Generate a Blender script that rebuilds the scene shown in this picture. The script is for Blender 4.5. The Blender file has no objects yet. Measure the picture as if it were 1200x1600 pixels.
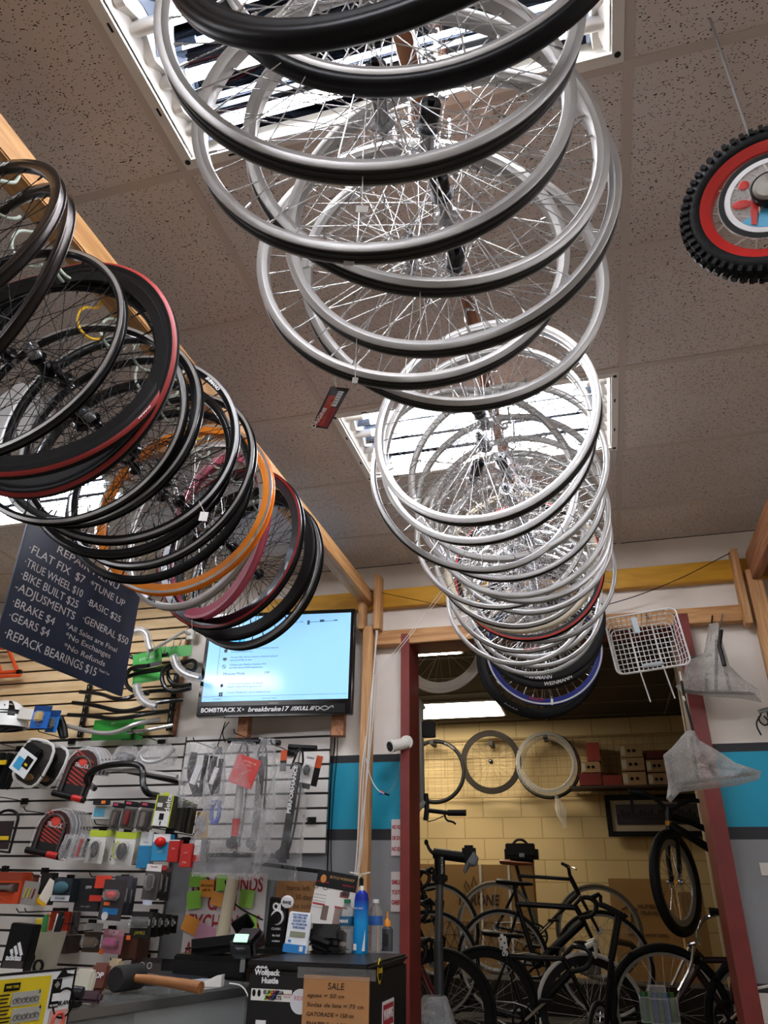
import bpy, math, random
from mathutils import Vector, Matrix, Euler, noise
random.seed(7)
PI = math.pi
C = bpy.context.scene.collection
SC = bpy.context.scene

# ------------------------------------------------------------------ camera
CAMZ = 1.5
FPX = 1140.475
YAW, PITCH, ROLL = 0.2756904, 0.4815871, 0.0162990
def cam_axes():
    cy, sy = math.cos(YAW), math.sin(YAW); cp, sp = math.cos(PITCH), math.sin(PITCH)
    f = Vector((-sy*cp, cy*cp, sp)); r = Vector((cy, sy, 0)); u = r.cross(f)
    cr, sr = math.cos(ROLL), math.sin(ROLL)
    return r*cr+u*sr, u*cr-r*sr, f
CR, CU, CF = cam_axes()
cam_d = bpy.data.cameras.new('camera')
cam = bpy.data.objects.new('camera', cam_d); C.objects.link(cam)
m = Matrix((CR, CU, -CF)).transposed().to_4x4(); m.translation = Vector((0, 0, CAMZ))
cam.matrix_world = m
cam_d.sensor_fit = 'VERTICAL'; cam_d.sensor_height = 32.0
cam_d.lens = FPX/1600*32.0
cam_d.clip_start = 0.02; cam_d.clip_end = 60
SC.camera = cam
# ------------------------------------------------------------------ world and exposure
w = bpy.data.worlds.new('world'); SC.world = w; w.use_nodes = True
w.node_tree.nodes['Background'].inputs[0].default_value = (0.02, 0.02, 0.022, 1)
w.node_tree.nodes['Background'].inputs[1].default_value = 0.3
SC.view_settings.view_transform = 'Standard'; SC.view_settings.look = 'None'
SC.view_settings.gamma = 1; SC.view_settings.use_curve_mapping = False
SC.view_settings.exposure = 0.95
TUBE_POWER = 22.0        # emission of the fluorescent tubes
PANEL_POWER = 8.5        # emission of the back room panels

# ------------------------------------------------------------------ photo coordinates -> points on real planes
CAM0 = Vector((0, 0, CAMZ))
def ray(px, py): return CF + CR*((px-600)/FPX) - CU*((py-800)/FPX)
def atY(px, py, Y): d = ray(px, py); return CAM0 + d*(Y/d.y)
def atX(px, py, X): d = ray(px, py); return CAM0 + d*(X/d.x)
def atZ(px, py, Z): d = ray(px, py); return CAM0 + d*((Z-CAMZ)/d.z)
def rect(x0, y0, x1, y1, Y):
    xm, ym = (x0+x1)/2, (y0+y1)/2
    c = atY(xm, ym, Y)
    return c.x, c.z, abs(atY(x1, ym, Y).x-atY(x0, ym, Y).x), abs(atY(xm, y0, Y).z-atY(xm, y1, Y).z)

# ------------------------------------------------------------------ materials
def s2l(c): return c/12.92 if c <= .04045 else ((c+.055)/1.055)**2.4
def col(h):
    if isinstance(h, str): return tuple(s2l(int(h[i:i+2], 16)/255) for i in (0, 2, 4))+(1,)
    return tuple(h)+(1,)
MATS = {}
def mat(name, c='808080', rough=.5, metal=0., bump=0., bscale=200., emit=0., coat=0., spec=None, mottle=0., mscale=6.):
    if name in MATS: return MATS[name]
    m = bpy.data.materials.new(name); m.use_nodes = True; nt = m.node_tree; b = nt.nodes['Principled BSDF']
    b.inputs['Base Color'].default_value = col(c); b.inputs['Roughness'].default_value = rough
    b.inputs['Metallic'].default_value = metal
    if coat: b.inputs['Coat Weight'].default_value = coat
    if spec is not None: b.inputs['Specular IOR Level'].default_value = spec
    if emit:
        b.inputs['Emission Color'].default_value = col(c); b.inputs['Emission Strength'].default_value = emit
    tc = None
    if bump or mottle:
        tc = nt.nodes.new('ShaderNodeTexCoord')
    if bump:
        n = nt.nodes.new('ShaderNodeTexNoise'); n.inputs['Scale'].default_value = bscale
        nt.links.new(tc.outputs['Object'], n.inputs['Vector'])
        bp = nt.nodes.new('ShaderNodeBump'); bp.inputs['Strength'].default_value = bump; bp.inputs['Distance'].default_value = .002
        nt.links.new(n.outputs['Fac'], bp.inputs['Height']); nt.links.new(bp.outputs['Normal'], b.inputs['Normal'])
    if mottle:
        n = nt.nodes.new('ShaderNodeTexNoise'); n.inputs['Scale'].default_value = mscale; n.inputs['Detail'].default_value = 6
        nt.links.new(tc.outputs['Object'], n.inputs['Vector'])
        mx = nt.nodes.new('ShaderNodeMixRGB'); mx.blend_type = 'MULTIPLY'; mx.inputs['Fac'].default_value = mottle
        mx.inputs['Color1'].default_value = col(c)
        rp = nt.nodes.new('ShaderNodeValToRGB'); rp.color_ramp.elements[0].color = (.35, .33, .3, 1); rp.color_ramp.elements[0].position = .3
        rp.color_ramp.elements[1].position = .62
        nt.links.new(n.outputs['Fac'], rp.inputs['Fac']); nt.links.new(rp.outputs['Color'], mx.inputs['Color2'])
        nt.links.new(mx.outputs['Color'], b.inputs['Base Color'])
    MATS[name] = m; return m
def clear(name, tint='ffffff', opac=.25, rough=.08, bump=1.0, bscale=35.):
    """thin clear plastic: mostly see-through, crinkled glossy highlights"""
    if name in MATS: return MATS[name]
    m = bpy.data.materials.new(name); m.use_nodes = True; nt = m.node_tree; nt.nodes.clear()
    o = nt.nodes.new('ShaderNodeOutputMaterial'); t = nt.nodes.new('ShaderNodeBsdfTransparent')
    g = nt.nodes.new('ShaderNodeBsdfPrincipled'); g.inputs['Base Color'].default_value = col(tint); g.inputs['Roughness'].default_value = rough
    g.inputs['Specular IOR Level'].default_value = 1.0
    t.inputs[0].default_value = (.97, .97, .97, 1)
    mx = nt.nodes.new('ShaderNodeMixShader')
    tc = nt.nodes.new('ShaderNodeTexCoord'); n = nt.nodes.new('ShaderNodeTexNoise'); n.inputs['Scale'].default_value = bscale; n.inputs['Detail'].default_value = 4; n.inputs['Distortion'].default_value = 2.5
    bp = nt.nodes.new('ShaderNodeBump'); bp.inputs['Strength'].default_value = bump; bp.inputs['Distance'].default_value = .01
    nt.links.new(tc.outputs['Object'], n.inputs['Vector']); nt.links.new(n.outputs['Fac'], bp.inputs['Height']); nt.links.new(bp.outputs['Normal'], g.inputs['Normal'])
    lw = nt.nodes.new('ShaderNodeLayerWeight'); lw.inputs[0].default_value = .35; nt.links.new(bp.outputs['Normal'], lw.inputs['Normal'])
    ma = nt.nodes.new('ShaderNodeMath'); ma.operation = 'MULTIPLY_ADD'; ma.inputs[1].default_value = .55; ma.inputs[2].default_value = opac; ma.use_clamp = True
    nt.links.new(lw.outputs['Facing'], ma.inputs[0]); nt.links.new(ma.outputs[0], mx.inputs[0])
    nt.links.new(t.outputs[0], mx.inputs[1]); nt.links.new(g.outputs[0], mx.inputs[2]); nt.links.new(mx.outputs[0], o.inputs[0])
    MATS[name] = m; return m
def wood(name, c1, c2, scale=(2, 30, 30), rough=.6):
    if name in MATS: return MATS[name]
    m = bpy.data.materials.new(name); m.use_nodes = True; nt = m.node_tree; b = nt.nodes['Principled BSDF']
    tc = nt.nodes.new('ShaderNodeTexCoord'); mp = nt.nodes.new('ShaderNodeMapping'); mp.inputs['Scale'].default_value = scale
    n = nt.nodes.new('ShaderNodeTexNoise'); n.inputs['Scale'].default_value = 1.5; n.inputs['Detail'].default_value = 5; n.inputs['Distortion'].default_value = .6
    rp = nt.nodes.new('ShaderNodeValToRGB'); rp.color_ramp.elements[0].color = col(c2); rp.color_ramp.elements[1].color = col(c1)
    rp.color_ramp.elements[0].position = .35; rp.color_ramp.elements[1].position = .6
    nt.links.new(tc.outputs['Object'], mp.inputs[0]); nt.links.new(mp.outputs[0], n.inputs['Vector']); nt.links.new(n.outputs['Fac'], rp.inputs['Fac'])
    nt.links.new(rp.outputs['Color'], b.inputs['Base Color']); b.inputs['Roughness'].default_value = rough
    MATS[name] = m; return m

# ------------------------------------------------------------------ mesh builder
class MB:
    def __init__(s): s.v = []; s.f = []
    def add(s, vs, fs, T=None):
        o = len(s.v)
        s.v += [tuple(T @ Vector(p)) if T else tuple(p) for p in vs]
        s.f += [tuple(i+o for i in f) for f in fs]; return s
    def box(s, c, d, rot=None, bev=0.):
        T = Matrix.Translation(Vector(c))
        if rot: T = T @ Euler(rot).to_matrix().to_4x4()
        x, y, z = d[0]/2, d[1]/2, d[2]/2
        if not bev:
            vs = [(a*x, b*y, e*z) for a in (-1, 1) for b in (-1, 1) for e in (-1, 1)]
            return s.add(vs, [(0, 1, 3, 2), (4, 6, 7, 5), (0, 4, 5, 1), (2, 3, 7, 6), (0, 2, 6, 4), (1, 5, 7, 3)], T)
        bev = min(bev, x*.9, y*.9, z*.9)
        import bmesh
        bm = bmesh.new(); bmesh.ops.create_cube(bm, size=1)
        for v in bm.verts: v.co = Vector((v.co.x*2*x, v.co.y*2*y, v.co.z*2*z))
        bmesh.ops.bevel(bm, geom=list(bm.edges), offset=bev, segments=2, affect='EDGES')
        bm.verts.index_update()
        s.add([tuple(v.co) for v in bm.verts], [tuple(v.index for v in f.verts) for f in bm.faces], T); bm.free(); return s
    def cyl(s, p0, p1, r0, r1=None, n=10, cap=True):
        p0, p1 = Vector(p0), Vector(p1); r1 = r0 if r1 is None else r1
        d = (p1-p0); 
        if d.length < 1e-7: return s
        d.normalize(); a = d.orthogonal().normalized(); b = d.cross(a)
        vs = []
        for p, r in ((p0, r0), (p1, r1)):
            for i in range(n):
                t = 2*PI*i/n; vs.append(tuple(p+a*(r*math.cos(t))+b*(r*math.sin(t))))
        fs = [(i, (i+1) % n, n+(i+1) % n, n+i) for i in range(n)]
        if cap: fs += [tuple(reversed(range(n))), tuple(range(n, 2*n))]
        return s.add(vs, fs)
    def tube(s, pts, r, n=8, closed=False, smooth=0, cap=True):
        pts = [Vector(p) for p in pts]
        for _ in range(smooth):
            q = []
            L = len(pts)
            for i in range(L if closed else L-1):
                a, b = pts[i], pts[(i+1) % L]; q += [a*.75+b*.25, a*.25+b*.75]
            if not closed: q = [pts[0]]+q+[pts[-1]]
            pts = q
        L = len(pts); rr = r if isinstance(r, (list, tuple)) else None
        prev = None; vs = []
        for i, p in enumerate(pts):
            if closed: t = pts[(i+1) % L]-pts[i-1]
            else: t = pts[min(i+1, L-1)]-pts[max(i-1, 0)]
            if t.length < 1e-9: t = Vector((0, 0, 1))
            t.normalize()
            a = t.orthogonal().normalized() if prev is None else (prev-t*prev.dot(t)).normalized()
            prev = a; b = t.cross(a)
            ri = r if rr is None else rr[0]+(rr[-1]-rr[0])*i/(L-1) if len(rr) == 2 else rr[min(i*len(rr)//L, len(rr)-1)]
            for k in range(n):
                th = 2*PI*k/n; vs.append(tuple(p+a*(ri*math.cos(th))+b*(ri*math.sin(th))))
        fs = []
        for i in range(L if closed else L-1):
            j = (i+1) % L
            for k in range(n): fs.append((i*n+k, i*n+(k+1) % n, j*n+(k+1) % n, j*n+k))
        if not closed and cap: fs += [tuple(reversed(range(n))), tuple((L-1)*n+k for k in range(n))]
        return s.add(vs, fs)
    def lathe(s, prof, n=24, axis='Z', closed=False, c=(0, 0, 0), T=None):
        """prof: (r, h) pairs swept round the axis"""
        vs = []; P = len(prof)
        for i in range(n):
            t = 2*PI*i/n; ct, st = math.cos(t), math.sin(t)
            for r, h in prof:
                if axis == 'Z': v = (r*ct, r*st, h)
                elif axis == 'Y': v = (r*ct, h, r*st)
                else: v = (h, r*ct, r*st)
                vs.append((v[0]+c[0], v[1]+c[1], v[2]+c[2]))
        fs = []
        for i in range(n):
            j = (i+1) % n
            for k in range(P if closed else P-1):
                l = (k+1) % P; q = (i*P+k, i*P+l, j*P+l, j*P+k)
                fs.append(q if axis != 'Y' else q[::-1])
        return s.add(vs, fs, T)
    def ell(s, c, r, n=14, rot=None):
        T = Matrix.Translation(Vector(c))
        if rot: T = T @ Euler(rot).to_matrix().to_4x4()
        vs = []; fs = []; m = n//2+1
        for i in range(m+1):
            ph = PI*i/m
            for k in range(n):
                t = 2*PI*k/n; vs.append((r[0]*math.sin(ph)*math.cos(t), r[1]*math.sin(ph)*math.sin(t), r[2]*math.cos(ph)))
        for i in range(m):
            for k in range(n): fs.append((i*n+k, (i+1)*n+k, (i+1)*n+(k+1) % n, i*n+(k+1) % n))
        return s.add(vs, fs, T)
    def prism(s, pts, y0, y1, T=None):
        """outline in x,z extruded along y"""
        n = len(pts); vs = [(x, y0, z) for x, z in pts]+[(x, y1, z) for x, z in pts]
        fs = [tuple(range(n)), tuple(reversed(range(n, 2*n)))]+[((i+1) % n, i, n+i, n+(i+1) % n) for i in range(n)]
        return s.add(vs, fs, T)
    def mesh(s, name, m, smooth=True):
        me = bpy.data.meshes.new(name); me.from_pydata(s.v, [], s.f); me.validate(); me.update()
        import bmesh
        bm = bmesh.new(); bm.from_mesh(me); bmesh.ops.recalc_face_normals(bm, faces=bm.faces); bm.to_mesh(me); bm.free()
        if m: me.materials.append(m)
        if smooth:
            me.polygons.foreach_set('use_smooth', [True]*len(me.polygons))
            me.set_sharp_from_angle(angle=math.radians(35))
        return me
    def build(s, name, m, parent=None, loc=None, rot=None, smooth=True):
        return link(name, s.mesh(name, m, smooth), parent, loc, rot)
def link(name, me, parent=None, loc=None, rot=None):
    o = bpy.data.objects.new(name, me); C.objects.link(o)
    if parent: o.parent = parent
    if loc is not None: o.location = loc
    if rot is not None: o.rotation_euler = rot
    return o
def tag(o, label=None, cat=None, group=None, kind=None):
    if label: o['label'] = label
    if cat: o['category'] = cat
    if group: o['group'] = group
    if kind: o['kind'] = kind
    return o
def thing(name, label, cat, loc=(0, 0, 0), rot=(0, 0, 0), group=None):
    o = bpy.data.objects.new(name, None); C.objects.link(o); o.empty_display_size = .05
    o.location = loc; o.rotation_euler = rot; return tag(o, label, cat, group)
def struct(name, mb, m, smooth=False): return tag(mb.build(name, m, smooth=smooth), kind='structure')
def clone(o, parent=None):
    c = o.copy(); C.objects.link(c)
    if parent: c.parent = parent
    for ch in [k for k in ALL_CH(o)]: clone(ch, c)
    return c
def ALL_CH(o): return list(o.children)
def text_mesh(s, size=.1, depth=.0008, shear=0., width=None, align='CENTER', bold=0.):
    cu = bpy.data.curves.new('lettering', 'FONT'); cu.body = s; cu.size = size; cu.extrude = depth; cu.shear = shear
    cu.align_x = align; cu.align_y = 'CENTER' if align == 'CENTER' else 'BOTTOM_BASELINE'; cu.offset = bold; cu.resolution_u = 3
    o = bpy.data.objects.new('lettering', cu); C.objects.link(o)
    bpy.context.view_layer.update()
    me = bpy.data.meshes.new_from_object(o.evaluated_get(bpy.context.evaluated_depsgraph_get()))
    bpy.data.objects.remove(o); bpy.data.curves.remove(cu)
    if width and len(me.vertices):
        xs = [v.co.x for v in me.vertices]; w = max(xs)-min(xs)
        if w > 0:
            k = width/w
            for v in me.vertices: v.co.x *= k
    return me
def text(s, size, m, parent, loc, rot=(PI/2, 0, 0), name='lettering', **k):
    me = text_mesh(s, size, **k); me.materials.append(m); return link(name, me, parent, loc, rot)
def ring_text(s, size, r, ang, m, parent, y, name='lettering', inward=True, shear=0., bold=0., flip=False):
    """lettering bent round a wheel rim, on the side that faces -Y"""
    me = text_mesh(s, size, .0004, shear, bold=bold)
    for v in me.vertices:
        x, h, d = v.co.x, v.co.y, v.co.z
        if inward: t = ang+x/r; rr = r-h
        else: t = ang-x/r; rr = r+h
        v.co = Vector((rr*math.cos(t), y-d, rr*math.sin(t)))
    me.materials.append(m); return link(name, me, parent)
# ------------------------------------------------------------------ room shell
CE = 3.3265; XL, XR = -0.9494, 0.2698; Y0 = 1.2018; T2 = .6096; WY = 4.075
def ceil_mat():
    m = bpy.data.materials.new('ceiling_tile'); m.use_nodes = True; nt = m.node_tree; b = nt.nodes['Principled BSDF']
    tc = nt.nodes.new('ShaderNodeTexCoord')
    mp = nt.nodes.new('ShaderNodeMapping'); mp.inputs['Scale'].default_value = (95, 210, 95); mp.inputs['Rotation'].default_value = (0, 0, .5)
    nz = nt.nodes.new('ShaderNodeTexNoise'); nz.inputs['Scale'].default_value = 25; nz.inputs['Detail'].default_value = 2
    add = nt.nodes.new('ShaderNodeVectorMath'); add.operation = 'MULTIPLY_ADD'; add.inputs[1].default_value = (.012,)*3
    vo = nt.nodes.new('ShaderNodeTexVoronoi'); vo.inputs['Scale'].default_value = 1
    nt.links.new(tc.outputs['Object'], nz.inputs['Vector']); nt.links.new(nz.outputs['Color'], add.inputs[0]); nt.links.new(tc.outputs['Object'], add.inputs[2])
    nt.links.new(add.outputs[0], mp.inputs[0]); nt.links.new(mp.outputs[0], vo.inputs['Vector'])
    n2 = nt.nodes.new('ShaderNodeTexNoise'); n2.inputs['Scale'].default_value = 60; nt.links.new(tc.outputs['Object'], n2.inputs['Vector'])
    mr = nt.nodes.new('ShaderNodeMath'); mr.operation = 'MULTIPLY_ADD'; mr.inputs[1].default_value = .58; mr.inputs[2].default_value = -.06
    nt.links.new(n2.outputs['Fac'], mr.inputs[0])
    lt = nt.nodes.new('ShaderNodeMath'); lt.operation = 'LESS_THAN'
    nt.links.new(vo.outputs['Distance'], lt.inputs[0]); nt.links.new(mr.outputs[0], lt.inputs[1])
    n3 = nt.nodes.new('ShaderNodeTexNoise'); n3.inputs['Scale'].default_value = 1.3; n3.inputs['Detail'].default_value = 5; nt.links.new(tc.outputs['Object'], n3.inputs['Vector'])
    rp = nt.nodes.new('ShaderNodeValToRGB'); rp.color_ramp.elements[0].color = col('d0c5bd'); rp.color_ramp.elements[1].color = col('e2dad4')
    rp.color_ramp.elements[0].position = .35; rp.color_ramp.elements[1].position = .65
    nt.links.new(n3.outputs['Fac'], rp.inputs['Fac'])
    mx = nt.nodes.new('ShaderNodeMixRGB'); mx.inputs['Color2'].default_value = col('2a221d')
    nt.links.new(lt.outputs[0], mx.inputs['Fac']); nt.links.new(rp.outputs['Color'], mx.inputs['Color1']); nt.links.new(mx.outputs['Color'], b.inputs['Base Color'])
    b.inputs['Roughness'].default_value = .95
    return m
FIX = [(XL, -1), (XL, 2), (XL-2*1.2192, 2), (XL-2*1.2192, -1), (XL, -4), (XL-2*1.2192, -4), (XL+2*1.2192, -4), (XL+2*1.2192, -1)]   # left edge, tile row; entries past the third are unseen, added for lighting
XLO, XHI, YLO = -6.2, 3.2, -3.4
# ceiling: tile panels with openings for the light fixtures
cb = MB(); k0 = -8
cols_x = [XL+i*1.2192 for i in range(-5, 5)]
rows = list(range(-8, 6))
for x in cols_x:
    for k in rows:
        if any(abs(fx-x) < .01 and fk == k for fx, fk in FIX): continue
        a, b_, c_, d_ = max(x, XLO), min(x+1.2192, XHI), max(Y0+k*T2, YLO), min(Y0+(k+1)*T2, WY)
        if b_ <= a or d_ <= c_: continue
        cb.box(((a+b_)/2, (c_+d_)/2, CE+.012), (b_-a, d_-c_, .014))
struct('ceiling', cb, ceil_mat())
tb = MB(); tw = .024
for x in cols_x: 
    if XLO < x < XHI: tb.box((x, (YLO+WY)/2, CE+.003), (tw, WY-YLO, .006))
for k in rows:
    y = Y0+k*T2
    if YLO < y < WY: tb.box(((XLO+XHI)/2, y, CE+.0024), (XHI-XLO, tw, .0058))
struct('trim_1', tb, mat('ceiling_grid', 'cdc2b8', .6))
struct('floor', MB().box(((XLO+XHI)/2, 2.5, -.05), (XHI-XLO+1, 12.6, .1)), mat('floor_tile', '989084', .5, mottle=.2, mscale=2))
# back wall, painted in bands, with the doorway
DL, DR, DT = -1.02, .555, 2.85
def band_mat():
    m = bpy.data.materials.new('painted_wall'); m.use_nodes = True; nt = m.node_tree; b = nt.nodes['Principled BSDF']
    g = nt.nodes.new('ShaderNodeNewGeometry'); sp = nt.nodes.new('ShaderNodeSeparateXYZ'); nt.links.new(g.outputs['Position'], sp.inputs[0])
    dv = nt.nodes.new('ShaderNodeMath'); dv.operation = 'DIVIDE'; dv.inputs[1].default_value = 3.5; nt.links.new(sp.outputs['Z'], dv.inputs[0])
    rp = nt.nodes.new('ShaderNodeValToRGB'); cr = rp.color_ramp; cr.interpolation = 'CONSTANT'
    stops = [(0, '85868a'), (1.115, '37373a'), (1.165, '8f9295'), (1.745, '25262b'), (1.795, '0a9cbc'), (2.145, '25262b'), (2.185, 'ebe4da')]
    cr.elements[0].position = 0; cr.elements[0].color = col(stops[0][1]); cr.elements[1].position = stops[1][0]/3.5; cr.elements[1].color = col(stops[1][1])
    for z, c in stops[2:]:
        e = cr.elements.new(z/3.5); e.color = col(c)
    nt.links.new(dv.outputs[0], rp.inputs['Fac'])
    n = nt.nodes.new('ShaderNodeTexNoise'); n.inputs['Scale'].default_value = 1.6; n.inputs['Detail'].default_value = 8
    r2 = nt.nodes.new('ShaderNodeValToRGB'); r2.color_ramp.elements[0].color = (.86, .84, .82, 1); r2.color_ramp.elements[0].position = .38; r2.color_ramp.elements[1].position = .55
    nt.links.new(g.outputs['Position'], n.inputs['Vector']); nt.links.new(n.outputs['Fac'], r2.inputs['Fac'])
    mx = nt.nodes.new('ShaderNodeMixRGB'); mx.blend_type = 'MULTIPLY'; mx.inputs['Fac'].default_value = 1
    nt.links.new(rp.outputs['Color'], mx.inputs['Color1']); nt.links.new(r2.outputs['Color'], mx.inputs['Color2']); nt.links.new(mx.outputs['Color'], b.inputs['Base Color'])
    b.inputs['Roughness'].default_value = .6
    return m
wb = MB(); TH = .12
wb.box(((XLO+DL)/2, WY+TH/2, CE/2), (DL-XLO, TH, CE)); wb.box(((XHI+DR)/2, WY+TH/2, CE/2), (XHI-DR, TH, CE))
wb.box(((DL+DR)/2, WY+TH/2, (CE+DT)/2), (DR-DL, TH, CE-DT))
struct('wall_back', wb, band_mat())
wm = mat('plain_wall', 'c9c0b4', .7)
struct('wall_left', MB().box((XLO-.05, .4, CE/2), (.1, 7.7, CE+.1)), wm)
struct('wall_right', MB().box((XHI+.05, .4, CE/2), (.1, 7.7, CE+.1)), wm)
struct('wall_front', MB().box(((XLO+XHI)/2, YLO-.05, CE/2), (XHI-XLO+.2, .1, CE+.1)), wm)
# red door frame
red = mat('red_paint', '7c2a24', .45, mottle=.35, mscale=9)
jb = MB()
jb.box((DL+.03, WY+.04, DT/2), (.05, .24, DT)); jb.box((DR-.03, WY+.04, DT/2), (.075, .24, DT)); jb.box(((DL+DR)/2, WY+.05, DT-.03), (DR-DL-.1, .2, .06))
struct('door_1', jb, red)
# ------------------------------------------------------------------ back room shell
BY = 8.4; BZ = 3.22; BXL, BXR = -3.9, 2.1
def block_mat():
    m = bpy.data.materials.new('block_wall'); m.use_nodes = True; nt = m.node_tree; b = nt.nodes['Principled BSDF']
    g = nt.nodes.new('ShaderNodeNewGeometry'); sp = nt.nodes.new('ShaderNodeSeparateXYZ'); cb_ = nt.nodes.new('ShaderNodeCombineXYZ')
    nt.links.new(g.outputs['Position'], sp.inputs[0]); nt.links.new(sp.outputs['X'], cb_.inputs[0]); nt.links.new(sp.outputs['Z'], cb_.inputs[1])
    br = nt.nodes.new('ShaderNodeTexBrick'); br.inputs['Scale'].default_value = 1; br.inputs['Brick Width'].default_value = .406; br.inputs['Row Height'].default_value = .203
    br.inputs['Mortar Size'].default_value = .006; br.inputs['Color1'].default_value = col('c8b182'); br.inputs['Color2'].default_value = col('c2aa7a'); br.inputs['Mortar'].default_value = col('a8905f')
    nt.links.new(cb_.outputs[0], br.inputs['Vector'])
    bp = nt.nodes.new('ShaderNodeBump'); bp.inputs['Strength'].default_value = .6; bp.inputs['Distance'].default_value = .006; bp.invert = True
    nt.links.new(br.outputs['Fac'], bp.inputs['Height']); nt.links.new(bp.outputs['Normal'], b.inputs['Normal'])
    nt.links.new(br.outputs['Color'], b.inputs['Base Color']); b.inputs['Roughness'].default_value = .65
    return m
bm_ = block_mat()
struct('wall_back_room_rear', MB().box(((BXL+BXR)/2, BY+.05, BZ/2), (BXR-BXL, .1, BZ)), bm_)
struct('wall_back_room_left', MB().box((BXL-.05, (WY+BY)/2+.06, BZ/2), (.1, BY-WY-.05, BZ)), bm_)
struct('wall_back_room_right', MB().box((BXR+.05, (WY+BY)/2+.06, BZ/2), (.1, BY-WY-.05, BZ)), bm_)
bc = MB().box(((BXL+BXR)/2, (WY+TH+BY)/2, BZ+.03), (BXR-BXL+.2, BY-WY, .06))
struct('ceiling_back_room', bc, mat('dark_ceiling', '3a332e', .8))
tg = MB()
for k in range(7): tg.box(((BXL+BXR)/2, 4.55+k*.61, BZ-.004), (BXR-BXL, .02, .008))
for k in range(5): tg.box((-2.9+k*1.2192, (WY+TH+BY)/2, BZ-.005), (.02, BY-WY-TH, .008))
struct('trim_2', tg, mat('dark_grid', '6b6053', .6))

# ------------------------------------------------------------------ ceiling lights
white_enamel = mat('white_enamel', 'e9e6de', .35)
reflector = mat('mirror_reflector', '8f98a8', .03, 1.)
tube_m = mat('lit_tube', 'fbfaff', .4, emit=TUBE_POWER)
cap_m = mat('tube_socket', 'e6e4dd', .4)
def fixture(x, k, label):
    t = thing('ceiling_light', label, 'ceiling light', (x, Y0+k*T2, CE), group=None)
    W, D, H = 1.2192, T2, .085
    fr = MB(); b = .028
    fr.box((W/2, .012+b/2, .001), (W-.024, b, .012)); fr.box((W/2, D-.012-b/2, .001), (W-.024, b, .012))
    fr.box((.012+.014, D/2, .001), (.028, D-.024-2*b, .012)); fr.box((W-.012-.014, D/2, .001), (.028, D-.024-2*b, .012)); fr.box((.055, D/2, .020), (.035, D-.08, .004), (0, -.9, 0)); fr.box((W-.055, D/2, .020), (.035, D-.08, .004), (0, .9, 0))
    fr.box((W/2, .016, .05), (W-.02, .006, .10)); fr.box((W/2, D-.016, .05), (W-.02, .006, .10))
    fr.box((.014, D/2, .05), (.006, D-.02, .10)); fr.box((W-.014, D/2, .05), (.006, D-.02, .10)); fr.box((W/2, D/2, .105), (W-.02, D-.02, .006))
    fr.build('housing', white_enamel, t, smooth=False)
    # scalloped end plates and bent mirror reflector
    ys = [.10, .236, .374, .51]
    for sx in (.07, W-.07):
        e = MB(); pts = []
        n = 48
        for i in range(n+1):
            y = .045+(D-.09)*i/n
            d = min(abs(y-q) for q in ys)
            pts.append((y, .012+.038*(1-min(d/.066, 1))**1.0 if d < .066 else .012))
        vs = []
        for y, z in pts: vs += [(sx-.012, y, z), (sx+.012, y, z), (sx-.012, y, .1), (sx+.012, y, .1)]
        fs = []
        for i in range(n):
            a = i*4; fs += [(a, a+4, a+5, a+1), (a, a+2, a+6, a+4), (a+1, a+5, a+7, a+3)]
        e.add(vs, fs); e.build('end_plate', white_enamel, t, smooth=False)
    rf = MB(); n = 64; vs = []; fs = []
    for i in range(n+1):
        y = .045+(D-.09)*i/n; d = min(abs(y-q) for q in ys); z = .096-.074*(min(d/.068, 1))**2.6
        vs += [(.085, y, z), (W-.085, y, z)]
    for i in range(n): fs.append((2*i, 2*i+1, 2*i+3, 2*i+2))
    rf.add(vs, fs); rf.build('reflector', reflector, t)
    for q in ys:
        MB().cyl((.135, q, .034), (W-.135, q, .034), .0155, n=12).build('tube', tube_m, t)
        for sx, ex in ((.03, .135), (W-.03, W-.135)):
            MB().cyl((sx, q, .034), (ex, q, .034), .018, n=14).box((sx, q, .034), (.012, .045, .05)).build('socket', cap_m, t)
    ho = MB()
    for sx in (.027, W-.027):
        for sy in (.035, D-.035): ho.cyl((sx, sy, -.0055), (sx, sy, -.006), .008, n=12)
        ho.box((sx+.0, .2, -.0055), (.006, .022, .001)); ho.box((sx, .42, -.0055), (.006, .022, .001))
    for sx in (.16, W-.16): ho.box((sx, D-.026, -.0055), (.022, .006, .001)); ho.box((sx, .026, -.0055), (.022, .006, .001))
    ho.build('slot', mat('slot_black', '0c0c0c', .8), t)
    return t
FL = ['open four-tube ceiling light above the nearest silver wheels', 'open four-tube ceiling light above the row of white-lit silver wheels', 'open four-tube ceiling light seen through the black wheels, left of the wooden beam',
      'open four-tube ceiling light out of view on the left', 'open four-tube ceiling light behind the viewer', 'open four-tube ceiling light behind the viewer on the far left', 'open four-tube ceiling light behind the viewer on the right', 'open four-tube ceiling light out of view on the right']
for (x, k), l in zip(FIX, FL): fixture(x, k, l)
panel_m = mat('lit_panel', 'fff3dc', .5, emit=PANEL_POWER)
for x0, x1, y0, y1, l in ((-2.1, -.88, 7.28, 7.93, 'flat lit panel on the dark back room ceiling near the block wall'), (-1.9, -.93, 5.42, 5.6, 'narrow lit strip on the dark back room ceiling near the doorway')):
    t = thing('panel_light', l, 'ceiling light', ((x0+x1)/2, (y0+y1)/2, BZ))
    MB().box((0, 0, -.012), (x1-x0+.04, y1-y0+.04, .02)).build('frame', white_enamel, t, smooth=False)
    MB().box((0, 0, -.024), (x1-x0, y1-y0, .006)).build('diffuser', panel_m, t, smooth=False)

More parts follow.
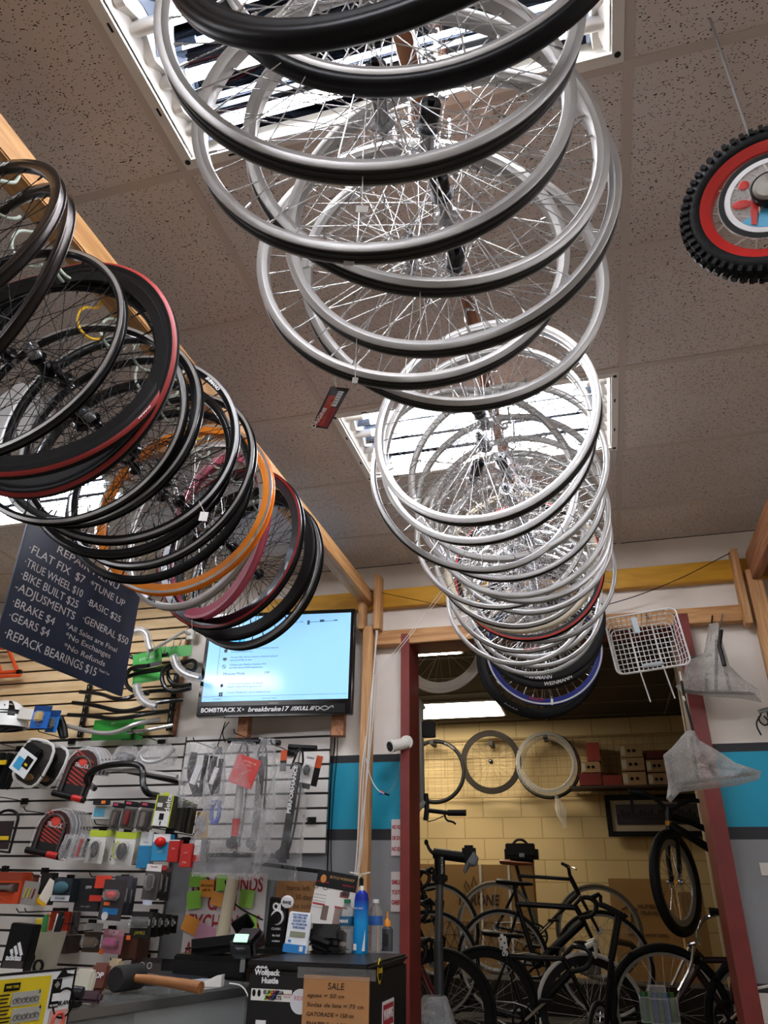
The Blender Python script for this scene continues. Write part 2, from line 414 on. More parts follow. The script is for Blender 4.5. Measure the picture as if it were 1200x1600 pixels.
# ------------------------------------------------------------------ timber
pine = wood('pine', 'd9a871', 'b98650', (30, 2, 30)); pine_v = wood('pine_upright', 'cf9f6c', 'a97a4a', (30, 30, 2)); pine_x = wood('pine_cross', 'c99863', 'a67443', (2, 30, 30))
redwood = wood('reddish_pine', 'b07a55', '8a5436', (30, 2, 30))
yel = wood('yellow_paint', 'd9a22a', 'c28d1c', (2, 12, 12), .5)
o = MB().box((-1.235, 1.05, 3.095), (.075, 5.95, .09), bev=.004).build('ceiling_beam', pine); tag(o, 'pale pine beam on the left that carries the black wheels', 'beam')
o = MB().box((-.215, 1.6, 3.075), (.038, 4.85, .06), bev=.003).build('ceiling_beam', redwood); tag(o, 'reddish wooden rail carrying the silver wheels', 'beam')
o = MB().box((.93, 2.2, 3.08), (.045, 3.6, .16), bev=.004).build('ceiling_beam', redwood); tag(o, 'reddish wooden beam at the right edge running to the right post', 'beam')
a = atY(578, 1200, 4.03)
t = thing('timber_post', 'pale pine post left of the doorway with white cables', 'post', (-1.205, 3.985, 0))
MB().box((0, 0, 1.45), (.062, .06, 2.9), bev=.003).build('upright', pine_v, t)
MB().box((-.04, -.01, 3.03), (.035, .08, .30), bev=.003).build('cleat', pine_v, t); MB().box((.058, -.02, 3.04), (.04, .08, .34), bev=.003).build('cleat', pine_v, t)
t = thing('timber_post', 'pine post at the right edge beside the wrapped saddles', 'post', (.90, 4.0, 0))
MB().box((.02, -.0, 1.53), (.075, .06, 3.06), bev=.003).build('upright', pine_v, t)
MB().box((-.055, -.01, 2.97), (.035, .08, .42), bev=.003).build('cleat', pine_v, t); MB().box((.11, -.02, 3.0), (.035, .08, .34), bev=.003).build('cleat', pine_v, t)
o = MB().box((-.165, 4.03, 2.835), (2.05, .07, .085), bev=.003).build('cross_rail', pine_x); tag(o, 'pine rail running above the red doorway', 'rail')
o = MB().box((-.05, 4.047, 3.09), (3.9, .05, .115), bev=.003).build('cross_rail', yel); tag(o, 'yellow painted board screwed high on the back wall', 'board')

# ------------------------------------------------------------------ wheels
WT = {
'A':(0.338,-0.113,0.416,2.658,-0.057,-0.061),
'B':(0.338,-0.115,0.520,2.794,0.088,-0.255),
'C':(0.316,-0.200,0.582,2.662,0.247,-0.145),
'D':(0.316,-0.223,0.727,2.653,0.168,-0.087),
'E':(0.316,-0.163,0.811,2.663,0.310,-0.142),
'F':(0.316,-0.157,0.939,2.646,0.019,-0.152),
'G':(0.316,-0.248,1.049,2.656,0.203,-0.072),
'H':(0.316,-0.171,1.107,2.639,0.262,-0.118),
'I':(0.316,-0.193,1.648,2.649,-0.145,-0.026),
'J':(0.316,-0.208,1.761,2.648,-0.144,-0.043),
'K':(0.316,-0.261,1.939,2.646,0.316,-0.040),
'L':(0.316,-0.170,1.967,2.674,-0.086,-0.008),
'M':(0.316,-0.184,2.151,2.685,-0.037,0.027),
'O':(0.316,-0.162,2.421,2.705,0.177,0.046),
'P':(0.316,-0.253,2.460,2.710,0.028,0.003),
'L1':(0.316,-1.208,0.789,2.646,-0.027,0.143),
'L2':(0.316,-1.209,0.911,2.640,-0.258,0.034),
'L3':(0.316,-1.241,1.050,2.624,0.079,0.008),
'L4':(0.340,-1.229,1.172,2.661,0.237,0.070),
'L5':(0.340,-1.211,1.209,2.660,0.021,-0.129),
'L6':(0.316,-1.295,1.397,2.664,0.163,-0.077),
'L7':(0.316,-1.224,1.410,2.640,0.030,-0.039),
'L8':(0.316,-1.189,1.511,2.635,0.218,-0.009),
'L9':(0.316,-1.249,1.613,2.640,0.159,0.017),
'L10':(0.316,-1.193,1.688,2.629,-0.016,0.053),
'L11':(0.316,-1.229,1.739,2.610,0.054,0.030),
'L12':(0.316,-1.216,1.868,2.624,0.030,0.020),
'L13':(0.316,-1.258,2.014,2.637,-0.257,-0.022),
'L14':(0.316,-1.244,2.135,2.652,-0.486,-0.065),
'L15':(0.316,-1.204,2.182,2.618,-0.184,-0.003),
'L16':(0.316,-1.237,2.358,2.637,-0.097,-0.006),
'L17':(0.316,-1.215,2.432,2.620,-0.231,0.012),
'R1':(0.165,0.451,1.140,2.705,-0.286,-0.186),
'N':(0.316,-0.170,2.310,2.690,0.000,0.000),
'Q':(0.316,-0.156,2.610,2.735,0.033,0.001),
'R':(0.316,-0.230,2.706,2.717,0.179,0.008),
'S':(0.316,-0.209,2.814,2.734,-0.005,-0.000),
'T':(0.316,-0.188,2.912,2.730,-0.060,-0.000),
'U':(0.316,-0.141,2.952,2.730,-0.041,-0.002),
'W':(0.316,-0.237,3.051,2.723,0.117,-0.001),
'X':(0.316,-0.198,3.193,2.734,0.001,-0.000),
'V':(0.316,-0.271,3.193,2.710,0.141,0.004),
'Y':(0.316,-0.195,3.336,2.734,0.003,0.000),
'Z':(0.316,-0.217,3.463,2.734,-0.009,-0.000),
'W1':(0.316,-0.187,3.570,2.734,0.007,0.000),
'W2':(0.316,-0.198,3.708,2.734,0.000,0.000),
'Bl':(0.305,-0.200,3.860,2.672,0.017,-0.006),
'Th':(0.335,-0.240,3.955,2.652,0.007,-0.001),
}
M_sil = mat('silver_alloy', 'c4c4c2', .34, .75); M_sil2 = mat('grey_alloy', 'b4b2ae', .42, .55); M_wht = mat('bright_alloy', 'dcdcda', .3, .6)
M_chan = mat('shade_dark_channel', '3b3937', .5, .4); M_blk = mat('black_rim', '0b0b0c', .28, .1, coat=.15); M_mat = mat('matt_black_rim', '141313', .5, spec=.25)  # channel colour darkened to stand in for shade under the rims
M_tyre = mat('tyre_rubber', '111112', .6, spec=.2, bump=.4, bscale=300); M_tyreg = mat('shiny_tyre', '07070b', .35, spec=.25)
M_spk = mat('steel_spoke', 'cfcfcf', .25, .9); M_spkb = mat('black_spoke', '151313', .4, .3)
M_hub = mat('polished_hub', 'b9bcc0', .22, .9); M_hubb = mat('black_hub', '0e0e10', .25, .2, coat=.4)
M_nip = mat('brass_nipple', 'c8c8c8', .3, .9); M_wtxt = mat('white_print', 'e8e8e8', .5); M_rtxt = mat('red_print', 'c23a2e', .5); M_gtxt = mat('grey_print', '8a8682', .5)
M_or = mat('orange_rim', 'f28a12', .35, coat=.4); M_pink = mat('pink_rim', 'c85a72', .35, coat=.4); M_blue = mat('blue_rim', '1f2f8c', .35, coat=.3)
M_red = mat('red_rim', 'c0221c', .35, coat=.3); M_cream = mat('cream_rim', 'd8cdb4', .4)
M_dark = mat('plastic_black', '0f0f0f', .45, spec=.25); M_dkred = mat('dark_red_stripe', '8e1f1c', .4)
MESH = {}
def cached(key, fn):
    if key not in MESH: MESH[key] = fn()
    return MESH[key]
def rim_prof(R, w, d, box=True):
    h = w/2
    if box: return [(R, -h), (R-.001, -h-.0006), (R-.011, -h-.0006), (R-.013, -h+.001), (R-d+.002, -h*.8), (R-d, -h*.45), (R-d, h*.45), (R-d+.002, h*.8), (R-.013, h-.001), (R-.011, h+.0006), (R-.001, h+.0006), (R, h), (R, h-.0018), (R-.006, h-.002), (R-.009, h*.3), (R-.009, -h*.3), (R-.006, -h+.002), (R, -h+.0018)]
def wheel(nm, label, p, rimm, w=.021, d=.018, n=36, spk=None, hubm=None, tyre=None, rear=False, group=None, stripe=None, chan=None, txt=(), cross=3, rot0=0., straight=False, side=None, nspk=True):
    R, x, y, z, ya, ti = p
    spk = spk or M_spk; hubm = hubm or M_hub
    t = thing(nm, label, 'bicycle wheel', (x, y, z), (-ti, 0, ya), group)
    Rr = R if not tyre else R-.022
    def rm():
        pr = rim_prof(Rr, w, d); m = MB(); m.lathe(pr, 96, 'Y', closed=True)
        return m.mesh('rim', rimm)
    rim = link('rim', cached(('rim', round(Rr, 3), w, d, rimm.name), rm), t)
    if chan:  # ridged band in the outer channel, underside shade put into its dark colour
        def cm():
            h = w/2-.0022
            return MB().lathe([(Rr-.0015, -h*1.05), (Rr-.002, -h*.7), (Rr-.0045, -h*.65), (Rr-.0045, -h*.25), (Rr-.0025, -h*.2), (Rr-.0025, h*.2), (Rr-.0045, h*.25), (Rr-.0045, h*.65), (Rr-.002, h*.7), (Rr-.0015, h*1.05)], 96, 'Y').mesh('shaded_channel', chan)
        link('shaded_channel', cached(('chan', round(Rr, 3), w, chan.name), cm), rim)
    if side:
        def sm():
            h = w/2+.0012; pr = [(Rr-.0022, -h), (Rr-.0105, -h)]
            return MB().lathe([(Rr-.0022, -h+.0006), (Rr-.0024, -h), (Rr-.0104, -h), (Rr-.0106, -h+.0006)], 96, 'Y').mesh('brake_track', side)
        link('brake_track', cached(('bt', round(Rr, 3), w, side.name), sm), rim)
    if stripe:
        def st():
            h = w/2*.82+.002; a, b = Rr-d*.55, Rr-d*.32
            return MB().lathe([(a, -h-.001), (b, -h-.0018), (b, -h+.001), (a, -h+.001)], 96, 'Y', closed=True).mesh('stripe', stripe)
        link('stripe', cached(('st', round(Rr, 3), w, d, stripe.name), st), rim)
    if tyre:
        def ty():
            a = .0145; c = Rr+.006; pr = [(c+a*math.cos(q), a*math.sin(q)*1.02) for q in [(-2.35+4.7*i/12) for i in range(13)]]
            return MB().lathe(pr, 96, 'Y', closed=True).mesh('tyre', tyre)
        link('tyre', cached(('tyre', round(Rr, 3), tyre.name), ty), t)
    # hub
    fl = .029
    def hb():
        m = MB(); rf = .0225
        pr = [(.0055, -fl-.010), (.012, -fl-.008), (.0125, -fl-.002), (rf, -fl-.0015), (rf, -fl+.0015), (.0135, -fl+.006), (.0125, 0), (.0135, fl-.006), (rf, fl-.0015), (rf, fl+.0015), (.0125, fl+.002), (.012, fl+.008), (.0055, fl+.010)]
        return m.lathe(pr, 24, 'Y').mesh('hub', hubm)
    hub = link('hub', cached(('hub', hubm.name), hb), t)
    def ax(): return MB().cyl((0, -.062, 0), (0, .062, 0), .0048, n=10).cyl((0, -.05, 0), (0, -.041, 0), .0085, n=6).cyl((0, .041, 0), (0, .05, 0), .0085, n=6).mesh('axle', M_hub)
    link('axle', cached('axle', ax), hub)
    if rear:
        def fh(): return MB().lathe([(.013, -.041), (.0175, -.042), (.0175, -.072), (.0165, -.074), (.006, -.0745)], 20, 'Y').cyl((0, -.074, 0), (0, -.084, 0), .006, n=12).mesh('freehub', M_hub if hubm is M_hubb else M_hubb)
        link('freehub', cached(('fh', hubm.name), fh), hub)
    # spokes: one rod mesh, one object for each spoke
    L0 = Rr-d
    sl = (Vector((L0*math.cos(rot0), 0, L0*math.sin(rot0)))-Vector((.0212*math.cos(rot0+(0 if straight else 2*PI/n*cross*1.9)), fl, .0212*math.sin(rot0+(0 if straight else 2*PI/n*cross*1.9))))).length
    def sp():
        a = MB().cyl((0, 0, 0), (0, 0, sl), .00105, n=5).cyl((0, 0, sl-.013), (0, 0, sl+.002), .0022, n=6)
        return a.mesh('spoke', spk)
    rod = cached(('rod', spk.name, round(sl, 3)), sp)
    if nspk:
        for i in range(n):
            a = rot0+2*PI*i/n; sgn = 1 if i % 2 else -1; tw = (1 if (i//2) % 2 else -1)*(0 if straight else 2*PI/n*cross*1.9)
            A = Vector((L0*math.cos(a), sgn*.002, L0*math.sin(a))); ha = a+tw
            B = Vector((.0212*math.cos(ha), sgn*fl, .0212*math.sin(ha)))
            dv = A-B; o = link('spoke', rod, t, B); o.rotation_mode = 'QUATERNION'; o.rotation_quaternion = Vector((0, 0, 1)).rotation_difference(dv)
    for (s_, size, rr, ang, mm, inward) in txt:
        ring_text(s_, size, Rr-rr, ang, mm, rim, -w/2-.0012, inward=inward, shear=.2, bold=.0005)
    return t
for k_, f_ in (('L7', 1.02), ('L6', .985), ('L', 1.012), ('K', .985), ('X', 1.012), ('L4', .99), ('L11', 1.01)):
    v_ = list(WT[k_]); v_[1] *= f_; v_[2] *= f_; v_[3] = CAMZ+(v_[3]-CAMZ)*f_; WT[k_] = v_
GS = 'silver wheels hung along the middle rail'; GB = 'black and coloured wheels hung along the left beam'
B90 = -PI/2
S = {
'A': ('black-tyred wheel topmost and nearest in the middle row', dict(rimm=M_mat, tyre=M_tyreg, w=.022, n=32, d=.02)),
'B': ('second black-tyred wheel of the middle row, behind the topmost one', dict(rimm=M_sil2, tyre=M_tyreg, w=.022, n=36, d=.02)),
'C': ('grey rim that crosses the near ceiling light, first without a tyre', dict(rimm=M_sil2, chan=M_chan, w=.03, d=.023)),
'D': ('second bare grey rim with white string tag at its lower edge', dict(rimm=M_sil2, chan=M_chan, w=.029, d=.022, rear=True)),
'E': ('third bare grey rim, its bottom just above the tagged rims', dict(rimm=M_sil2, chan=M_chan, w=.029, d=.023, rear=True)),
'F': ('grey rim reaching furthest right of the near silver wheels', dict(rimm=M_sil2, chan=M_chan, w=.03, d=.023, rear=True)),
'G': ('grey rim holding the red and black hang tag', dict(rimm=M_sil2, chan=M_chan, w=.029, d=.023)),
'H': ('last grey rim of the near cluster, just above the bright wheels', dict(rimm=M_sil2, chan=M_chan, w=.029, d=.022, rear=True)),
'I': ('first bright white-lit wheel in front of the middle ceiling light', dict(rimm=M_wht, chan=M_chan, w=.03, d=.023, rear=True)),
'J': ('second bright wheel, close under the first bright rim', dict(rimm=M_wht, chan=M_chan, w=.024, d=.02)),
'K': ('bright wheel twisted to the left behind the second bright one', dict(rimm=M_sil, chan=M_chan, w=.022, d=.018, rear=True)),
'L': ('bright wheel whose rim stands out to the right over the light', dict(rimm=M_wht, w=.022, d=.018, rear=True)),
'M': ('silver wheel just behind the one standing out to the right', dict(rimm=M_sil, chan=M_chan, w=.022, d=.018)),
'N': ('silver wheel tightly nested behind its twin in mid row', dict(rimm=M_wht, w=.022, d=.018, rear=True)),
'O': ('silver wheel turned slightly right below the nested pair', dict(rimm=M_sil, w=.022, d=.02)),
'P': ('silver wheel with its left rim pushed out in mid row', dict(rimm=M_wht, chan=M_chan, w=.022, d=.018)),
'Q': ('polished silver wheel under the pushed out rim', dict(rimm=M_sil, w=.022, d=.02, rear=True)),
'R': ('wide silver rim level with the yellow board', dict(rimm=M_sil2, chan=M_chan, w=.024, d=.018)),
'S': ('cream coloured rim with dark lettering in the far cluster', dict(rimm=M_cream, w=.024, d=.024, side=M_cream)),
'T': ('black rim with a thin red stripe in the middle row', dict(rimm=M_mat, w=.022, d=.024, side=M_rtxt)),
'U': ('silver wheel reaching furthest right beside the wire basket', dict(rimm=M_sil, w=.022, d=.016)),
'W': ('silver wheel below the red striped black rim', dict(rimm=M_sil, chan=M_chan, w=.022, d=.018, txt=[('RHYNO LITE', .012, .0135, B90+.1, M_rtxt, True)])),
'X': ('silver wheel with red print behind its near twin', dict(rimm=M_wht, w=.022, d=.018)),
'V': ('silver wheel pushed out to the left over the doorway', dict(rimm=M_sil, w=.022, d=.018)),
'Y': ('silver rim with blue inner labels above the lettered black rims', dict(rimm=M_sil, w=.022, d=.018)),
'Z': ('last plain silver rim before the black lettered rims', dict(rimm=M_sil, w=.024, d=.018)),
'W1': ('upper black deep rim lettered WEINMANN in white', dict(rimm=M_mat, w=.024, d=.042, txt=[('WEINMANN', .024, .014, B90-.12, M_wtxt, True)])),
'W2': ('lower black deep rim lettered WEINMANN in white', dict(rimm=M_mat, w=.024, d=.042, txt=[('WEINMANN', .026, .018, B90+.22, M_wtxt, True)])),
'Bl': ('blue rim with white brake track and red print, lowest of the row', dict(rimm=M_blue, w=.022, d=.035, side=M_wtxt, txt=[('VELOCITY', .018, .025, B90-.2, M_rtxt, True)])),
'Th': ('black slick tyre wheel hung last, lettered thickslick', dict(rimm=M_mat, tyre=M_tyre, w=.022, d=.035, spk=M_spkb, txt=[('thickslick', .022, -.001, B90-.55, M_wtxt, True)])),
}
for i, (k, (lab, kw)) in enumerate(S.items()):
    n_ = dict(kw); wheel('bicycle_wheel', lab, WT[k], group=GS, rot0=i*.37, **n_)
kb = dict(spk=M_spkb, hubm=M_hubb)
Lw = {
'L1': ('black rim topmost on the left beam, cut by the left edge', dict(rimm=mat('bronze_black', '38322f', .3, .6), w=.021, d=.026, n=24, txt=[('FULCRUM', .02, .018, PI/2-.15, M_wtxt, False)], **kb)),
'L2': ('second black rim at the left edge, crossing the first', dict(rimm=mat('bronze_black', '38322f', .3, .6), w=.021, d=.026, n=24, txt=[('FULCRUM', .02, .018, PI/2-.1, M_wtxt, False)], **kb)),
'L3': ('slim black rim with a grey brake track above the red striped tyres', dict(rimm=M_blk, w=.021, d=.02, n=32, side=M_sil2, rear=True, **kb)),
'L4': ('upper black tyre with red side stripe on a deep rim lettered TEAM 35', dict(rimm=M_mat, tyre=M_tyre, w=.024, d=.04, n=24, txt=[('TEAM 35', .016, .03, .55, M_gtxt, False), ('MAXXIS', .012, -.012, -.5, M_wtxt, True)], rear=True, **kb)),
'L5': ('lower black tyre with red side stripe behind the upper one', dict(rimm=M_mat, tyre=M_tyre, w=.024, d=.04, n=24, **kb)),
'L6': ('grey edged rim directly below the red striped tyres', dict(rimm=M_blk, w=.022, d=.02, n=32, side=M_sil2, **kb)),
'L7': ('broad black rim with a bright brake track left of the pine beam', dict(rimm=M_blk, w=.022, d=.03, n=32, side=M_sil2, rear=True, **kb)),
'L8': ('black rim lettered SHIMANO with silver edge', dict(rimm=M_blk, w=.022, d=.024, n=28, side=M_sil, txt=[('SHIMANO', .014, .018, .75, M_wtxt, False)], **kb)),
'L9': ('black rim nested behind the SHIMANO rim, with a white price tag', dict(rimm=M_blk, w=.022, d=.026, n=32, rear=True, **kb)),
'L10': ('black rim with a silver side in front of the orange wheel', dict(rimm=M_blk, w=.022, d=.022, n=32, side=M_sil2, **kb)),
'L11': ('plain black rim just above the orange wheel', dict(rimm=M_mat, w=.022, d=.022, n=32, **kb)),
'L12': ('bright orange rim with a silver brake track', dict(rimm=M_or, w=.024, d=.035, n=32, side=M_sil, spk=M_spk, hubm=M_hubb)),
'L13': ('grey rim with black letters half hidden under the orange wheel', dict(rimm=M_sil2, w=.022, d=.024, n=32, spk=M_spkb, hubm=M_hub, txt=[('ARAYA', .014, .019, B90-.5, mat('black_print', '101010', .5), True)])),
'L14': ('pink deep rim turned edge-on behind the orange wheel', dict(rimm=M_pink, w=.026, d=.04, n=32, side=mat('pale_pink', 'e0a0ac', .35), spk=M_spk, hubm=M_hub)),
'L15': ('glossy black deep rim with a red line, third from the far end', dict(rimm=M_blk, w=.026, d=.042, n=32, stripe=None, side=M_dkred, **kb)),
'L16': ('matt black deep rim, second from the far end of the left beam', dict(rimm=M_mat, w=.026, d=.045, n=32, **kb)),
'L17': ('last black rim with silver brake track overlapping the television', dict(rimm=M_blk, w=.026, d=.03, n=32, side=M_sil2, **kb)),
}
for i, (k, (lab, kw)) in enumerate(Lw.items()):
    t = wheel('bicycle_wheel', lab, WT[k], group=GB, rot0=i*.41, **kw)
    if k in ('L4', 'L5'):
        Rr = WT[k][0]-.022
        MB().lathe([(Rr+.006+.0152*math.cos(q), .0152*math.sin(q)) for q in (-1.25, -1.0, -.75, -.5)]+[(Rr+.006+.0135*math.cos(q), .0135*math.sin(q)) for q in (-.5, -1.25)], 96, 'Y', closed=True).build('side_stripe', mat('tyre_stripe', '9a2a24', .5), [c for c in t.children if c.name.startswith('tyre')][0])
# hooks
M_hook = mat('pale_green_vinyl', 'b9c4b4', .45); M_hooky = mat('yellow_vinyl', 'e0b021', .45)
def hook_me(m):
    pts = [(0, 0, .14), (0, 0, .075), (0, -.012, .06), (0, -.042, .045), (0, -.052, .02), (0, -.05, -.02), (0, -.03, -.045), (0, .0, -.05), (0, .024, -.034), (0, .03, -.02)]
    return MB().tube(pts, .0042, 8, smooth=2).mesh('wheel_hook', m)
hg, hy, hs = hook_me(M_hook), hook_me(M_hooky), hook_me(M_hub)
def put_hook(k, me, lab, xb, zb, group):
    R, x, y, z, ya, ti = WT[k]
    top = Vector((x, y, z))+Euler((-ti, 0, ya)).to_matrix() @ Vector((0, 0, R-.014))
    o = link('wheel_hook', me, None, (top.x, top.y, top.z+.012), (0, 0, -.5)); tag(o, lab, 'hook', group)
hn = {'L1': 'topmost left rim', 'L2': 'second left rim', 'L3': 'slim left rim', 'L4': 'upper red striped tyre', 'L5': 'lower red striped tyre'}
for k in Lw: put_hook(k, hy if k in ('L6', 'L12') else hg, ('yellow' if k in ('L6', 'L12') else 'pale green')+' hook carrying the '+' '.join(Lw[k][0].split(',')[0].split()[:10]), -1.235, 3.05, 'coated hooks screwed into the left beam')
for k in S: put_hook(k, hs, 'steel hook carrying the '+' '.join(S[k][0].split(',')[0].split()[:11]), -.215, 3.045, 'steel hooks in the middle rail')
# ------------------------------------------------------------------ slat wall panels
def slats(name, x0, x1, z0, z1, m, back, yf, pitch=.0765):
    t = tag(bpy.data.objects.new(name, None), kind=None); C.objects.link(t); t.location = (x0, yf, z0)
    return t
def slat_panel(label, x0, x1, z0, z1, m, mb_, yf, pitch=.0765, th=.02, gap=.0125):
    t = thing('slat_panel', label, 'wall panel', (x0, yf, z0))
    MB().box(((x1-x0)/2, th*.85, (z1-z0)/2), (x1-x0, th*.3, z1-z0)).build('backing', mb_, t, smooth=False)
    s = MB(); z = 0
    while z < z1-z0-.01:
        h = min(pitch-gap, z1-z0-z); s.box(((x1-x0)/2, th*.35, z+h/2), (x1-x0, th*.7, h)); z += pitch
    s.build('slats', m, t, smooth=False)
    return t
maple = wood('maple_slat', 'ecd0a2', 'dcbb88', (2, 20, 20), .5); groove = mat('groove_dark', '1c1510', .8)
wslat = mat('white_slat', 'e2ded7', .45); grey_g = mat('groove_grey', '3a3836', .8)
t = slat_panel('maple slat panel behind the chalkboard', -4.3, -2.455, 2.335, 3.22, maple, groove, 4.04)
MB().box((1.85, .01, .44), (.012, .03, .89)).build('edge_trim', redwood, t, smooth=False); MB().box((.92, .01, -.006), (1.85, .03, .012)).build('edge_trim', groove, t, smooth=False)
slat_panel('white slat panel left of the poster, full of hanging products', -4.3, -2.36, 1.06, 2.32, wslat, grey_g, 4.04)
slat_panel('short white slat panel behind the bagged pumps', -2.35, -1.44, 1.686, 2.32, wslat, grey_g, 4.04)

# ------------------------------------------------------------------ chalkboard
BX = -1.70
pa, pb, pc = atX(0, 1010, BX), atX(190, 1088, BX), atX(45, 817, BX)
by0, by1, bz0, bz1 = pa.y-.02, pb.y+.004, pb.z, pc.z+.005
cbd = thing('chalkboard', 'dark chalkboard price list hanging behind the black wheels', 'sign', (BX, by0, bz0), (0, 0, PI/2))
BW, BH = by1-by0, bz1-bz0
MB().box((BW/2, .004, BH/2), (BW, .008, BH), bev=.001).build('board', mat('slate_blue', '25334c', .35), cbd)
chalk = mat('chalk', 'f4f4f2', .9)
M_chalk = [("REPAIR MENU", 88, 863, 185, 922, .05), ("·FLAT FIX  $7", 43, 866, 132, 909, .055), ("·TRUE WHEEL $10", 37, 885, 128, 932, .052), ("·BIKE BUILT $25", 31, 905, 121, 949, .052),
 ("-ADJUSMENTS", 22, 923, 116, 967, .052), ("·BRAKE $4", 18, 947, 84, 976, .05), ("·GEARS $4", 12, 970, 76, 993, .05), ("·REPACK BEARINGS $15", 6, 994, 149, 1058, .055),
 ("*TUNE UP", 140, 918, 194, 948, .05), ("·BASIC $25", 136, 943, 187, 974, .046), ("·GENERAL $50", 128, 972, 199, 1007, .05),
 ("*All Sales are Final", 102, 980, 182, 1020, .034), ("*No Exchanges", 101, 998, 172, 1027, .036), ("*No Refunds", 99, 1012, 163, 1042, .036), ("Thank You", 154, 1048, 170, 1056, .018)]
for s_, x0, y0, x1, y1, h in M_chalk:
    p, q = atX(x0, y0, BX), atX(x1, y1, BX)
    w_ = min(abs(q.y-p.y), BW-(p.y-by0)-.012); me = text_mesh(s_, h*.78, .0002, .12, width=w_, align='LEFT')
    mnx = min(v.co.x for v in me.vertices)
    for v in me.vertices: v.co.x -= mnx
    me.materials.append(chalk); link('lettering', me, cbd, (max(p.y-by0, .012), -.0008, (p.z+q.z)/2-bz0), (PI/2, 0, 0))
for u in (.06, BW-.06): MB().tube([(u, .004, BH-.01), (u*.5+BW*.25, .004, 2.98-bz0)], .0012, 5).build('cord', mat('white_cord', 'd8d6d0', .7), cbd)
MB().box((BW/2, .004, 2.985-bz0), (.30, .02, .015)).build('hanger_bar', pine_x, cbd)
tag(MB().box((-1.47, (by0+by1)/2, 3.0), (.50, .03, .03), bev=.002).build('wooden_arm', pine_x), 'wooden arm from the left beam that holds the chalkboard', 'arm')

# ------------------------------------------------------------------ television
p_tl, p_tr, p_bl, p_br = atY(328, 968, 3.83), atY(555, 954, 3.93), atY(305, 1127, 3.80), atY(550, 1115, 3.90)
ya_tv = math.atan2(p_br.y-p_bl.y, p_br.x-p_bl.x); TW = (Vector((p_br.x, p_br.y))-Vector((p_bl.x, p_bl.y))).length
TH_ = ((p_tl.z-p_bl.z)+(p_tr.z-p_br.z))/2; TH_ = min(TH_, .66)
tv = thing('television', 'wall-mounted flat television with a light blue screen', 'television', ((p_bl.x+p_br.x)/2, (p_bl.y+p_br.y)/2, (p_bl.z+p_br.z)/2+.01), (0, 0, ya_tv))
gloss_b = mat('gloss_black', '0b0b0c', .15, coat=.5); scr_m = mat('lit_screen', '8fc4ee', .12, emit=.40)
MB().box((0, .02, TH_/2), (TW, .05, TH_), bev=.006).build('casing', gloss_b, tv)
MB().box((0, .06, TH_*.45), (TW*.7, .05, TH_*.6), bev=.01).build('back_housing', M_dark, tv)
sb = .085; MB().box((0, -.0062, sb+(TH_-sb-.025)/2), (TW-.05, .002, TH_-sb-.025)).build('screen', scr_m, tv, smooth=False)
def tvt(s_, u, v, h, m, **k): # u,v fraction of the screen
    return text(s_, h, m, tv, (-TW/2+.025+u*(TW-.05), -.0078, sb+v*(TH_-sb-.025)), align='LEFT', depth=.0002, **k)
st = mat('screen_text', '1f4a66', .4, emit=.25); si = mat('screen_icon', '0b1622', .4)
for v, a, b in ((.60, 'On your iOS device, connect to AnyCast network', 'and use AirPlay to cast.'), (.50, 'On your Mac device, connect to AnyCast network', 'and use AirPlay to cast.'), (.41, 'Connect your Mobile to AnyCast WiFi', 'and then launch DLNA applications.'), (.19, 'On your Android device, use Settings', 'Display, Screen Mirroring and so on.'), (.09, 'On your Windows 8.1 use to connect to cast.', '')):
    tvt(a, .17, v, .014, st)
    if b: tvt(b, .17, v-.035, .014, st)
tvt('Miracast Mode', .13, .30, .022, st); tvt('OFF', .42, .305, .018, st); tvt('SSID: AnyCast  2.4G', .53, .90, .014, st); tvt('192.168.203', .08, .02, .01, st); tvt('www.anycast support', .42, .02, .01, st)
icons = [MB().ell((0, 0, 0), (.011, .001, .012)), MB().box((0, 0, 0), (.022, .001, .014)).box((0, 0, -.010), (.010, .001, .003)),
         MB().lathe([(.010, -.0005), (.012, -.0005), (.012, .0005), (.010, .0005)], 20, 'Y', True).box((0, 0, 0), (.02, .001, .003), (0, .8, 0)),
         MB().ell((0, 0, 0), (.009, .001, .010)).box((0, 0, .011), (.002, .001, .008)), MB().box((-.006, 0, .006), (.01, .001, .01)).box((.006, 0, .006), (.01, .001, .01)).box((-.006, 0, -.006), (.01, .001, .01)).box((.006, 0, -.006), (.01, .001, .01))]
for mb_, v in zip(icons, (.59, .49, .40, .18, .08)): mb_.build('screen_icon', si, tv, (-TW/2+.025+.13*(TW-.05), -.0078, sb+v*(TH_-sb-.025)))
MB().box((0, 0, 0), (.16, .0006, .045)).build('screen_banner', mat('screen_blue', '1c9be0', .3, emit=.6), tv, (-TW/2+.17, -.0076, sb+.70*(TH_-sb-.025)))
MB().box((0, 0, 0), (.002, .0006, .19)).build('screen_line', st, tv, (-TW/2+.10, -.0076, sb+.48*(TH_-sb-.025)))
MB().box((0, 0, 0), (TW-.06, .0006, .0015)).build('screen_line', st, tv, (0, -.0076, sb+.055*(TH_-sb-.025)))
MB().tube([(0, 0, 0), (.16, 0, .004)], .0012, 5).box((0, 0, -.002), (.014, .001, .026)).box((.082, 0, .006), (.026, .001, .014)).box((.165, 0, .006), (.022, .001, .006)).build('screen_icon', st, tv, (TW*.5-.28, -.0078, sb+.90*(TH_-sb-.025)))
text('INSIGNIA', .014, mat('bezel_print', '9a9a9a', .4), tv, (0, -.006, sb*.80), depth=.0003)
stp = MB().box((-.01, -.0095, .034), (TW-.06, .003, .048)).build('sticker_strip', M_dark, tv)
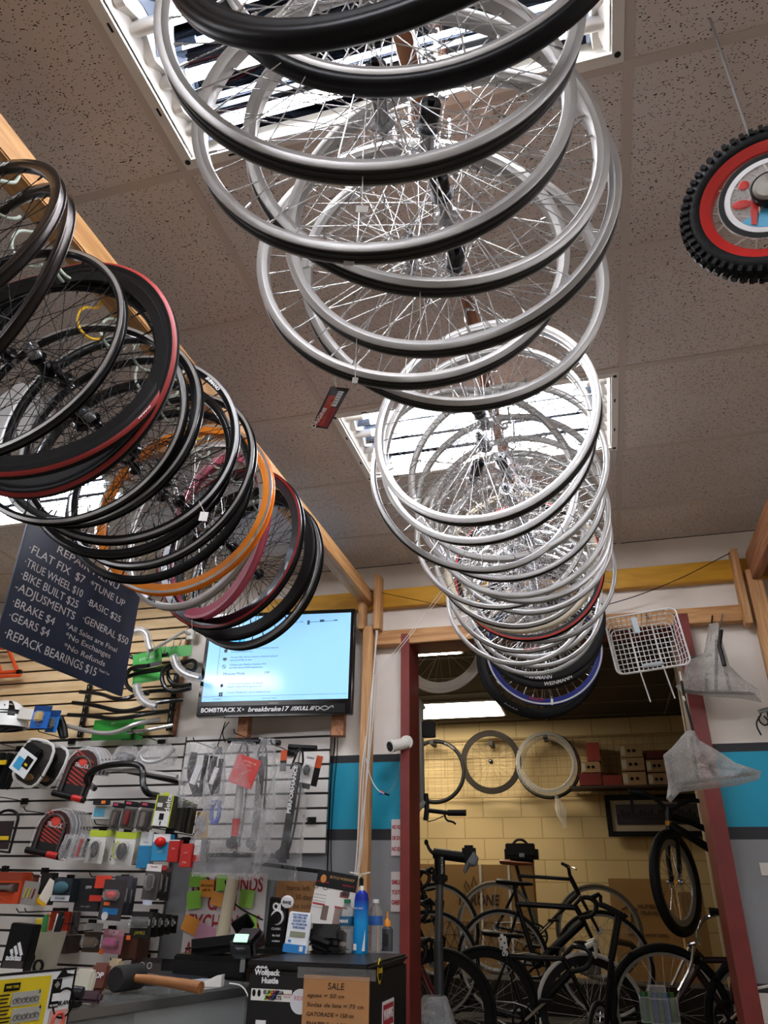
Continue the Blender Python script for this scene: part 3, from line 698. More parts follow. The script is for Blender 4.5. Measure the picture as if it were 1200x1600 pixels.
text('BOMBTRACK X', .034, M_wtxt, stp, (-TW*.335, -.0115, .034), depth=.0003, bold=.0008, width=.24); text('×', .03, M_wtxt, stp, (-TW*.19, -.0115, .034), depth=.0003)
text('breakbrake17', .036, M_wtxt, stp, (-TW*.03, -.0115, .034), depth=.0003, bold=.0008, shear=.2, width=.24); text('//SKULL ///', .03, M_wtxt, stp, (TW*.19, -.0115, .034), depth=.0003, bold=.0008, shear=.3)
MB().tube([(TW*.33+.05*math.cos(a), -.011, .034+.012*math.sin(a*3)) for a in [i*.4 for i in range(14)]], .003, 6).build('graphic', mat('grey_print2', 'bdbdbd', .4), stp)
MB().box((-.2, .12, -.02), (.06, .07, .16)).box((.36, .10, -.02), (.07, .07, .16)).build('mount_block', redwood, tv)

# ------------------------------------------------------------------ product builders
CL = clear('clear_plastic'); CL2 = clear('stiff_clear', opac=.05, rough=.05, bump=.35, bscale=12); CLB = clear('crinkled_bag', opac=.07, bump=1.0, bscale=34, rough=.10)
steel_b = mat('black_wire', '0e0e0e', .4, .4); steel = mat('bare_steel', 'b0b0b0', .3, .9); orangetag = mat('orange_sticker', 'f06a25', .6)
PAL = {}
def cm(c, r=.45): return mat('card_'+c+('' if r == .45 else 'r'), c, r)
def mpp(px, py, Y):
    d = ray(px, py); return (Y/d.y)/FPX
def holder(nm, lab, cat, box, Y, yaw=0., tilt=0., roll=0., group=None):
    x0, y0, x1, y1 = box; cx, cz, w_, h_ = rect(x0, y0, x1, y1, Y)
    return thing(nm, lab, cat, (cx, Y, cz), (tilt, roll, yaw), group), w_, h_
def card(nm, lab, cat, box, Y, c='e8e8e8', c2=None, band=0, blister=None, bshape='box', txt=(), yaw=0., tilt=0., roll=0., group=None, thick=.003, tab=False):
    """hanging card with a coloured header band, a product under a clear blister and print"""
    t, W, H = holder(nm, lab, cat, box, Y, yaw, tilt, roll, group)
    MB().box((0, 0, 0), (W, thick, H), bev=min(.004, thick*.45)).build('card', cm(c), t)
    if c2: 
        b = abs(band)*H; z = H/2-b/2 if band > 0 else -H/2+b/2
        MB().box((0, -thick/2-.0003, z), (W*.985, .0008, b)).build('print_band', cm(c2), t)
    if blister:
        bc_, bw, bh, bz = blister
        if bshape == 'box': pb_ = MB().box((0, -.018, bz*H), (W*bw, .026, H*bh), bev=.006)
        elif bshape == 'ell': pb_ = MB().ell((0, -.02, bz*H), (W*bw/2, .016, H*bh/2), 16)
        elif bshape == 'coil':
            pb_ = MB()
            for k in range(3): pb_.tube([(W*bw*.42*math.cos(a)*(1-.1*k), -.012-.006*k, bz*H+H*bh*.45*math.sin(a)*(1-.1*k)) for a in [2*PI*i/18 for i in range(18)]], .005, 6, closed=True)
        else:
            pb_ = MB().cyl((0, -.018, bz*H-H*bh/2), (0, -.018, bz*H+H*bh/2), W*bw/2, W*bw*.35, 14).box((0, -.018, bz*H), (W*bw*1.3, .012, H*bh*.3), bev=.003)
        pb_.build('product', cm(bc_, .4), t)
        MB().box((0, -.022, bz*H), (W*min(bw*1.3, .94), .04, H*min(bh*1.18, .94)), bev=.01).build('blister', CL2, t)
    if tab: MB().box((0, 0, H/2+.014), (W*.35, thick, .03)).build('hang_tab', cm(c), t)
    for s_, fz, ff, tc_ in txt:
        text(s_, ff*W, cm(tc_), t, (0, -thick/2-.0012, fz*H), depth=.0003, width=min(W*.86, ff*W*len(s_)*.55), name='lettering')
    return t
def pbox(nm, lab, cat, box, Y, depth=.05, c='333333', c2=None, band=.3, txt=(), yaw=0., tilt=0., roll=0., group=None, bev=.002, side=None, win=None):
    t, W, H = holder(nm, lab, cat, box, Y, yaw, tilt, roll, group)
    MB().box((0, depth/2, 0), (W, depth, H), bev=bev).build('carton', cm(c), t)
    if c2: 
        b = abs(band)*H; z = H/2-b/2 if band > 0 else -H/2+b/2
        MB().box((0, -.0006, z), (W*.99, .0012, b)).build('print_band', cm(c2), t)
    if win: 
        wc, ww, wh, wx, wz = win; MB().box((wx*W, -.001, wz*H), (ww*W, .002, wh*H)).build('print_panel', cm(wc), t)
    if side: MB().box((W/2+.0006, depth/2, 0), (.0012, depth*.98, H*.99)).build('side_print', cm(side), t)
    for s_, fz, ff, tc_ in txt: text(s_, ff*W, cm(tc_), t, (0, -.0024, fz*H), depth=.0003, width=min(W*.9, ff*W*len(s_)*.55))
    return t
def outline_round(W, H, r=None, n=8):
    r = r or W/2; pts = [(-W/2, -H/2), (W/2, -H/2)]
    for i in range(n+1):
        a = PI*i/n; pts.append((W/2*math.cos(a), H/2-r+r*math.sin(a)))
    return pts
def ulock_card(lab, box, Y, yaw=0., roll=0., full=True, group=None):
    t, W, H = holder('u_lock_pack', lab, 'bicycle lock', box, Y, yaw, 0, roll, group)
    MB().prism(outline_round(W, H), -.002, .002).build('clamshell', CL2, t)
    if full:
        MB().prism(outline_round(W*.86, H*.93), -.006, -.003).build('insert_card', cm('3a1512'), t)
        sw = MB()
        for k in range(9): 
            z = H*(.34-.075*k); sw.box((W*.03*math.sin(k), -.0068, z), (W*.62, .0012, H*.022), (0, .35, 0))
        sw.build('red_swirl', mat('lock_red', 'b23a30', .45), t)
        text('TRELOCK', W*.15, M_wtxt, t, (0, -.009, H*.16), depth=.0003, width=W*.4)
        MB().ell((0, -.009, H*.25), (W*.13, .003, W*.12)).build('emblem', mat('lock_emblem', 'd8473a', .4), t)
        MB().box((0, -.0066, -H*.30), (W*.84, .002, H*.2)).build('spec_panel', cm('151515'), t)
        sh = [(-W*.3, -.016, -H*.38), (-W*.3, -.016, H*.1)]+[(-W*.3*math.cos(a), -.016, H*.1+W*.3*math.sin(a)) for a in [PI*i/8 for i in range(1, 8)]]+[(W*.3, -.016, H*.1), (W*.3, -.016, -H*.38)]
        MB().tube(sh, .0075, 8).build('shackle', mat('grey_shackle', '55524f', .35, .5), t)
        MB().cyl((-W*.48, -.018, -H*.42), (W*.44, -.018, -H*.42), .017, n=14).build('crossbar', M_dark, t)
        MB().cyl((W*.1, -.018, -H*.42), (W*.38, -.018, -H*.42), .0175, n=14).build('end_sleeve', M_red, t)
    else:
        e = [(x, -.003, z) for x, z in outline_round(W, H)]
        MB().tube(e, .003, 6, closed=True).build('rim_bead', CL, t)
        MB().cyl((-W*.4, .012, -H*.42), (W*.4, .012, -H*.42), .012, n=12).build('crossbar', M_dark, t)
    return t
def peg(px, py, L=.33, lab='black wire peg hook on the slat wall', Y=4.03, m=None, g='peg hooks on the white slat panel'):
    p = atY(px, py, Y)
    o = MB().box((0, 0, 0), (.05, .004, .035)).tube([(0, 0, 0), (0, -L*.5, .002), (0, -L*.93, .0), (0, -L, .018)], .0028, 6).build('peg_hook', m or steel_b, None, (p.x, Y, p.z)); return tag(o, lab, 'hook', g)
PY = 3.86
def bagmesh(W, H, D, seed, topk=.35, waist=0.):
    """limp bag: narrow gathered top, fuller bottom, creased"""
    vs = []; fs = []; n = 36; rows_ = 26
    for j in range(rows_+1):
        v = j/rows_; z = H/2-H*v; k = topk+(1-topk)*min(1, v*1.8)**.8; k *= 1-waist*math.sin(v*PI*2)*.2
        if v > .95: k *= .94
        for i in range(n):
            a = 2*PI*i/n; c_ = math.copysign(abs(math.cos(a))**.7, math.cos(a)); s_ = math.sin(a)
            q = noise.noise(Vector((c_*2.2+seed, s_*2.2, z*14+seed)))*.16+noise.noise(Vector((c_*6+seed, s_*5, z*40)))*.07
            vs.append((W/2*k*c_*(1+q), D/2*k*s_*(1+q*2.2), z+.006*noise.noise(Vector((i*.7, seed, z*9)))))
    for j in range(rows_):
        for i in range(n): fs.append((j*n+i, (j+1)*n+i, (j+1)*n+(i+1) % n, j*n+(i+1) % n))
    return MB().add(vs, fs)
# ------------------------------------------------------------------ goods on the maple panel
def bar_path(pxs, Y, r, nm, lab, cat, m, group=None, ends=None, smooth=2):
    """a bar whose bends follow points of the photograph at the real distance Y (Y may vary by point)"""
    pts = [atY(p[0], p[1], p[2] if len(p) > 2 else Y) for p in pxs]; c = pts[len(pts)//2]
    t = thing(nm, lab, cat, tuple(c), group=group); loc = [p-c for p in pts]
    MB().tube(loc, r, 10, smooth=smooth).build('bar', m, t)
    if ends:
        for a, b in ((0, 1), (-1, -2)):
            d = (loc[b]-loc[a]).normalized(); MB().cyl(loc[a], loc[a]+d*.09, r*1.25, n=10).build('grip_end', ends, t)
    return t
alu = mat('silver_bar', 'b9b9b7', .25, .9)
bar_path([(125, 1081, 3.9), (160, 1084, 3.88), (178, 1092, 3.8), (200, 1092, 3.8), (222, 1080, 3.86), (290, 1078, 3.93)], 3.85, .012, 'handlebar', 'uppermost flat black handlebar on the maple panel', 'handlebar', M_blk, 'black handlebars on the maple panel')
bar_path([(114, 1098, 3.9), (150, 1102), (185, 1112), (210, 1110), (240, 1098), (286, 1093, 3.9)], 3.84, .013, 'handlebar', 'black riser handlebar under the uppermost flat one', 'handlebar', M_blk, 'black handlebars on the maple panel')
bar_path([(107, 1117, 3.9), (150, 1119), (175, 1124), (200, 1121), (225, 1116), (264, 1111, 3.9)], 3.82, .013, 'handlebar', 'third black handlebar, above the green backing card', 'handlebar', M_blk, 'black handlebars on the maple panel')
t = bar_path([(105, 1134, 3.9), (130, 1141), (165, 1147), (190, 1142), (210, 1131), (250, 1124, 3.9)], 3.80, .013, 'handlebar', 'grey handlebar in a clear sleeve in front of the green card', 'handlebar', M_sil2, None)
bar_path([(200, 1144, 3.9), (225, 1142), (270, 1133, 3.9)], 3.85, .011, 'handlebar', 'thin silver bar behind the green card', 'handlebar', alu)
gr = '2f9a35'
card('backing_card', 'large green backing card behind the sleeved grey handlebar', 'card', (145, 1124, 206, 1156), 3.93, gr, '247a2a', -.35, roll=0, txt=(('(//', .3, .06, 'e8e8e8'),))
card('backing_card', 'small green card right of the large green one', 'card', (192, 1124, 225, 1156), 3.97, '2a8a30', '247a2a', -.3)
# black upright standards
for i, (a, b, l) in enumerate((((137, 1070), (125, 1152), 'black slotted upright under the chalkboard'), ((272, 1055), (264, 1142), 'black slotted upright under the drop bars'))):
    p, q = atY(*a, 4.02), atY(*b, 4.02)
    t = thing('slotted_standard', l, 'bracket', (q.x, 4.015, q.z)); MB().box((0, 0, (p.z-q.z)/2), (.028, .018, p.z-q.z)).build('rail', M_dark, t)
    sl = MB()
    for k in range(8): sl.box((0, -.0095, .02+k*(p.z-q.z-.04)/7), (.006, .002, .018))
    sl.build('slots', mat('slot_grey', '8a8a86', .5), t)
# white display arm with hooks
p, q = atY(296, 990, 4.0), atY(231, 1020, 3.72)
t = thing('display_arm', 'white sloping display arm with hooks above the drop bars', 'bracket', tuple(p)); d = q-p
MB().box((0, .02, 0), (.05, .03, .07), bev=.003).build('wall_plate', white_enamel, t)
MB().tube([(0, 0, 0), (-.03, -.02, .01), tuple(d)], .010, 6).build('arm', mat('arm_grey', 'c8c8c4', .4), t)
for k in range(5):
    f_ = .2+.19*k; c_ = d*f_; MB().tube([tuple(c_), (c_.x, c_.y, c_.z-.04), (c_.x, c_.y-.012, c_.z-.055), (c_.x+.01, c_.y-.025, c_.z-.05)], .003, 6).build('hook', steel, t)
card('bar_header_card', 'green header card on the uppermost drop bar', 'card', (230, 1010, 299, 1027), 3.92, gr, None, txt=())
card('bar_header_card', 'green header card with white ticks on the middle drop bar', 'card', (208, 1018, 252, 1044), 3.78, gr, '1d1d1d', -.25, roll=-.15, txt=(('(//  ///', .1, .12, 'e8e8e8'),))
card('bar_header_card', 'green header card hanging lowest among the drop bars', 'card', (208, 1044, 254, 1066), 3.80, gr, '247a2a', -.2, roll=-.1)
Gd = 'drop bars hung on the white display arm'
bar_path([(196, 1003, 3.75), (194, 1018), (205, 1028), (225, 1030), (245, 1026), (262, 1022)], 3.8, .012, 'drop_bar', 'drop bar curling behind the chalkboard edge', 'handlebar', M_blk, Gd)
bar_path([(232, 1040, 3.7), (206, 1042), (196, 1055), (197, 1072), (212, 1082), (232, 1084)], 3.76, .0125, 'drop_bar', 'black drop bar whose left bend touches the chalkboard', 'handlebar', M_blk, Gd)
bar_path([(192, 1066, 3.8), (200, 1056), (225, 1050), (255, 1046), (280, 1040), (300, 1030, 3.78), (308, 1038, 3.75), (302, 1050, 3.72), (290, 1046, 3.7)], 3.8, .0125, 'drop_bar', 'long black drop bar running under the header cards', 'handlebar', M_blk, Gd)
bar_path([(268, 1038, 3.8), (256, 1045, 3.75), (252, 1060, 3.72), (258, 1076), (272, 1082), (298, 1075)], 3.72, .013, 'drop_bar', 'thick black drop bar curling right of the green cards', 'handlebar', M_blk, Gd)
bar_path([(262, 1040, 3.84), (262, 1058), (268, 1068), (280, 1072), (298, 1070)], 3.76, .012, 'drop_bar', 'black drop bar nested inside the thick right one', 'handlebar', M_blk, Gd)
for pts, l in (([(206, 988), (220, 984), (230, 990), (232, 1004), (236, 1016)], 'clear wrapped bar end right of the chalkboard'), ([(214, 1070), (216, 1085), (226, 1098), (244, 1104)], 'clear wrapped bar end below the green cards'), ([(272, 1025), (276, 1042), (290, 1054), (312, 1060)], 'clear wrapped bar end reaching over the television edge')):
    t = bar_path(pts, 3.70, .013, 'wrapped_bar_end', l, 'handlebar', M_sil2); pp = [atY(a, b, 3.70)-Vector(t.location) for a, b in pts]
    MB().tube(pp, [.028, .024], 12, smooth=2).build('plastic_sleeve', CLB, t)
t = thing('orange_bracket', 'orange cut-out bracket at the left edge of the maple panel', 'bracket', tuple(atY(15, 1035, 3.95)))
P_ = lambda a, b: atY(a, b, 3.95)-Vector(t.location)
ob = MB(); 
for a, b in (((12, 1012), (28, 1050)), ((-8, 1018), (2, 1052)), ((-10, 1052), (32, 1048)), ((-10, 1058), (32, 1055)), ((-10, 1012), (14, 1013))): ob.tube([P_(*a), P_(*b)], .011, 6)
ob.build('frame', mat('orange_steel', 'e8501c', .4), t)
MB().box(tuple(P_(30, 1050)), (.03, .03, .025), bev=.003).build('end_cap', M_dark, t)
# helmet
t, W, H = holder('bicycle_helmet', 'white and black vented helmet at the left edge', 'helmet', (-30, 1092, 44, 1140), 3.78)
hm = MB(); vs = []; fs = []
n, m_ = 20, 9
for j in range(m_+1):
    ph = (PI/2)*j/m_
    for i in range(n+1):
        a = PI*2*i/n; vs.append((W/2*math.cos(a)*math.sin(ph)*1.0, .11*math.sin(a)*math.sin(ph), H*.9*math.cos(ph)-H*.45))
for j in range(m_):
    for i in range(n): 
        if (i % 4 == 1) and 2 <= j <= 6: continue
        fs.append((j*(n+1)+i, (j+1)*(n+1)+i, (j+1)*(n+1)+i+1, j*(n+1)+i+1))
hm.add(vs, fs); hm.build('shell', mat('helmet_white', 'e6e6e2', .3), t)
MB().ell((0, 0, -H*.12), (W*.46, .10, H*.42), 20).build('liner', M_dark, t); MB().lathe([(W*.44, -.01), (W*.49, 0), (W*.44, .012)], 24, 'Z', T=Matrix.Translation((0, 0, -H*.45)) @ Matrix.Diagonal((1, .5, 1, 1))).build('rim_band', M_blk, t)
MB().tube([(-W*.3, -.03, -H*.45), (-W*.1, -.07, -H*.9), (W*.25, -.03, -H*.45)], .005, 6, smooth=2).build('strap', M_dark, t)
pbox('carton', 'plain white carton beside the helmet', 'box', (28, 1107, 56, 1124), 3.72, .05, 'd9d6cc', roll=.12)
card('part_card', 'front blue card with a black and gold part in the helmet corner', 'card', (50, 1103, 78, 1138), 3.70, '1f5fae', '123a6e', .25, ('c9a21f', .35, .4, .0), txt=(('LIGHT', -.3, .1, 'f0f0f0'),), roll=.06, group=None)
card('part_card', 'blue card half hidden behind the front blue card', 'card', (74, 1110, 92, 1144), 3.76, '1f6fb8', '123a6e', .3, ('1a1a1a', .5, .4, -.1), roll=.06)
for k in range(2): 
    t = bar_path([(86+k*8, 1120), (93+k*7, 1135), (98+k*4, 1152)], 3.82, .018, 'chain_bundle', ['dark metal part bundle right of the blue cards', 'second dark metal part bundle beside the maple panel edge'][k], 'bicycle part', M_mat)
# pegs
for a in ((62, 1122), (112, 1158), (252, 1160), (30, 1170), (38, 1252), (118, 1225), (160, 1300), (95, 1275), (200, 1295), (265, 1298), (110, 1372), (195, 1372), (225, 1352), (150, 1385), (175, 1452), (144, 1442), (88, 1424), (100, 1424), (228, 1496), (270, 1307), (290, 1313), (308, 1307), (70, 1361), (8, 1358), (48, 1372), (240, 1426), (40, 1378)):
    peg(a[0], a[1], .33)
# framed packs
def frame_pack(lab, box, Y, roll):
    t, W, H = holder('frame_pack', lab, 'lock pack', box, Y, .1, 0, roll)
    o_ = [(-.30, .5), (.32, .5), (.5, .3), (.42, -.3), (.2, -.5), (-.3, -.42), (-.46, -.25), (-.4, .36)]; o_ = [(x*W, z*H) for x, z in o_]
    MB().tube([(x, 0, z) for x, z in o_], .009, 6, closed=True, smooth=1).build('white_frame', mat('pack_white', 'd9d9d4', .4), t)
    MB().prism([(x*.9, z*.9) for x, z in o_], .002, .006).build('back_card', mat('smoked_card', '35322e', .5), t)
    MB().box((-.02, -.03, H*.12), (W*.5, .05, H*.5), (0, .3, 0), bev=.01).build('lock_body', M_mat, t)
    text('HIPLOK', W*.2, M_dark, t, (W*.33, -.012, -H*.02), (PI/2, -1.15, 0), depth=.0004, width=H*.36)
    MB().ell((W*.05, -.01, -H*.28), (W*.18, .01, H*.08)).build('gold_print', mat('gold_print', '8d6b3c', .5), t)
frame_pack('front white framed lock pack with black lock', (26, 1156, 76, 1230), 3.74, .22)
frame_pack('white framed lock pack behind the front one', (52, 1164, 99, 1231), 3.84, .22)
card('device_card', 'white cut-corner card with a blue and yellow screen print', 'card', (20, 1174, 52, 1210), 3.66, 'dfe3e2', None, 0, None, roll=.5, txt=())
dc = C.objects[-1]
dc = [o for o in bpy.data.objects if o.name.startswith('device_card')][0]; W, H = rect(20, 1174, 52, 1210, 3.66)[2:]
MB().box((-W*.15, -.003, -H*.1), (W*.4, .002, H*.5)).build('blue_print', cm('3a9ac8'), dc); MB().box((W*.2, -.003, H*.12), (W*.38, .003, H*.5), bev=.001).build('black_device', M_dark, dc); MB().box((W*.2, -.0052, H*.02), (W*.16, .001, H*.1)).build('yellow_print', cm('d8b81e'), dc)
pr = holder('light_pack', 'bundle of black lights hanging at the left edge under the helmet', 'bicycle light', (-12, 1170, 22, 1232), 3.75)
for k in range(3): MB().box((-.03+.03*k, .02*k, -.01), (pr[1]*.3, .04, pr[2]*.9), (0, .1*k, 0), bev=.008).build('light_body', M_mat, pr[0])
MB().box((.01, -.03, .03), (pr[1]*.35, .01, .025)).build('yellow_label', mat('card_d8b81e', 'd8b81e'), pr[0])
# U-lock packs
GL = 'boxed U-locks with red swirl cards'; GS2 = 'empty-looking clear clamshells behind the lock cards'
ulock_card('red swirl U-lock pack on the upper row', (98, 1168, 150, 1252), 3.72, .12, .2, True)
for k in range(4): ulock_card(['first', 'second', 'third', 'last'][k]+' clear clamshell edge behind the upper red swirl pack', (112+k*6, 1167+k*.5, 158+k*6, 1206+k*.5), 3.745+k*.022, .12, .2, False, GS2)
ulock_card('red swirl U-lock pack on the lower row', (55, 1263, 110, 1340), 3.70, .12, .16, True)
for k in range(6): ulock_card(['first', 'second', 'third', 'fourth', 'fifth', 'last'][k]+' clear clamshell edge behind the lower red swirl pack', (66+k*7, 1262+k*1.2, 116+k*5, 1340-k*2), 3.72+k*.022, .12, .14, False, GS2)
t, W, H = holder('cable_lock', 'black looped cable lock at the left edge of the lower rows', 'bicycle lock', (-14, 1262, 26, 1335), 3.76)
MB().tube([(W*.45*math.cos(a), 0, H*.25+H*.2*math.sin(a)) for a in [PI*i/8 for i in range(9)]]+[(-W*.45, 0, -H*.4), (W*.4, 0, -H*.45)], .008, 8, closed=True).build('loop', M_dark, t)
MB().box((0, .004, -.02), (W*.6, .004, H*.6)).build('card', cm('2a2022'), t); MB().box((.01, -.002, -H*.15), (W*.4, .003, .02)).build('label', mat('card_d8b81e', 'd8b81e'), t)
t, W, H = holder('multi_tool_pack', 'bagged mini pumps in front of the lower lock clamshells', 'tool', (96, 1305, 140, 1342), 3.64)
for k in range(4): MB().cyl((-W*.35+k*W*.22, 0, -H*.4), (-W*.25+k*W*.22, 0, H*.35), .009, n=8).build('tool', [M_dark, M_sil2, M_red, M_dark][k], t)
bagmesh(W*1.05, H*1.1, .06, 3, .8).build('bag', CLB, t)
# bagged bars
t = bar_path([(148, 1232, 3.8), (134, 1222), (138, 1208), (160, 1197), (190, 1193), (214, 1194), (224, 1202), (222, 1220), (228, 1240), (246, 1243, 3.8)], 3.70, .017, 'drop_bar', 'large black drop bar across the middle of the white panel', 'handlebar', M_blk)
t = bar_path([(133, 1200, 3.84), (200, 1202), (240, 1208), (277, 1214)], 3.74, .014, 'sleeved_bar', 'grey sleeved bar behind the large drop bar', 'handlebar', M_sil2)
t = bar_path([(200, 1206, 3.84), (250, 1216), (290, 1225)], 3.78, .011, 'straight_bar', 'straight black bar pointing right behind the large drop bar', 'handlebar', M_blk)
def bagged(lab, box, Y, seed, inner, topk=.35, D=.1, roll=0., cat='bag', nm='clear_bag', bagm=None, waist=0):
    t, W, H = holder(nm, lab, cat, box, Y, 0, 0, roll)
    if inner: inner(t, W, H)
    bagmesh(W, H, D, seed, topk, waist).build('bag', bagm or CLB, t); return t
def saddle_in(t, W, H):
    MB().ell((0, 0, 0), (W*.4, .03, H*.22), 16, (0, .15, 0)).build('saddle', M_mat, t)
bagged('clear bag with a black saddle right of the upper lock pack', (176, 1166, 216, 1200), 3.84, 5, saddle_in, .6)
bagged('clear bag with a curved grey bar near the panel middle', (214, 1164, 274, 1196), 3.82, 8, lambda t, W, H: MB().tube([(-W*.4, 0, .0), (-W*.3, 0, -H*.3), (0, 0, -H*.35), (W*.3, 0, -H*.1), (W*.45, 0, H*.3)], .011, 8, smooth=2).build('bar', M_sil2, t), .7)
# row of small lights
pbox('light_case', 'small light in a clear case with a blue face', 'bicycle light', (146, 1259, 170, 1280), 3.74, .06, 'c8ccc8', None, 0, win=('58b4d4', .6, .6, -.1, 0), yaw=.3)
for k, (b_, c_, l) in enumerate((((170, 1262, 188, 1297), '6b5f58', 'leftmost tall clear light case with a grey light'), ((187, 1260, 211, 1296), '7a2522', 'middle clear light case with a red light inside'), ((212, 1262, 236, 1299), '77706a', 'right clear light case with a grey upright light'))):
    t, W, H = holder('light_case', l, 'bicycle light', b_, 3.70, .25, 0, .1)
    MB().box((0, .03, 0), (W*.92, .06, H*.95), bev=.012).build('case', mat('case_grey', '8f8f88', .35), t); MB().box((0, -.004, 0), (W*.66, .008, H*.78), bev=.003).build('window', cm('3b3431'), t)
    MB().box((0, -.012, 0), (W*.3, .016, H*.62), bev=.005).build('light', mat('light_'+c_, c_, .3), t)
    MB().box((0, .02, H*.62), (W*.8, .05, H*.22), bev=.002).build('header', M_dark, t); MB().box((-.01, -.006, H*.64), (W*.3, .002, H*.1)).build('header_print', mat('magenta_print', 'c8385c', .5), t)
for k in range(1): pbox('header_box', 'black header box with orange sticker above the blue light', 'box', (145, 1250, 166, 1257), 3.70, .04, '1c1c1c', win=('f08030', .3, .7, .3, 0))
t = pbox('phone_holder_box', 'grey and yellow phone holder box lettered delta', 'box', (241, 1242, 268, 1292), 3.68, .06, '4b4a3c', 'b9c832', .03, txt=(), roll=.07, side='3a3a30')
W, H = rect(241, 1242, 268, 1292, 3.68)[2:]
MB().box((0, -.002, -H*.24), (W*.88, .002, H*.46)).build('photo_panel', cm('e4e4e2'), t); MB().box((0, -.004, -H*.18), (W*.26, .003, H*.2), bev=.001).build('print', M_mat, t); MB().box((0, -.004, -H*.38), (W*.06, .003, H*.12)).build('print', M_mat, t)
for sx in (-1, 1): MB().box((sx*W*.46, -.002, 0), (W*.06, .002, H*.98)).build('edge_print', cm('c9d63a'), t)
text('delta', W*.42, M_wtxt, t, (W*.26, -.004, H*.24), (PI/2, -PI/2, 0), depth=.0004, bold=.0008); MB().box((-W*.22, -.003, H*.18), (W*.3, .002, H*.13)).build('print', cm('d8d8d4'), t)
MB().box((0, 0, H*.54), (W*.35, .004, H*.08), bev=.001).build('hang_tab', cm('c9d63a'), t)
for k in range(4): pbox('phone_holder_box', ['first', 'second', 'third', 'last'][k]+' dark box edge queued behind the lettered phone holder box', 'box', (270+k*7, 1246+k*3, 277+k*7, 1296+k*2), 3.74+k*.02, .05, ['33332a', '4a4a40', '2c2c26', '3c3b31'][k], 'a8b53a', .04, roll=.07)
# green cards
for k, (b_, l, bl) in enumerate((((137, 1297, 163, 1349), 'front lime and white card with a black coiled cable', 'coil'), ((165, 1297, 176, 1347), 'lime card edge behind the coiled cable card', None), ((178, 1300, 209, 1352), 'lime and white card with a yellow cord and black clip', 'ell'), ((208, 1299, 217, 1350), 'lime card edge behind the yellow cord card', None))):
    t = card('accessory_card', l, 'card', b_, 3.70+.05*(bl is None), 'dcdcd4', 'b4c832', .2, ('22201c', .5, .5, -.08) if bl else None, bl or 'box', txt=(), yaw=.1, roll=.04)
    if k == 2: 
        W, H = rect(*b_, 3.7)[2:]; MB().tube([(-W*.25+.02*math.cos(a), -.02, -H*.05+H*.24*math.sin(a)) for a in [2*PI*i/16 for i in range(16)]], .004, 6, closed=True).build('yellow_cord', mat('lime_cord', 'c9d63a', .5), t)
pbox('light_box', 'white and blue wedge light box left of the red bell box', 'box', (217, 1300, 236, 1356), 3.72, .05, 'd9dcdc', '1f7fae', -.62, txt=(('airtur', .22, .12, '1f7fae'),), yaw=.1)
t = pbox('light_box', 'blue and white light box showing a round red light', 'box', (238, 1303, 264, 1345), 3.70, .05, '2b93c4', 'dfe3e4', .3, txt=(('super', -.15, .12, 'f0f0f0'),), yaw=.05)
MB().ell((0, -.012, .025), (.032, .018, .024), 16).build('red_light', mat('red_lens', 'd8221c', .15), t)
pbox('carton', 'left of two small red cartons under the phone holder box', 'box', (262, 1312, 279, 1347), 3.70, .04, 'b8241f', 'd8d8d8', .05, txt=(('TAIL', .1, .16, 'e8c8c0'),))
pbox('carton', 'right of two small red cartons, next to the white and black one', 'box', (281, 1318, 299, 1355), 3.68, .04, 'bb2b25', None, 0, txt=(('MI.', -.3, .2, 'e8c8c0'), ('LIGHT', .1, .13, 'e8c8c0')))
t = pbox('carton', 'white and black striped carton beside the bagged pumps', 'box', (303, 1312, 312, 1346), 3.70, .04, 'e4e4e0', 'b8241f', -.3, txt=(('SPEED', .2, .28, '1c1c1c'),), yaw=.2); pbox('carton', 'black side of a carton right of the white striped one', 'box', (313, 1313, 321, 1346), 3.72, .04, '241a1a')
# row three
t = pbox('flashlight_box', 'orange carton with a window showing a flashlight, left edge', 'box', (-14, 1362, 32, 1412), 3.60, .07, 'c4461f', '8e3a22', .28, win=('3a1c14', .86, .28, 0, .02), txt=(('SMART', -.33, .14, 'e86a40'),))
MB().cyl((-.05, -.012, .0), (.02, -.012, .0), .012, n=12).cyl((.02, -.012, 0), (.06, -.012, 0), .013, .02, n=12).build('flashlight', steel, t)
pbox('carton', 'brown carton top behind the orange flashlight box', 'box', (30, 1366, 50, 1400), 3.88, .05, '8a4528')
t = card('tool_card', 'grey card with yellow and red tyre levers', 'card', (34, 1377, 59, 1414), 3.62, '8f8b84', None, 0, None, roll=.08); W, H = rect(34, 1377, 59, 1414, 3.62)[2:]
for k, c_ in enumerate(('c8b83a', 'c8b83a', '8e2f2a')): MB().box((-W*.25+k*W*.25, -.005, 0), (.008, .006, H*.45), (0, .15, 0), bev=.002).build('tyre_lever', mat('lever_'+str(c_), c_, .4), t)
pbox('carton', 'black carton over a yellow base beside the tyre lever card', 'box', (60, 1363, 78, 1414), 3.68, .05, '1c1a18', 'd8a91c', -.32, txt=(('EDGE', -.35, .2, '1c1c1c'),))
t = card('part_card', 'yellow edged white card leaning at an angle', 'card', (66, 1374, 82, 1415), 3.62, 'e0d8c8', 'e0a81c', -.14, None, roll=.45)
t = pbox('mask_box', 'dark box with a teal mask above a white label', 'box', (82, 1372, 111, 1408), 3.60, .06, '263038', 'c8ccd0', -.25, txt=(('(V) mask', -.37, .12, '30405c'),))
MB().ell((0, -.012, .01), (.045, .015, .028), 16).build('teal_mask', mat('teal_fabric', '3a6470', .7), t)
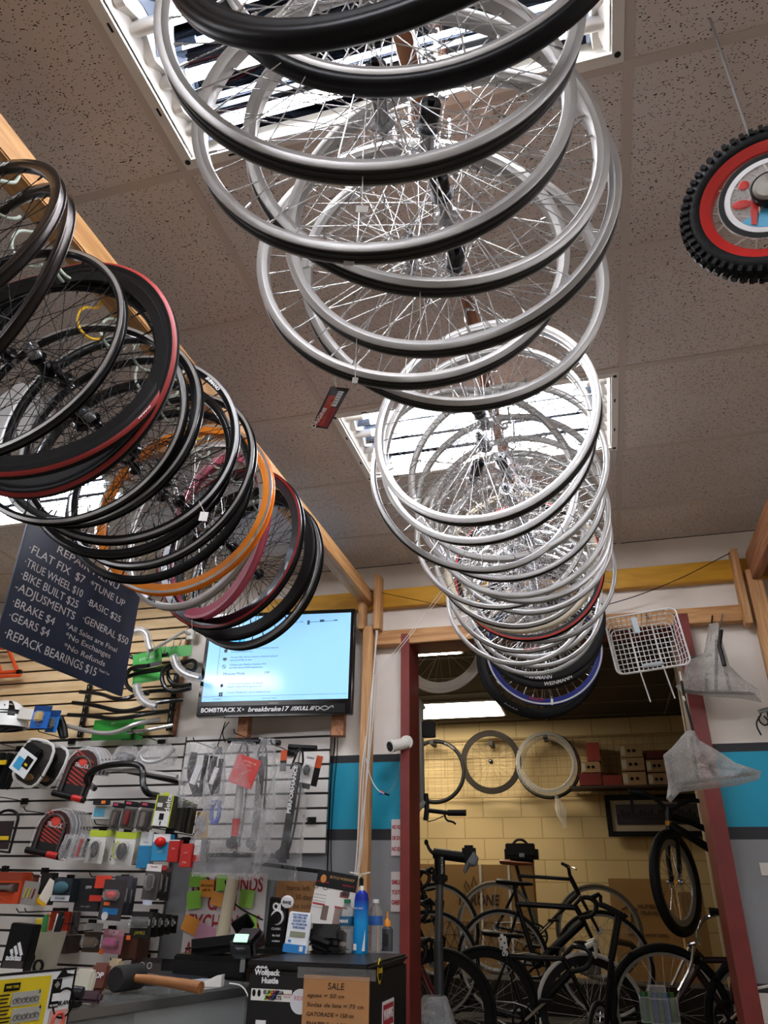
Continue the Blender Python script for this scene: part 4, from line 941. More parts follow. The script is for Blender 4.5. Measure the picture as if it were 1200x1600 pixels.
pbox('light_box', 'black light box lettered 099 with a red sleeve', 'box', (118, 1372, 156, 1424), 3.66, .06, '1c1c1e', None, 0, txt=(('099', .22, .14, 'd8d8d8'), ('bike light', -.35, .07, '909090')), win=('c8382a', .5, .18, .35, -.1))
card('price_flag', 'bright red card flag above the red light blister', 'card', (149, 1368, 174, 1388), 3.64, 'd8402c', None, 0)
t = card('light_blister', 'large clear blister with a red light and blue label', 'card', (158, 1374, 194, 1438), 3.58, '3a3436', None, 0, ('c8201a', .5, .22, .12), 'ell', roll=.03)
W, H = rect(158, 1374, 194, 1438, 3.58)[2:]
MB().box((0, -.004, -H*.28), (W*.66, .002, H*.15)).build('blue_label', cm('2478b4'), t); MB().cyl((-W*.18, -.005, -H*.4), (-W*.18, -.008, -H*.4), W*.14, n=16).build('round_label', cm('d8d8d4'), t); MB().box((-W*.2, -.004, -H*.1), (W*.25, .002, H*.08)).build('orange_label', orangetag, t)
for k in range(2): card('light_blister', ['clear blister directly behind the red light one', 'clear blister last behind the red light one'][k], 'card', (176+k*9, 1368+k*3, 204+k*7, 1428+k*2), 3.66+.05*k, '46464c', None, 0, ('20242c', .6, .4, 0), 'box')
t = card('part_blister', 'front clear blister with a red and white header', 'card', (225, 1350, 249, 1406), 3.62, '4a4644', 'e4e0dc', .2, ('1c1c1c', .4, .4, 0), 'ell', txt=(('PULEOMA', .42, .12, 'b02820'),), roll=.05)
MB().box((0, -.004, -.09), (.05, .002, .02)).build('white_label', cm('c8d0e0'), t)
for k in range(2): card('part_blister', ['blister directly behind the red and white headed one', 'blister last behind the red and white headed one'][k], 'card', (244+k*8, 1352+k*4, 258+k*8, 1404+k*3), 3.68+.04*k, '332f2e', ['a83028', '5a3a38'][k], .15, ('161616', .5, .5, 0))
for k in range(5): 
    l = ['front black and yellow blister of black grips', 'second yellow marked blister behind the black grips', 'third yellow marked blister of the row under the clear parts', 'fourth yellow marked blister of the row under the clear parts', 'rearmost yellow marked blister at the panel edge'][k]
    t = card('grip_blister', l, 'card', (204+k*12, 1424+k*1.5, 237+k*10, 1466-k*2), 3.60+.05*k, '1a1a18', '16160f', -.3, ('262422', .8, .35, .1), 'ell', txt=(('JAMKS', -.3, .18, 'd8c82a'),) if k < 1 else (('ZEFAL', .38, .12, 'd8c82a'),), roll=0)
    if k == 0: MB().box((-.055, -.006, -.055), (.022, .002, .018)).build('orange_sticker', orangetag, t)
t = card('bell_blister', 'pink blister lettered POP with a pink bell', 'card', (159, 1452, 192, 1490), 3.84, 'b87888', 'c48c9a', .25, ('e060a0', .6, .32, -.02), 'box', txt=(('POP', .36, .26, 'f0e0e4'),), roll=.05)
MB().box((-.05, -.006, -.05), (.025, .002, .02)).build('orange_sticker', orangetag, t)
t = card('horn_card', 'brown striped card with a white cap left of the pink blister', 'card', (131, 1442, 158, 1488), 3.86, '4a3828', 'b0b0ac', .3, ('6a5020', .7, .3, -.15), 'box')
for k in range(4): card('snack_pack', ['orange red pack standing left in the row over the cup', 'second orange red pack in the row over the cup', 'white pack in the row over the cup', 'grey pack at the end of the row over the cup'][k], 'pack', (78+k*14-(k > 1)*10, 1424, 96+k*13-(k > 1)*12, 1460), 3.82+.02*k, ['c8401c', 'b8301c', 'c8c8c0', '55504c'][k], None, 0, None, thick=.02)
pbox('carton', 'dark brown carton behind the cup and scissors', 'box', (70, 1462, 104, 1490), 3.90, .12, '3a2620')
pbox('carton', 'dull brown carton right of the pink bell blister', 'box', (186, 1462, 214, 1500), 3.90, .12, '5a3626')
card('earbud_card', 'clear card with two white rings low on the panel', 'card', (204, 1496, 252, 1522), 3.96, '5a5450', '3a3434', .3, None, txt=(('O O', 0, .25, 'e8e8e8'),))
# ------------------------------------------------------------------ poster corner
redp = mat('poster_red', 'a8242c', .6)
t, W, H = holder('wall_poster', 'white poster in red capitals reading NO REFUNDS and EXCHANGES', 'poster', (288, 1362, 412, 1500), 4.05)
MB().box((0, .006, 0), (W, .008, H), bev=.003).build('sheet', mat('poster_white', 'd8d2d0', .35), t)
for s_, z, h in (('NO REFUNDS', .36, .10), ('CASH -', .14, .10), ('EXCHANGES', -.10, .115), ('ALL SALES FINAL', -.38, .08)): text(s_, h, redp, t, (0, .0008, z*H), depth=.0004, bold=.002, width=W*(.9 if len(s_) > 7 else .45))
for s_, b_, c_, r_ in (('note lowest on the left of the poster', (285, 1432, 310, 1458), 'f0a040', .35), ('green note left over the poster top', (296, 1365, 322, 1386), '8fce4a', 0), ('green note beside the large E', (292, 1392, 314, 1420), '8fce4a', -.12), ('orange note with handwriting', (312, 1375, 334, 1402), 'f0a040', 0),
                     ('plain orange note right of the written one', (330, 1394, 351, 1416), 'f0a850', .2), ('green note high beside the paper roll', (338, 1366, 354, 1392), '8fce4a', 0), ('green note right of the paper roll', (374, 1390, 396, 1418), '9ad058', .12), ('green note above the card machine', (376, 1430, 401, 1454), '9ad058', -.15), ('pink note behind the card machine', (305, 1445, 338, 1475), 'd8a0b8', .3)):
    n_, w_, h_ = holder('sticky_note', s_, 'note', b_, 4.036, 0, .04, r_); MB().box((0, 0, 0), (w_, .001, h_)).build('paper', mat('note_'+c_, c_, .7), n_)
    if 'handwriting' in s_: text('discount\nask in', .022, M_dark, n_, (0, -.0012, .005), depth=.0002)
t, W, H = holder('paper_roll', 'upright cream paper roll in front of the poster', 'paper', (345, 1368, 366, 1470), 3.95, 0, 0, .12)
MB().cyl((0, 0, -H/2), (0, 0, H/2), W*.42, n=20).build('roll', mat('cream_paper', 'd8cdb0', .7), t)
t, W, H = holder('cardboard_sign', 'brown cardboard sign with faint handwriting right of the poster', 'sign', (430, 1376, 500, 1430), 4.05)
MB().box((0, .006, 0), (W, .008, H)).build('board', mat('cardboard', 'a87a4c', .8, mottle=.2, mscale=20), t)
for k, s_ in enumerate(('Items left', 'after 30 days', 'will be sold')): text(s_, .035, mat('faint_ink', '5a4028', .8), t, (0, .0005, H*(.28-.26*k)), depth=.0003)
tag(MB().tube([atY(352, 1376, 4.0), atY(356, 1400, 3.98), atY(372, 1418, 3.96), atY(395, 1430, 3.9), atY(410, 1437, 3.8)], .004, 6, smooth=2).build('power_cable', M_dark), 'black cable looping over the poster to the lock display', 'cable')

# ------------------------------------------------------------------ hanging pumps in bags
def pump(lab, top, bot, Y, foot, hand, body, accent=None, label=None, label2=None, gauge=True):
    pt, pb_ = atY(*top, Y), atY(*bot, Y); t = thing('floor_pump', lab, 'floor pump', tuple(pb_)); d = pt-pb_; L = d.length; u = d.normalized()
    MB().cyl((0, 0, 0), u*(L*.86), .021, n=16).build('barrel', body, t); MB().cyl(u*(L*.86), u*L, .006, n=8).build('piston_rod', steel, t)
    hb = [Vector((hand[0], 0, .006)), Vector((0, 0, 0)), Vector((hand[1], 0, -.006))]; MB().tube([u*L+v for v in hb], .015, 10).build('handle', M_dark, t)
    MB().cyl(u*(.02), u*(.07), .034, .024, n=16).build('collar', M_dark, t)
    fb = MB().box((foot[2], -.01, -.02), (foot[0], .05, .018), (0, foot[1], 0), bev=.006); fb.box((foot[2], -.01, -.02), (.05, .16, .016), (0, foot[1], 0), bev=.006); fb.build('foot', M_dark, t)
    if gauge: MB().cyl((0, -.02, .035), (0, -.05, .035), .024, n=22).build('gauge', M_dark, t)
    MB().tube([Vector((.03, -.01, .04)), u*(L*.3)+Vector((.045, -.01, 0)), u*(L*.9)+Vector((.035, -.01, 0)), u*(L*1.02)+Vector((.0, -.02, 0)), u*(L*.8)+Vector((-.03, -.02, 0))], .006, 7, smooth=2).build('hose', M_dark, t)
    if accent: MB().cyl(u*(L*.02), u*(L*.28), .0235, n=16).build('coloured_sleeve', accent, t)
    if label:
        R_ = Matrix.Rotation(math.atan2(-u.x, u.z), 3, 'Y').to_euler(); ang = math.atan2(u.x, u.z)
        text(label, .028, M_wtxt, t, u*(L*.62)+Vector((0, -.0225, 0)), (PI/2, ang-PI/2, 0), depth=.0004, bold=.001, width=L*.42)
    return t, u, L
pump('black floor pump lettered PERFORMANCE in a clear bag', (470, 1168), (441, 1348), 3.82, (.36, .10, .02), (-.07, .09), M_dark, label='PERFORMANCE')
pump('floor pump with a red sleeve in the crinkled bag under the red card', (383, 1158), (365, 1330), 3.78, (.30, .0, -.03), (-.1, .09), M_sil2, M_red)
pump('dark floor pump hidden between the two bagged ones', (412, 1160), (396, 1330), 3.90, (.30, .06, .04), (-.06, .1), M_mat)
G3 = None
t, W, H = holder('clear_bag', 'tall crinkled clear bag around the red sleeved pump', 'bag', (318, 1156, 412, 1368), 3.74, 0, 0, .05); bagmesh(W, H, .16, 11, .4, .5).build('bag', CLB, t)
t, W, H = holder('clear_bag', 'tall clear bag hanging between the two front pumps', 'bag', (380, 1150, 430, 1345), 3.80, 0, 0, .05); bagmesh(W, H, .10, 15, .5).build('bag', CLB, t)
t, W, H = holder('clear_bag', 'clear bag around the black PERFORMANCE pump', 'bag', (408, 1190, 476, 1372), 3.80, 0, 0, .06); bagmesh(W, H, .14, 21, .5).build('bag', clear('thin_bag', opac=.05, bump=.6, bscale=18), t)
def blackbits(t, W, H):
    MB().tube([(-W*.2, 0, H*.35), (-W*.25, .0, 0), (W*.05, 0, -H*.3)], .022, 8, smooth=2).build('black_part', M_blk, t)
    MB().tube([(W*.2, 0, H*.3), (W*.15, 0, -H*.3)], .014, 8).build('black_part', M_mat, t); MB().box((0, -.02, 0), (W*.2, .01, H*.3), (0, .3, 0)).build('white_print', cm('dcdcdc'), t)
bagged('crinkled bag of black parts left of the pumps', (284, 1160, 334, 1262), 3.76, 31, blackbits, .7, .12)
bagged('crinkled bag with black and white parts under the television corner', (322, 1168, 352, 1258), 3.70, 37, blackbits, .4, .10)
t = card('hang_card', 'red card with a white line drawing of a pump', 'card', (362, 1182, 402, 1228), 3.70, 'c43a34', None, 0, None, roll=.32); W, H = rect(362, 1182, 402, 1228, 3.6)[2:]
text('BOMBA DE\nPISO', .016, mat('card_print_pink', 'e8b0a8', .5), t, (W*.1, -.003, H*.28), depth=.0003)
MB().tube([(W*.2, -.003, H*.12), (-W*.1, -.003, -H*.15), (-W*.25, -.003, -H*.38), (-W*.05, -.003, -H*.34), (0, -.003, -H*.1), (W*.28, -.003, H*.08)], .0013, 5, closed=True).build('line_drawing', mat('card_print_pink', 'e8b0a8', .5), t)
t = card('hang_card', 'white card with a black part beside the PERFORMANCE pump', 'card', (472, 1176, 490, 1232), 3.80, 'd8d6d2', '2a2a2a', -.15, ('141414', .6, .3, 0), 'ell', roll=.18, txt=(('Zefal', .36, .22, '1c1c1c'),))
card('hang_card', 'orange and black card right of the PERFORMANCE pump', 'card', (484, 1180, 500, 1228), 3.86, '1a1a1a', 'd8582a', .4, roll=.2)
card('hang_card', 'orange and black card edge left of the PERFORMANCE pump', 'card', (438, 1172, 448, 1205), 3.90, 'd8582a', '1a1a1a', -.5)
t, W, H = holder('blue_part', 'blue plastic part hanging under the bag of black parts', 'bicycle part', (326, 1250, 346, 1298), 3.78)
MB().tube([(W*.3*math.cos(a), 0, H*.1+H*.35*math.sin(a)) for a in [2*PI*i/14 for i in range(14)]], .012, 8, closed=True).box((0, 0, H*.42), (W*.9, .03, H*.14), bev=.008).build('body', mat('bright_blue', '2456b8', .3), t)
card('hang_card', 'yellow card edge with dark pedals beside the blue part', 'card', (306, 1268, 326, 1310), 3.86, 'e0b020', None, 0, ('1c1c1c', .6, .6, 0), 'ell')
peg(340, 1172, .3); peg(400, 1160, .3, 'black wire peg hook on the short slat panel', g='peg hooks on the short slat panel'); peg(455, 1176, .3, 'black wire peg hook on the short slat panel', g='peg hooks on the short slat panel'); peg(487, 1282, .12, 'short peg hook left empty on the short slat panel', g=None)
for a, b, c_, l in (((352, 1128), (345, 1150), (338, 1172), 'thin black wire dropping left under the television'), ((358, 1128), (346, 1143), (352, 1160), 'thin black wire under the television mount')):
    tag(MB().tube([atY(*a, 3.98), atY(*b, 4.0), atY(*c_, 4.0)], .003, 5, smooth=2).build('power_cable', M_dark), l, 'cable')
tag(MB().tube([atY(522, 1125, 4.0), atY(524, 1160, 4.03), atY(518, 1200, 4.055), atY(514, 1290, 4.055), atY(511, 1370, 4.055), atY(513, 1400, 4.055)], .0045, 6, smooth=2).build('power_cable', M_dark), 'black cable running down beside the teal band', 'cable')
tag(MB().tube([atY(526, 1125, 4.0), atY(528, 1170, 4.03), atY(521, 1240, 4.055), atY(516, 1330, 4.055), atY(521, 1400, 4.055)], .003, 6, smooth=2).build('power_cable', M_dark), 'thinner black cable right of the thick one on the teal band', 'cable')

# ------------------------------------------------------------------ small fridge and what stands on it
FX0, FX1, FY, FZ = atY(390, 1500, 2.6).x, -.765, 2.6, 1.30
FW = FX1-FX0
fr = thing('mini_fridge', 'black mini fridge covered in stickers beside the doorway', 'fridge', ((FX0+FX1)/2, FY, 0))
fb_ = mat('fridge_black', '121214', .35, bump=.15, bscale=500)
MB().box((0, .27, .65), (FW, .50, 1.26), bev=.01).build('cabinet', fb_, fr); MB().box((0, .255, FZ-.011), (FW+.010, .53, .022), bev=.008).build('top', fb_, fr)
MB().box((0, .012, 1.015), (FW-.006, .035, .51), bev=.01).build('freezer_door', fb_, fr); MB().box((0, .012, .37), (FW-.006, .035, .72), bev=.01).build('door', fb_, fr)
def onf(px, py): p = atY(px, py, FY-.008); return p.x-(FX0+FX1)/2, p.z
u_, v_ = onf(417, 1522); s1 = text('Wolfpack', .022, M_wtxt, fr, (u_, -.0075, v_+.004), bold=.001, depth=.0004, name='sticker'); text('Hustle', .022, M_wtxt, fr, (u_+.012, -.0075, v_-.018), bold=.001, depth=.0004, name='sticker')
MB().prism([(-.03, 0), (-.02, .011), (-.012, .003), (-.005, .014), (.0, .003), (.008, .010), (.013, 0)], -.0078, -.0072).build('sticker', M_wtxt, fr, (u_-.012, 0, v_+.015), None)
x0, z0 = onf(393, 1544); x1, z1 = onf(455, 1566)
bs = MB().box(((x0+x1)/2, -.0075, (z0+z1)/2), (x1-x0, .001, z0-z1)).build('sticker', mat('card_e4e4de', 'e4e4de'), fr); cx_, cz_ = (x0+x1)/2, (z0+z1)/2
for k, c_ in enumerate(('8ac43a', 'e0c42a', 'c83a30', '2a4a9a', '1c1c1c')): MB().box((cx_-.012+k*.007, -.0084, cz_), (.006, .0006, (z0-z1)*1.05), (0, .6, 0)).build('stripe', mat('stripe_'+c_, c_), bs)
text('EURO-ASIA\nIMPORTS', .014, M_dark, bs, (cx_+.008, -.0092, cz_), depth=.0002, bold=.0004); text('AUTHORIZED\nDEALER', .007, mat('card_b05848', 'b05848'), bs, (cx_+.055, -.0088, cz_), depth=.0002)
for k in (-.06, -.042): MB().ell((cx_+k, -.0085, cz_+.004), (.006, .0006, .01)).build('rider_print', M_dark, bs)
x0, z0 = onf(469, 1565); MB().cyl((x0, -.007, z0), (x0, -.0085, z0), .034, n=28).build('sticker', mat('pale_round', 'd8dce0', .4), fr); text('RIDE', .016, mat('card_c85050', 'c85050'), fr, (x0-.004, -.0092, z0+.008), depth=.0002)
x0, z0 = onf(407, 1600); MB().box((x0, -.0075, z0), (.035, .001, .02)).build('sticker', M_wtxt, fr)
sx = FX1-(FX0+FX1)/2+.0008
p = atX(593, 1517, FX1); MB().prism([(.028*math.cos(a)*(1+.12*math.cos(4*a)), .034*math.sin(a)*(1+.1*math.cos(4*a))) for a in [2*PI*i/24 for i in range(24)]], -.001, .001).build('sticker', mat('sticker_yellow', 'd8b820', .5), fr, (sx, p.y-FY, p.z), (0, 0, PI/2))
MB().prism([(.022*math.cos(a), .028*math.sin(a)) for a in [2*PI*i/20 for i in range(20)]], -.0018, .0018).build('sticker_centre', M_dark, fr, (sx, p.y-FY, p.z), (0, 0, PI/2)); text('CDM', .018, mat('sticker_yellow', 'd8b820', .5), fr, (sx+.0022, p.y-FY, p.z), (PI/2, 0, PI/2), bold=.0008)
p = atX(606, 1590, FX1); MB().box((sx, p.y-FY, p.z-.03), (.001, .15, .16)).build('sticker', mat('card_e4e4e0', 'e4e4e0'), fr); MB().box((sx+.0006, p.y-FY, p.z+.01), (.001, .13, .06)).build('sticker_band', redp, fr); text('WARNING', .04, M_wtxt, fr, (sx+.0014, p.y-FY, p.z+.01), (PI/2, 0, PI/2), bold=.001, width=.115, depth=.0003)
a_, b_ = atY(475, 1523, FY-.03), atY(577, 1525, FY-.03); bot = atY(470, 1640, FY-.03)
sg = thing('cardboard_price_sign', 'brown cardboard SALE price list taped to the fridge', 'sign', ((a_.x+b_.x)/2, FY-.03, (a_.z+bot.z)/2)); SW, SH = b_.x-a_.x, a_.z-bot.z
MB().box((0, .004, 0), (SW, .006, SH)).build('board', mat('cardboard_tan', 'b07f4f', .8, mottle=.15, mscale=14), sg); ink = mat('marker_ink', '2e1e14', .8)
text('SALE', .026, ink, sg, (0, -.0003, SH/2-.028), depth=.0003, shear=.1)
for k, s_ in enumerate(('aguas = 50 cn', 'Sodas de lata = 75 cn', 'GATORADE = 150 cn', 'SNAPPLE = 1.50 cn', 'Coca Cola botella = 150 cn', 'galletas - 1.00 cn')): text(s_, .0155, ink, sg, (-SW/2+.014, -.0003, SH/2-.058-.0245*k-(.008 if k == 5 else 0)), align='LEFT', depth=.0003, shear=.15, width=min(SW*.86, .0078*len(s_)+.02))
MB().box((0, -.001, SH/2+.006), (SW*1.2, .0008, .03)).build('tape', clear('tape_clear', opac=.04, bump=.3), sg)
def base(px, py, z=FZ): return atZ(px, py, z)
def hgt(px, p, ytop): return max(.005, atY(px, ytop, p.y).z-p.z)
# tilted lock display
p = base(432, 1487); H = hgt(432, p, 1402); t = thing('lock_display', 'black counter display for a bell lettered knog', 'display', tuple(p), (.10, 0, -.1))
MB().box((0, 0, H/2), (.085, .012, H), (0, .10, 0), bev=.004).build('panel', M_blk, t); MB().box((0, -.01, .008), (.12, .09, .016), bev=.003).build('foot', M_blk, t)
MB().lathe([(.020, -.004), (.026, -.004), (.026, .006), (.020, .006)], 26, 'Y', True, c=(.006, -.012, H*.64)).build('bell_ring', M_wtxt, t); MB().cyl((.004, -.004, H*.62), (.004, -.03, H*.62), .018, n=18).build('bell_body', M_dark, t)
text('Oi', .034, M_wtxt, t, (0, -.008, H*.83), bold=.0016); MB().ell((.045, -.008, H*.93), (.028, .003, .022), 18).prism([(.03, H*.86), (.04, H*.90), (.036, H*.80)], -.009, -.007).build('speech_bubble', M_wtxt, t); text('knog', .018, M_dark, t, (.045, -.0125, H*.93), shear=.1)
for s_, z in (('CLASSIC', .42), ('the bell', .3), ('re-born', .2), ('knog', .06)): text(s_, .011, M_wtxt, t, (0, -.0075, H*z))
# card payment notice with display
p = base(464, 1490); H = hgt(464, p, 1425); t = thing('payment_notice', 'white and blue notice with a small grey display panel', 'sign', tuple(p), (0, 0, -.06))
MB().box((0, 0, H/2), (.092, .014, H), (-.12, .06, 0), bev=.004).build('panel', mat('card_e8ecee', 'e8ecee'), t); MB().box((.02, .035, .02), (.06, .06, .04), bev=.01).build('foot', white_enamel, t)
yb = lambda z: -.0085+.12*(z-H/2)
for s_, z, h in (('TAX PURCHASE', .93, .009), ('FEE WILL BE', .86, .01), ('ADDED ON', .78, .010), ('ALL OR BEFORE', .70, .009), ('PURCHASE', .62, .010)): text(s_, h, mat('print_blue', '2a6aa8', .5), t, (.004, yb(z*H), z*H), (PI/2-.12, .06, 0), depth=.0003, bold=.0003)
MB().box((.002, yb(H*.46), H*.46), (.062, .002, H*.13), (-.12, .06, 0)).build('lcd', mat('lcd_grey', '8b9078', .3), t); MB().box((-.006, yb(H*.12)-.0005, H*.12), (.09, .001, H*.2), (-.12, .06, 0)).build('blue_band', mat('band_blue', '1f7fc4', .4), t)
MB().box((.022, yb(H*.12)-.0015, H*.12), (.014, .001, .016), (-.12, .06, 0)).build('white_mark', M_wtxt, t); MB().box((-.028, yb(H*.3), H*.3), (.012, .001, .008), (-.12, .06, 0)).build('blue_mark', mat('band_blue', '1f7fc4', .4), t)
# flyer in a stand
p = base(490, 1489); H = atY(508, 1360, p.y).z-p.z
t = thing('flyer_stand', 'tall leaning flyer with photographs in a black stand', 'flyer', tuple(p), (0, 0, .08))
FH = H-.09; sh = Matrix.Translation((.02, .05, .09)) @ Euler((-.12, .14, 0)).to_matrix().to_4x4()
MB().box((.02, .0, FH/2), (.165, .002, FH)).build('flyer', mat('paper_white', 'dedbd4', .3), t).matrix_local = sh
fl_ = [c for c in t.children][0]
MB().box((.02, -.0015, FH-.03), (.165, .001, .06)).build('header', M_dark, fl_); MB().ell((-.035, -.0025, FH-.03), (.012, .001, .015)).build('crest', mat('card_c88030', 'c88030'), fl_)
text('BICYCLE WORKSHOP', .013, mat('card_c8a060', 'c8a060'), fl_, (.04, -.0026, FH-.02), depth=.0002, width=.1)
for x, z, w_, h_, c_ in ((.065, .70, .03, .045, '4a4440'), (.06, .60, .035, .02, '7a4038'), (-.005, .22, .025, .05, '6a584e'), (.05, .20, .035, .06, '8a7468')): MB().box((x, -.0015, FH*z), (w_, .001, h_)).build('photograph', mat('photo_'+c_, c_, .4), fl_)
for x, z in ((-.035, .78), (.07, .78), (-.035, .36), (.055, .36)): MB().box((x, -.0015, FH*z), (.05, .001, .006)).build('red_heading', redp, fl_)
lines = MB()
for z in [i*.011 for i in range(40)]:
    if .05 < z < FH-.08 and not (FH*.36-.008 < z < FH*.36+.006): lines.box((-.035, -.0012, z), (.05, .0006, .0025)); 
lines.build('small_print', mat('print_grey', 'a8a49c', .6), fl_)
MB().tube([(-.06, -.002, FH*.70), (-.05, -.002, FH*.73), (-.03, -.002, FH*.73), (-.02, -.002, FH*.70)], .0008, 5).lathe([(.009, -.001), (.0105, -.001), (.0105, .001), (.009, .001)], 14, 'Y', True, c=(-.06, -.002, FH*.69)).lathe([(.009, -.001), (.0105, -.001), (.0105, .001), (.009, .001)], 14, 'Y', True, c=(-.02, -.002, FH*.69)).build('bicycle_print', M_dark, fl_)
MB().box((.04, .03, .055), (.14, .10, .07), (-.2, 0, 0), bev=.02).build('stand', M_blk, t); MB().box((.03, -.02, .03), (.10, .06, .04), (.5, .3, 0), bev=.015).build('scanner_nose', M_blk, t); MB().box((.04, .02, .012), (.15, .11, .02), bev=.008).build('foot', M_blk, t)
# bottles
water = mat('clear_pet', 'c8d4d8', .06, spec=1.0); wat = bpy.data.materials.new('water_bottle_plastic'); wat.use_nodes = True
bb = wat.node_tree.nodes['Principled BSDF']; bb.inputs['Transmission Weight'].default_value = .9; bb.inputs['Roughness'].default_value = .05; bb.inputs['IOR'].default_value = 1.15; bb.inputs['Base Color'].default_value = (.88, .92, .94, 1)
def bottle(lab, px, py, ytop, capc, labc, brand=None):
    p = base(px, py); H = hgt(px, p, ytop); r = H*.155; t = thing('water_bottle', lab, 'bottle', tuple(p))
    pr = [(0, .004), (r*.8, 0), (r, .006)]
    for k in range(9): z = H*(.06+.045*k); pr += [(r*(1 if k % 2 else .93), z)]
    pr += [(r*.97, H*.50), (r*.97, H*.68), (r, H*.70), (r*.8, H*.82), (r*.42, H*.90), (r*.40, H*.93)]
    MB().lathe(pr, 26).build('bottle', wat, t); MB().cyl((0, 0, H*.925), (0, 0, H), r*.46, n=18).build('cap', mat('cap_'+capc, capc, .4), t)
    MB().lathe([(r*1.0, H*.50), (r*1.01, H*.51), (r*1.01, H*.67), (r, H*.68)], 26).build('label', mat('label_'+labc, labc, .4), t)
    if brand: text(brand, r*.55, M_wtxt, t, (-r*.1, -r*1.04, H*.585), depth=.0006, bold=.0005, width=r*1.2)
bottle('water bottle with a green cap and MIAMI label', 540, 1489, 1405, '1f7a4a', '1f5a7a', 'MIAMI'); bottle('water bottle with a white cap and blue label', 586, 1487, 1405, 'e4e4e2', '2c62a8')
p = base(563, 1490); H = hgt(563, p, 1384); r = H*.125; t = thing('spray_can', 'tall blue spray bottle between the water bottles', 'spray bottle', tuple(p))
bm2 = bpy.data.materials.new('blue_gradient_print'); bm2.use_nodes = True; nt = bm2.node_tree; b2 = nt.nodes['Principled BSDF']; tc = nt.nodes.new('ShaderNodeTexCoord'); sp_ = nt.nodes.new('ShaderNodeSeparateXYZ'); rp = nt.nodes.new('ShaderNodeValToRGB'); mt = nt.nodes.new('ShaderNodeMath'); mt.operation = 'DIVIDE'; mt.inputs[1].default_value = H
nt.links.new(tc.outputs['Object'], sp_.inputs[0]); nt.links.new(sp_.outputs['Z'], mt.inputs[0]); nt.links.new(mt.outputs[0], rp.inputs['Fac']); nt.links.new(rp.outputs['Color'], b2.inputs['Base Color'])
rp.color_ramp.elements[0].color = col('1a9be0'); rp.color_ramp.elements[0].position = .45; rp.color_ramp.elements[1].color = col('1430a0'); rp.color_ramp.elements[1].position = .8; b2.inputs['Roughness'].default_value = .2
MB().lathe([(0, 0), (r*.94, 0), (r, .004), (r, H*.78), (r*.85, H*.88), (r*.45, H*.92), (r*.42, H*.93)], 28).build('can', bm2, t); MB().cyl((0, 0, H*.92), (0, 0, H), r*.34, r*.26, n=16).build('nozzle', white_enamel, t)
MB().box((-r*.45, -r*.92, .022), (r*.5, .002, .02)).build('barcode_patch', M_wtxt, t); text('FLAT SPRAY', .007, M_wtxt, t, (-r*.1, -r*1.02, H*.66), depth=.0006); MB().prism([(r*.5, .01), (r*.9, .01), (r*.9, H*.35)], -.03, -.027).build('white_flash', M_wtxt, t)
p = base(605, 1486); H = hgt(605, p, 1424); t = thing('glue_bottle', 'small grey bottle with an orange pointed cap', 'bottle', tuple(p)); r = H*.16
MB().lathe([(0, 0), (r, 0), (r, H*.55), (r*.6, H*.62)], 20).build('bottle', mat('smoke_plastic', '4a4c50', .25), t); MB().lathe([(r*.62, H*.6), (r*.55, H*.75), (r*.2, H*.82), (r*.14, H)], 16).build('nozzle_cap', mat('orange_cap', 'e89020', .4), t)
MB().box((0, -r*.99, H*.28), (r*.9, .002, H*.3)).build('label', mat('label_dark', '26241c', .5), t)

# ------------------------------------------------------------------ counter and what lies on it
CZ = 1.20; c1, c2 = atZ(110, 1573, CZ), atZ(386, 1537, CZ); dd = (c2-c1); dd.z = 0; yw = math.atan2(dd.y, dd.x); un = dd.normalized(); pn = Vector((-un.y, un.x, 0))
cs = thing('glass_showcase', 'glass showcase counter with a silver edge', 'display counter', tuple(c1), (0, 0, yw)); CLn = dd.length+.05; XS = -.35; DPT = .62
glass = clear('case_glass', 'dfe8e6', .10, .03, 0., 1); almet = mat('satin_aluminium', 'a8aaa8', .3, .85)
L_ = CLn-XS; xm = (CLn+XS)/2
cs['label'] = 'glass showcase counter with a silver edge, left of the fridge'
cs.location.z = 0
MB().box((xm, DPT/2, CZ-.006), (L_, DPT, .010)).build('glass_top', mat('counter_top_glass', '7d7f7c', .12, .2), cs); MB().box((xm, .008, CZ-.022), (L_, .02, .03), bev=.003).build('edge_rail', almet, cs)
MB().box((xm, .014, CZ-.33), (L_, .006, .58)).build('front_glass', glass, cs, smooth=False); MB().box((CLn-.012, .012, CZ-.33), (.022, .022, .60)).build('corner_rail', almet, cs); MB().box((CLn-.004, DPT/2, CZ-.33), (.006, DPT, .58)).build('side_glass', glass, cs, smooth=False)
MB().box((xm, DPT/2, .29), (L_, DPT-.02, .58)).build('plinth', M_mat, cs, smooth=False); MB().box((xm, DPT/2+.03, CZ-.32), (L_-.04, DPT-.08, .008)).build('shelf', glass, cs, smooth=False); MB().box((xm, DPT-.01, CZ-.33), (L_, .012, .58)).build('back_panel', mat('case_back', '8a8c88', .5), cs, smooth=False)
def incase(nm, lab, cat, u, v, z, sz, c_, extra=None):
    t = thing(nm, lab, cat, tuple(Vector((c1.x, c1.y, z))+un*u+pn*v), (0, 0, yw)); MB().box((0, 0, sz[2]/2), sz, bev=.003).build('body', mat('goods_'+c_, c_, .45), t)
    if extra: extra(t, sz)
    return t
sz_ = CZ-.316
incase('goods_box', 'purple box upright at the near end inside the showcase', 'box', .03, .12, sz_, (.05, .05, .20), '3a2458'); incase('goods_box', 'dark blue box beside the purple one inside the showcase', 'box', .10, .16, sz_, (.06, .05, .22), '1c2440')
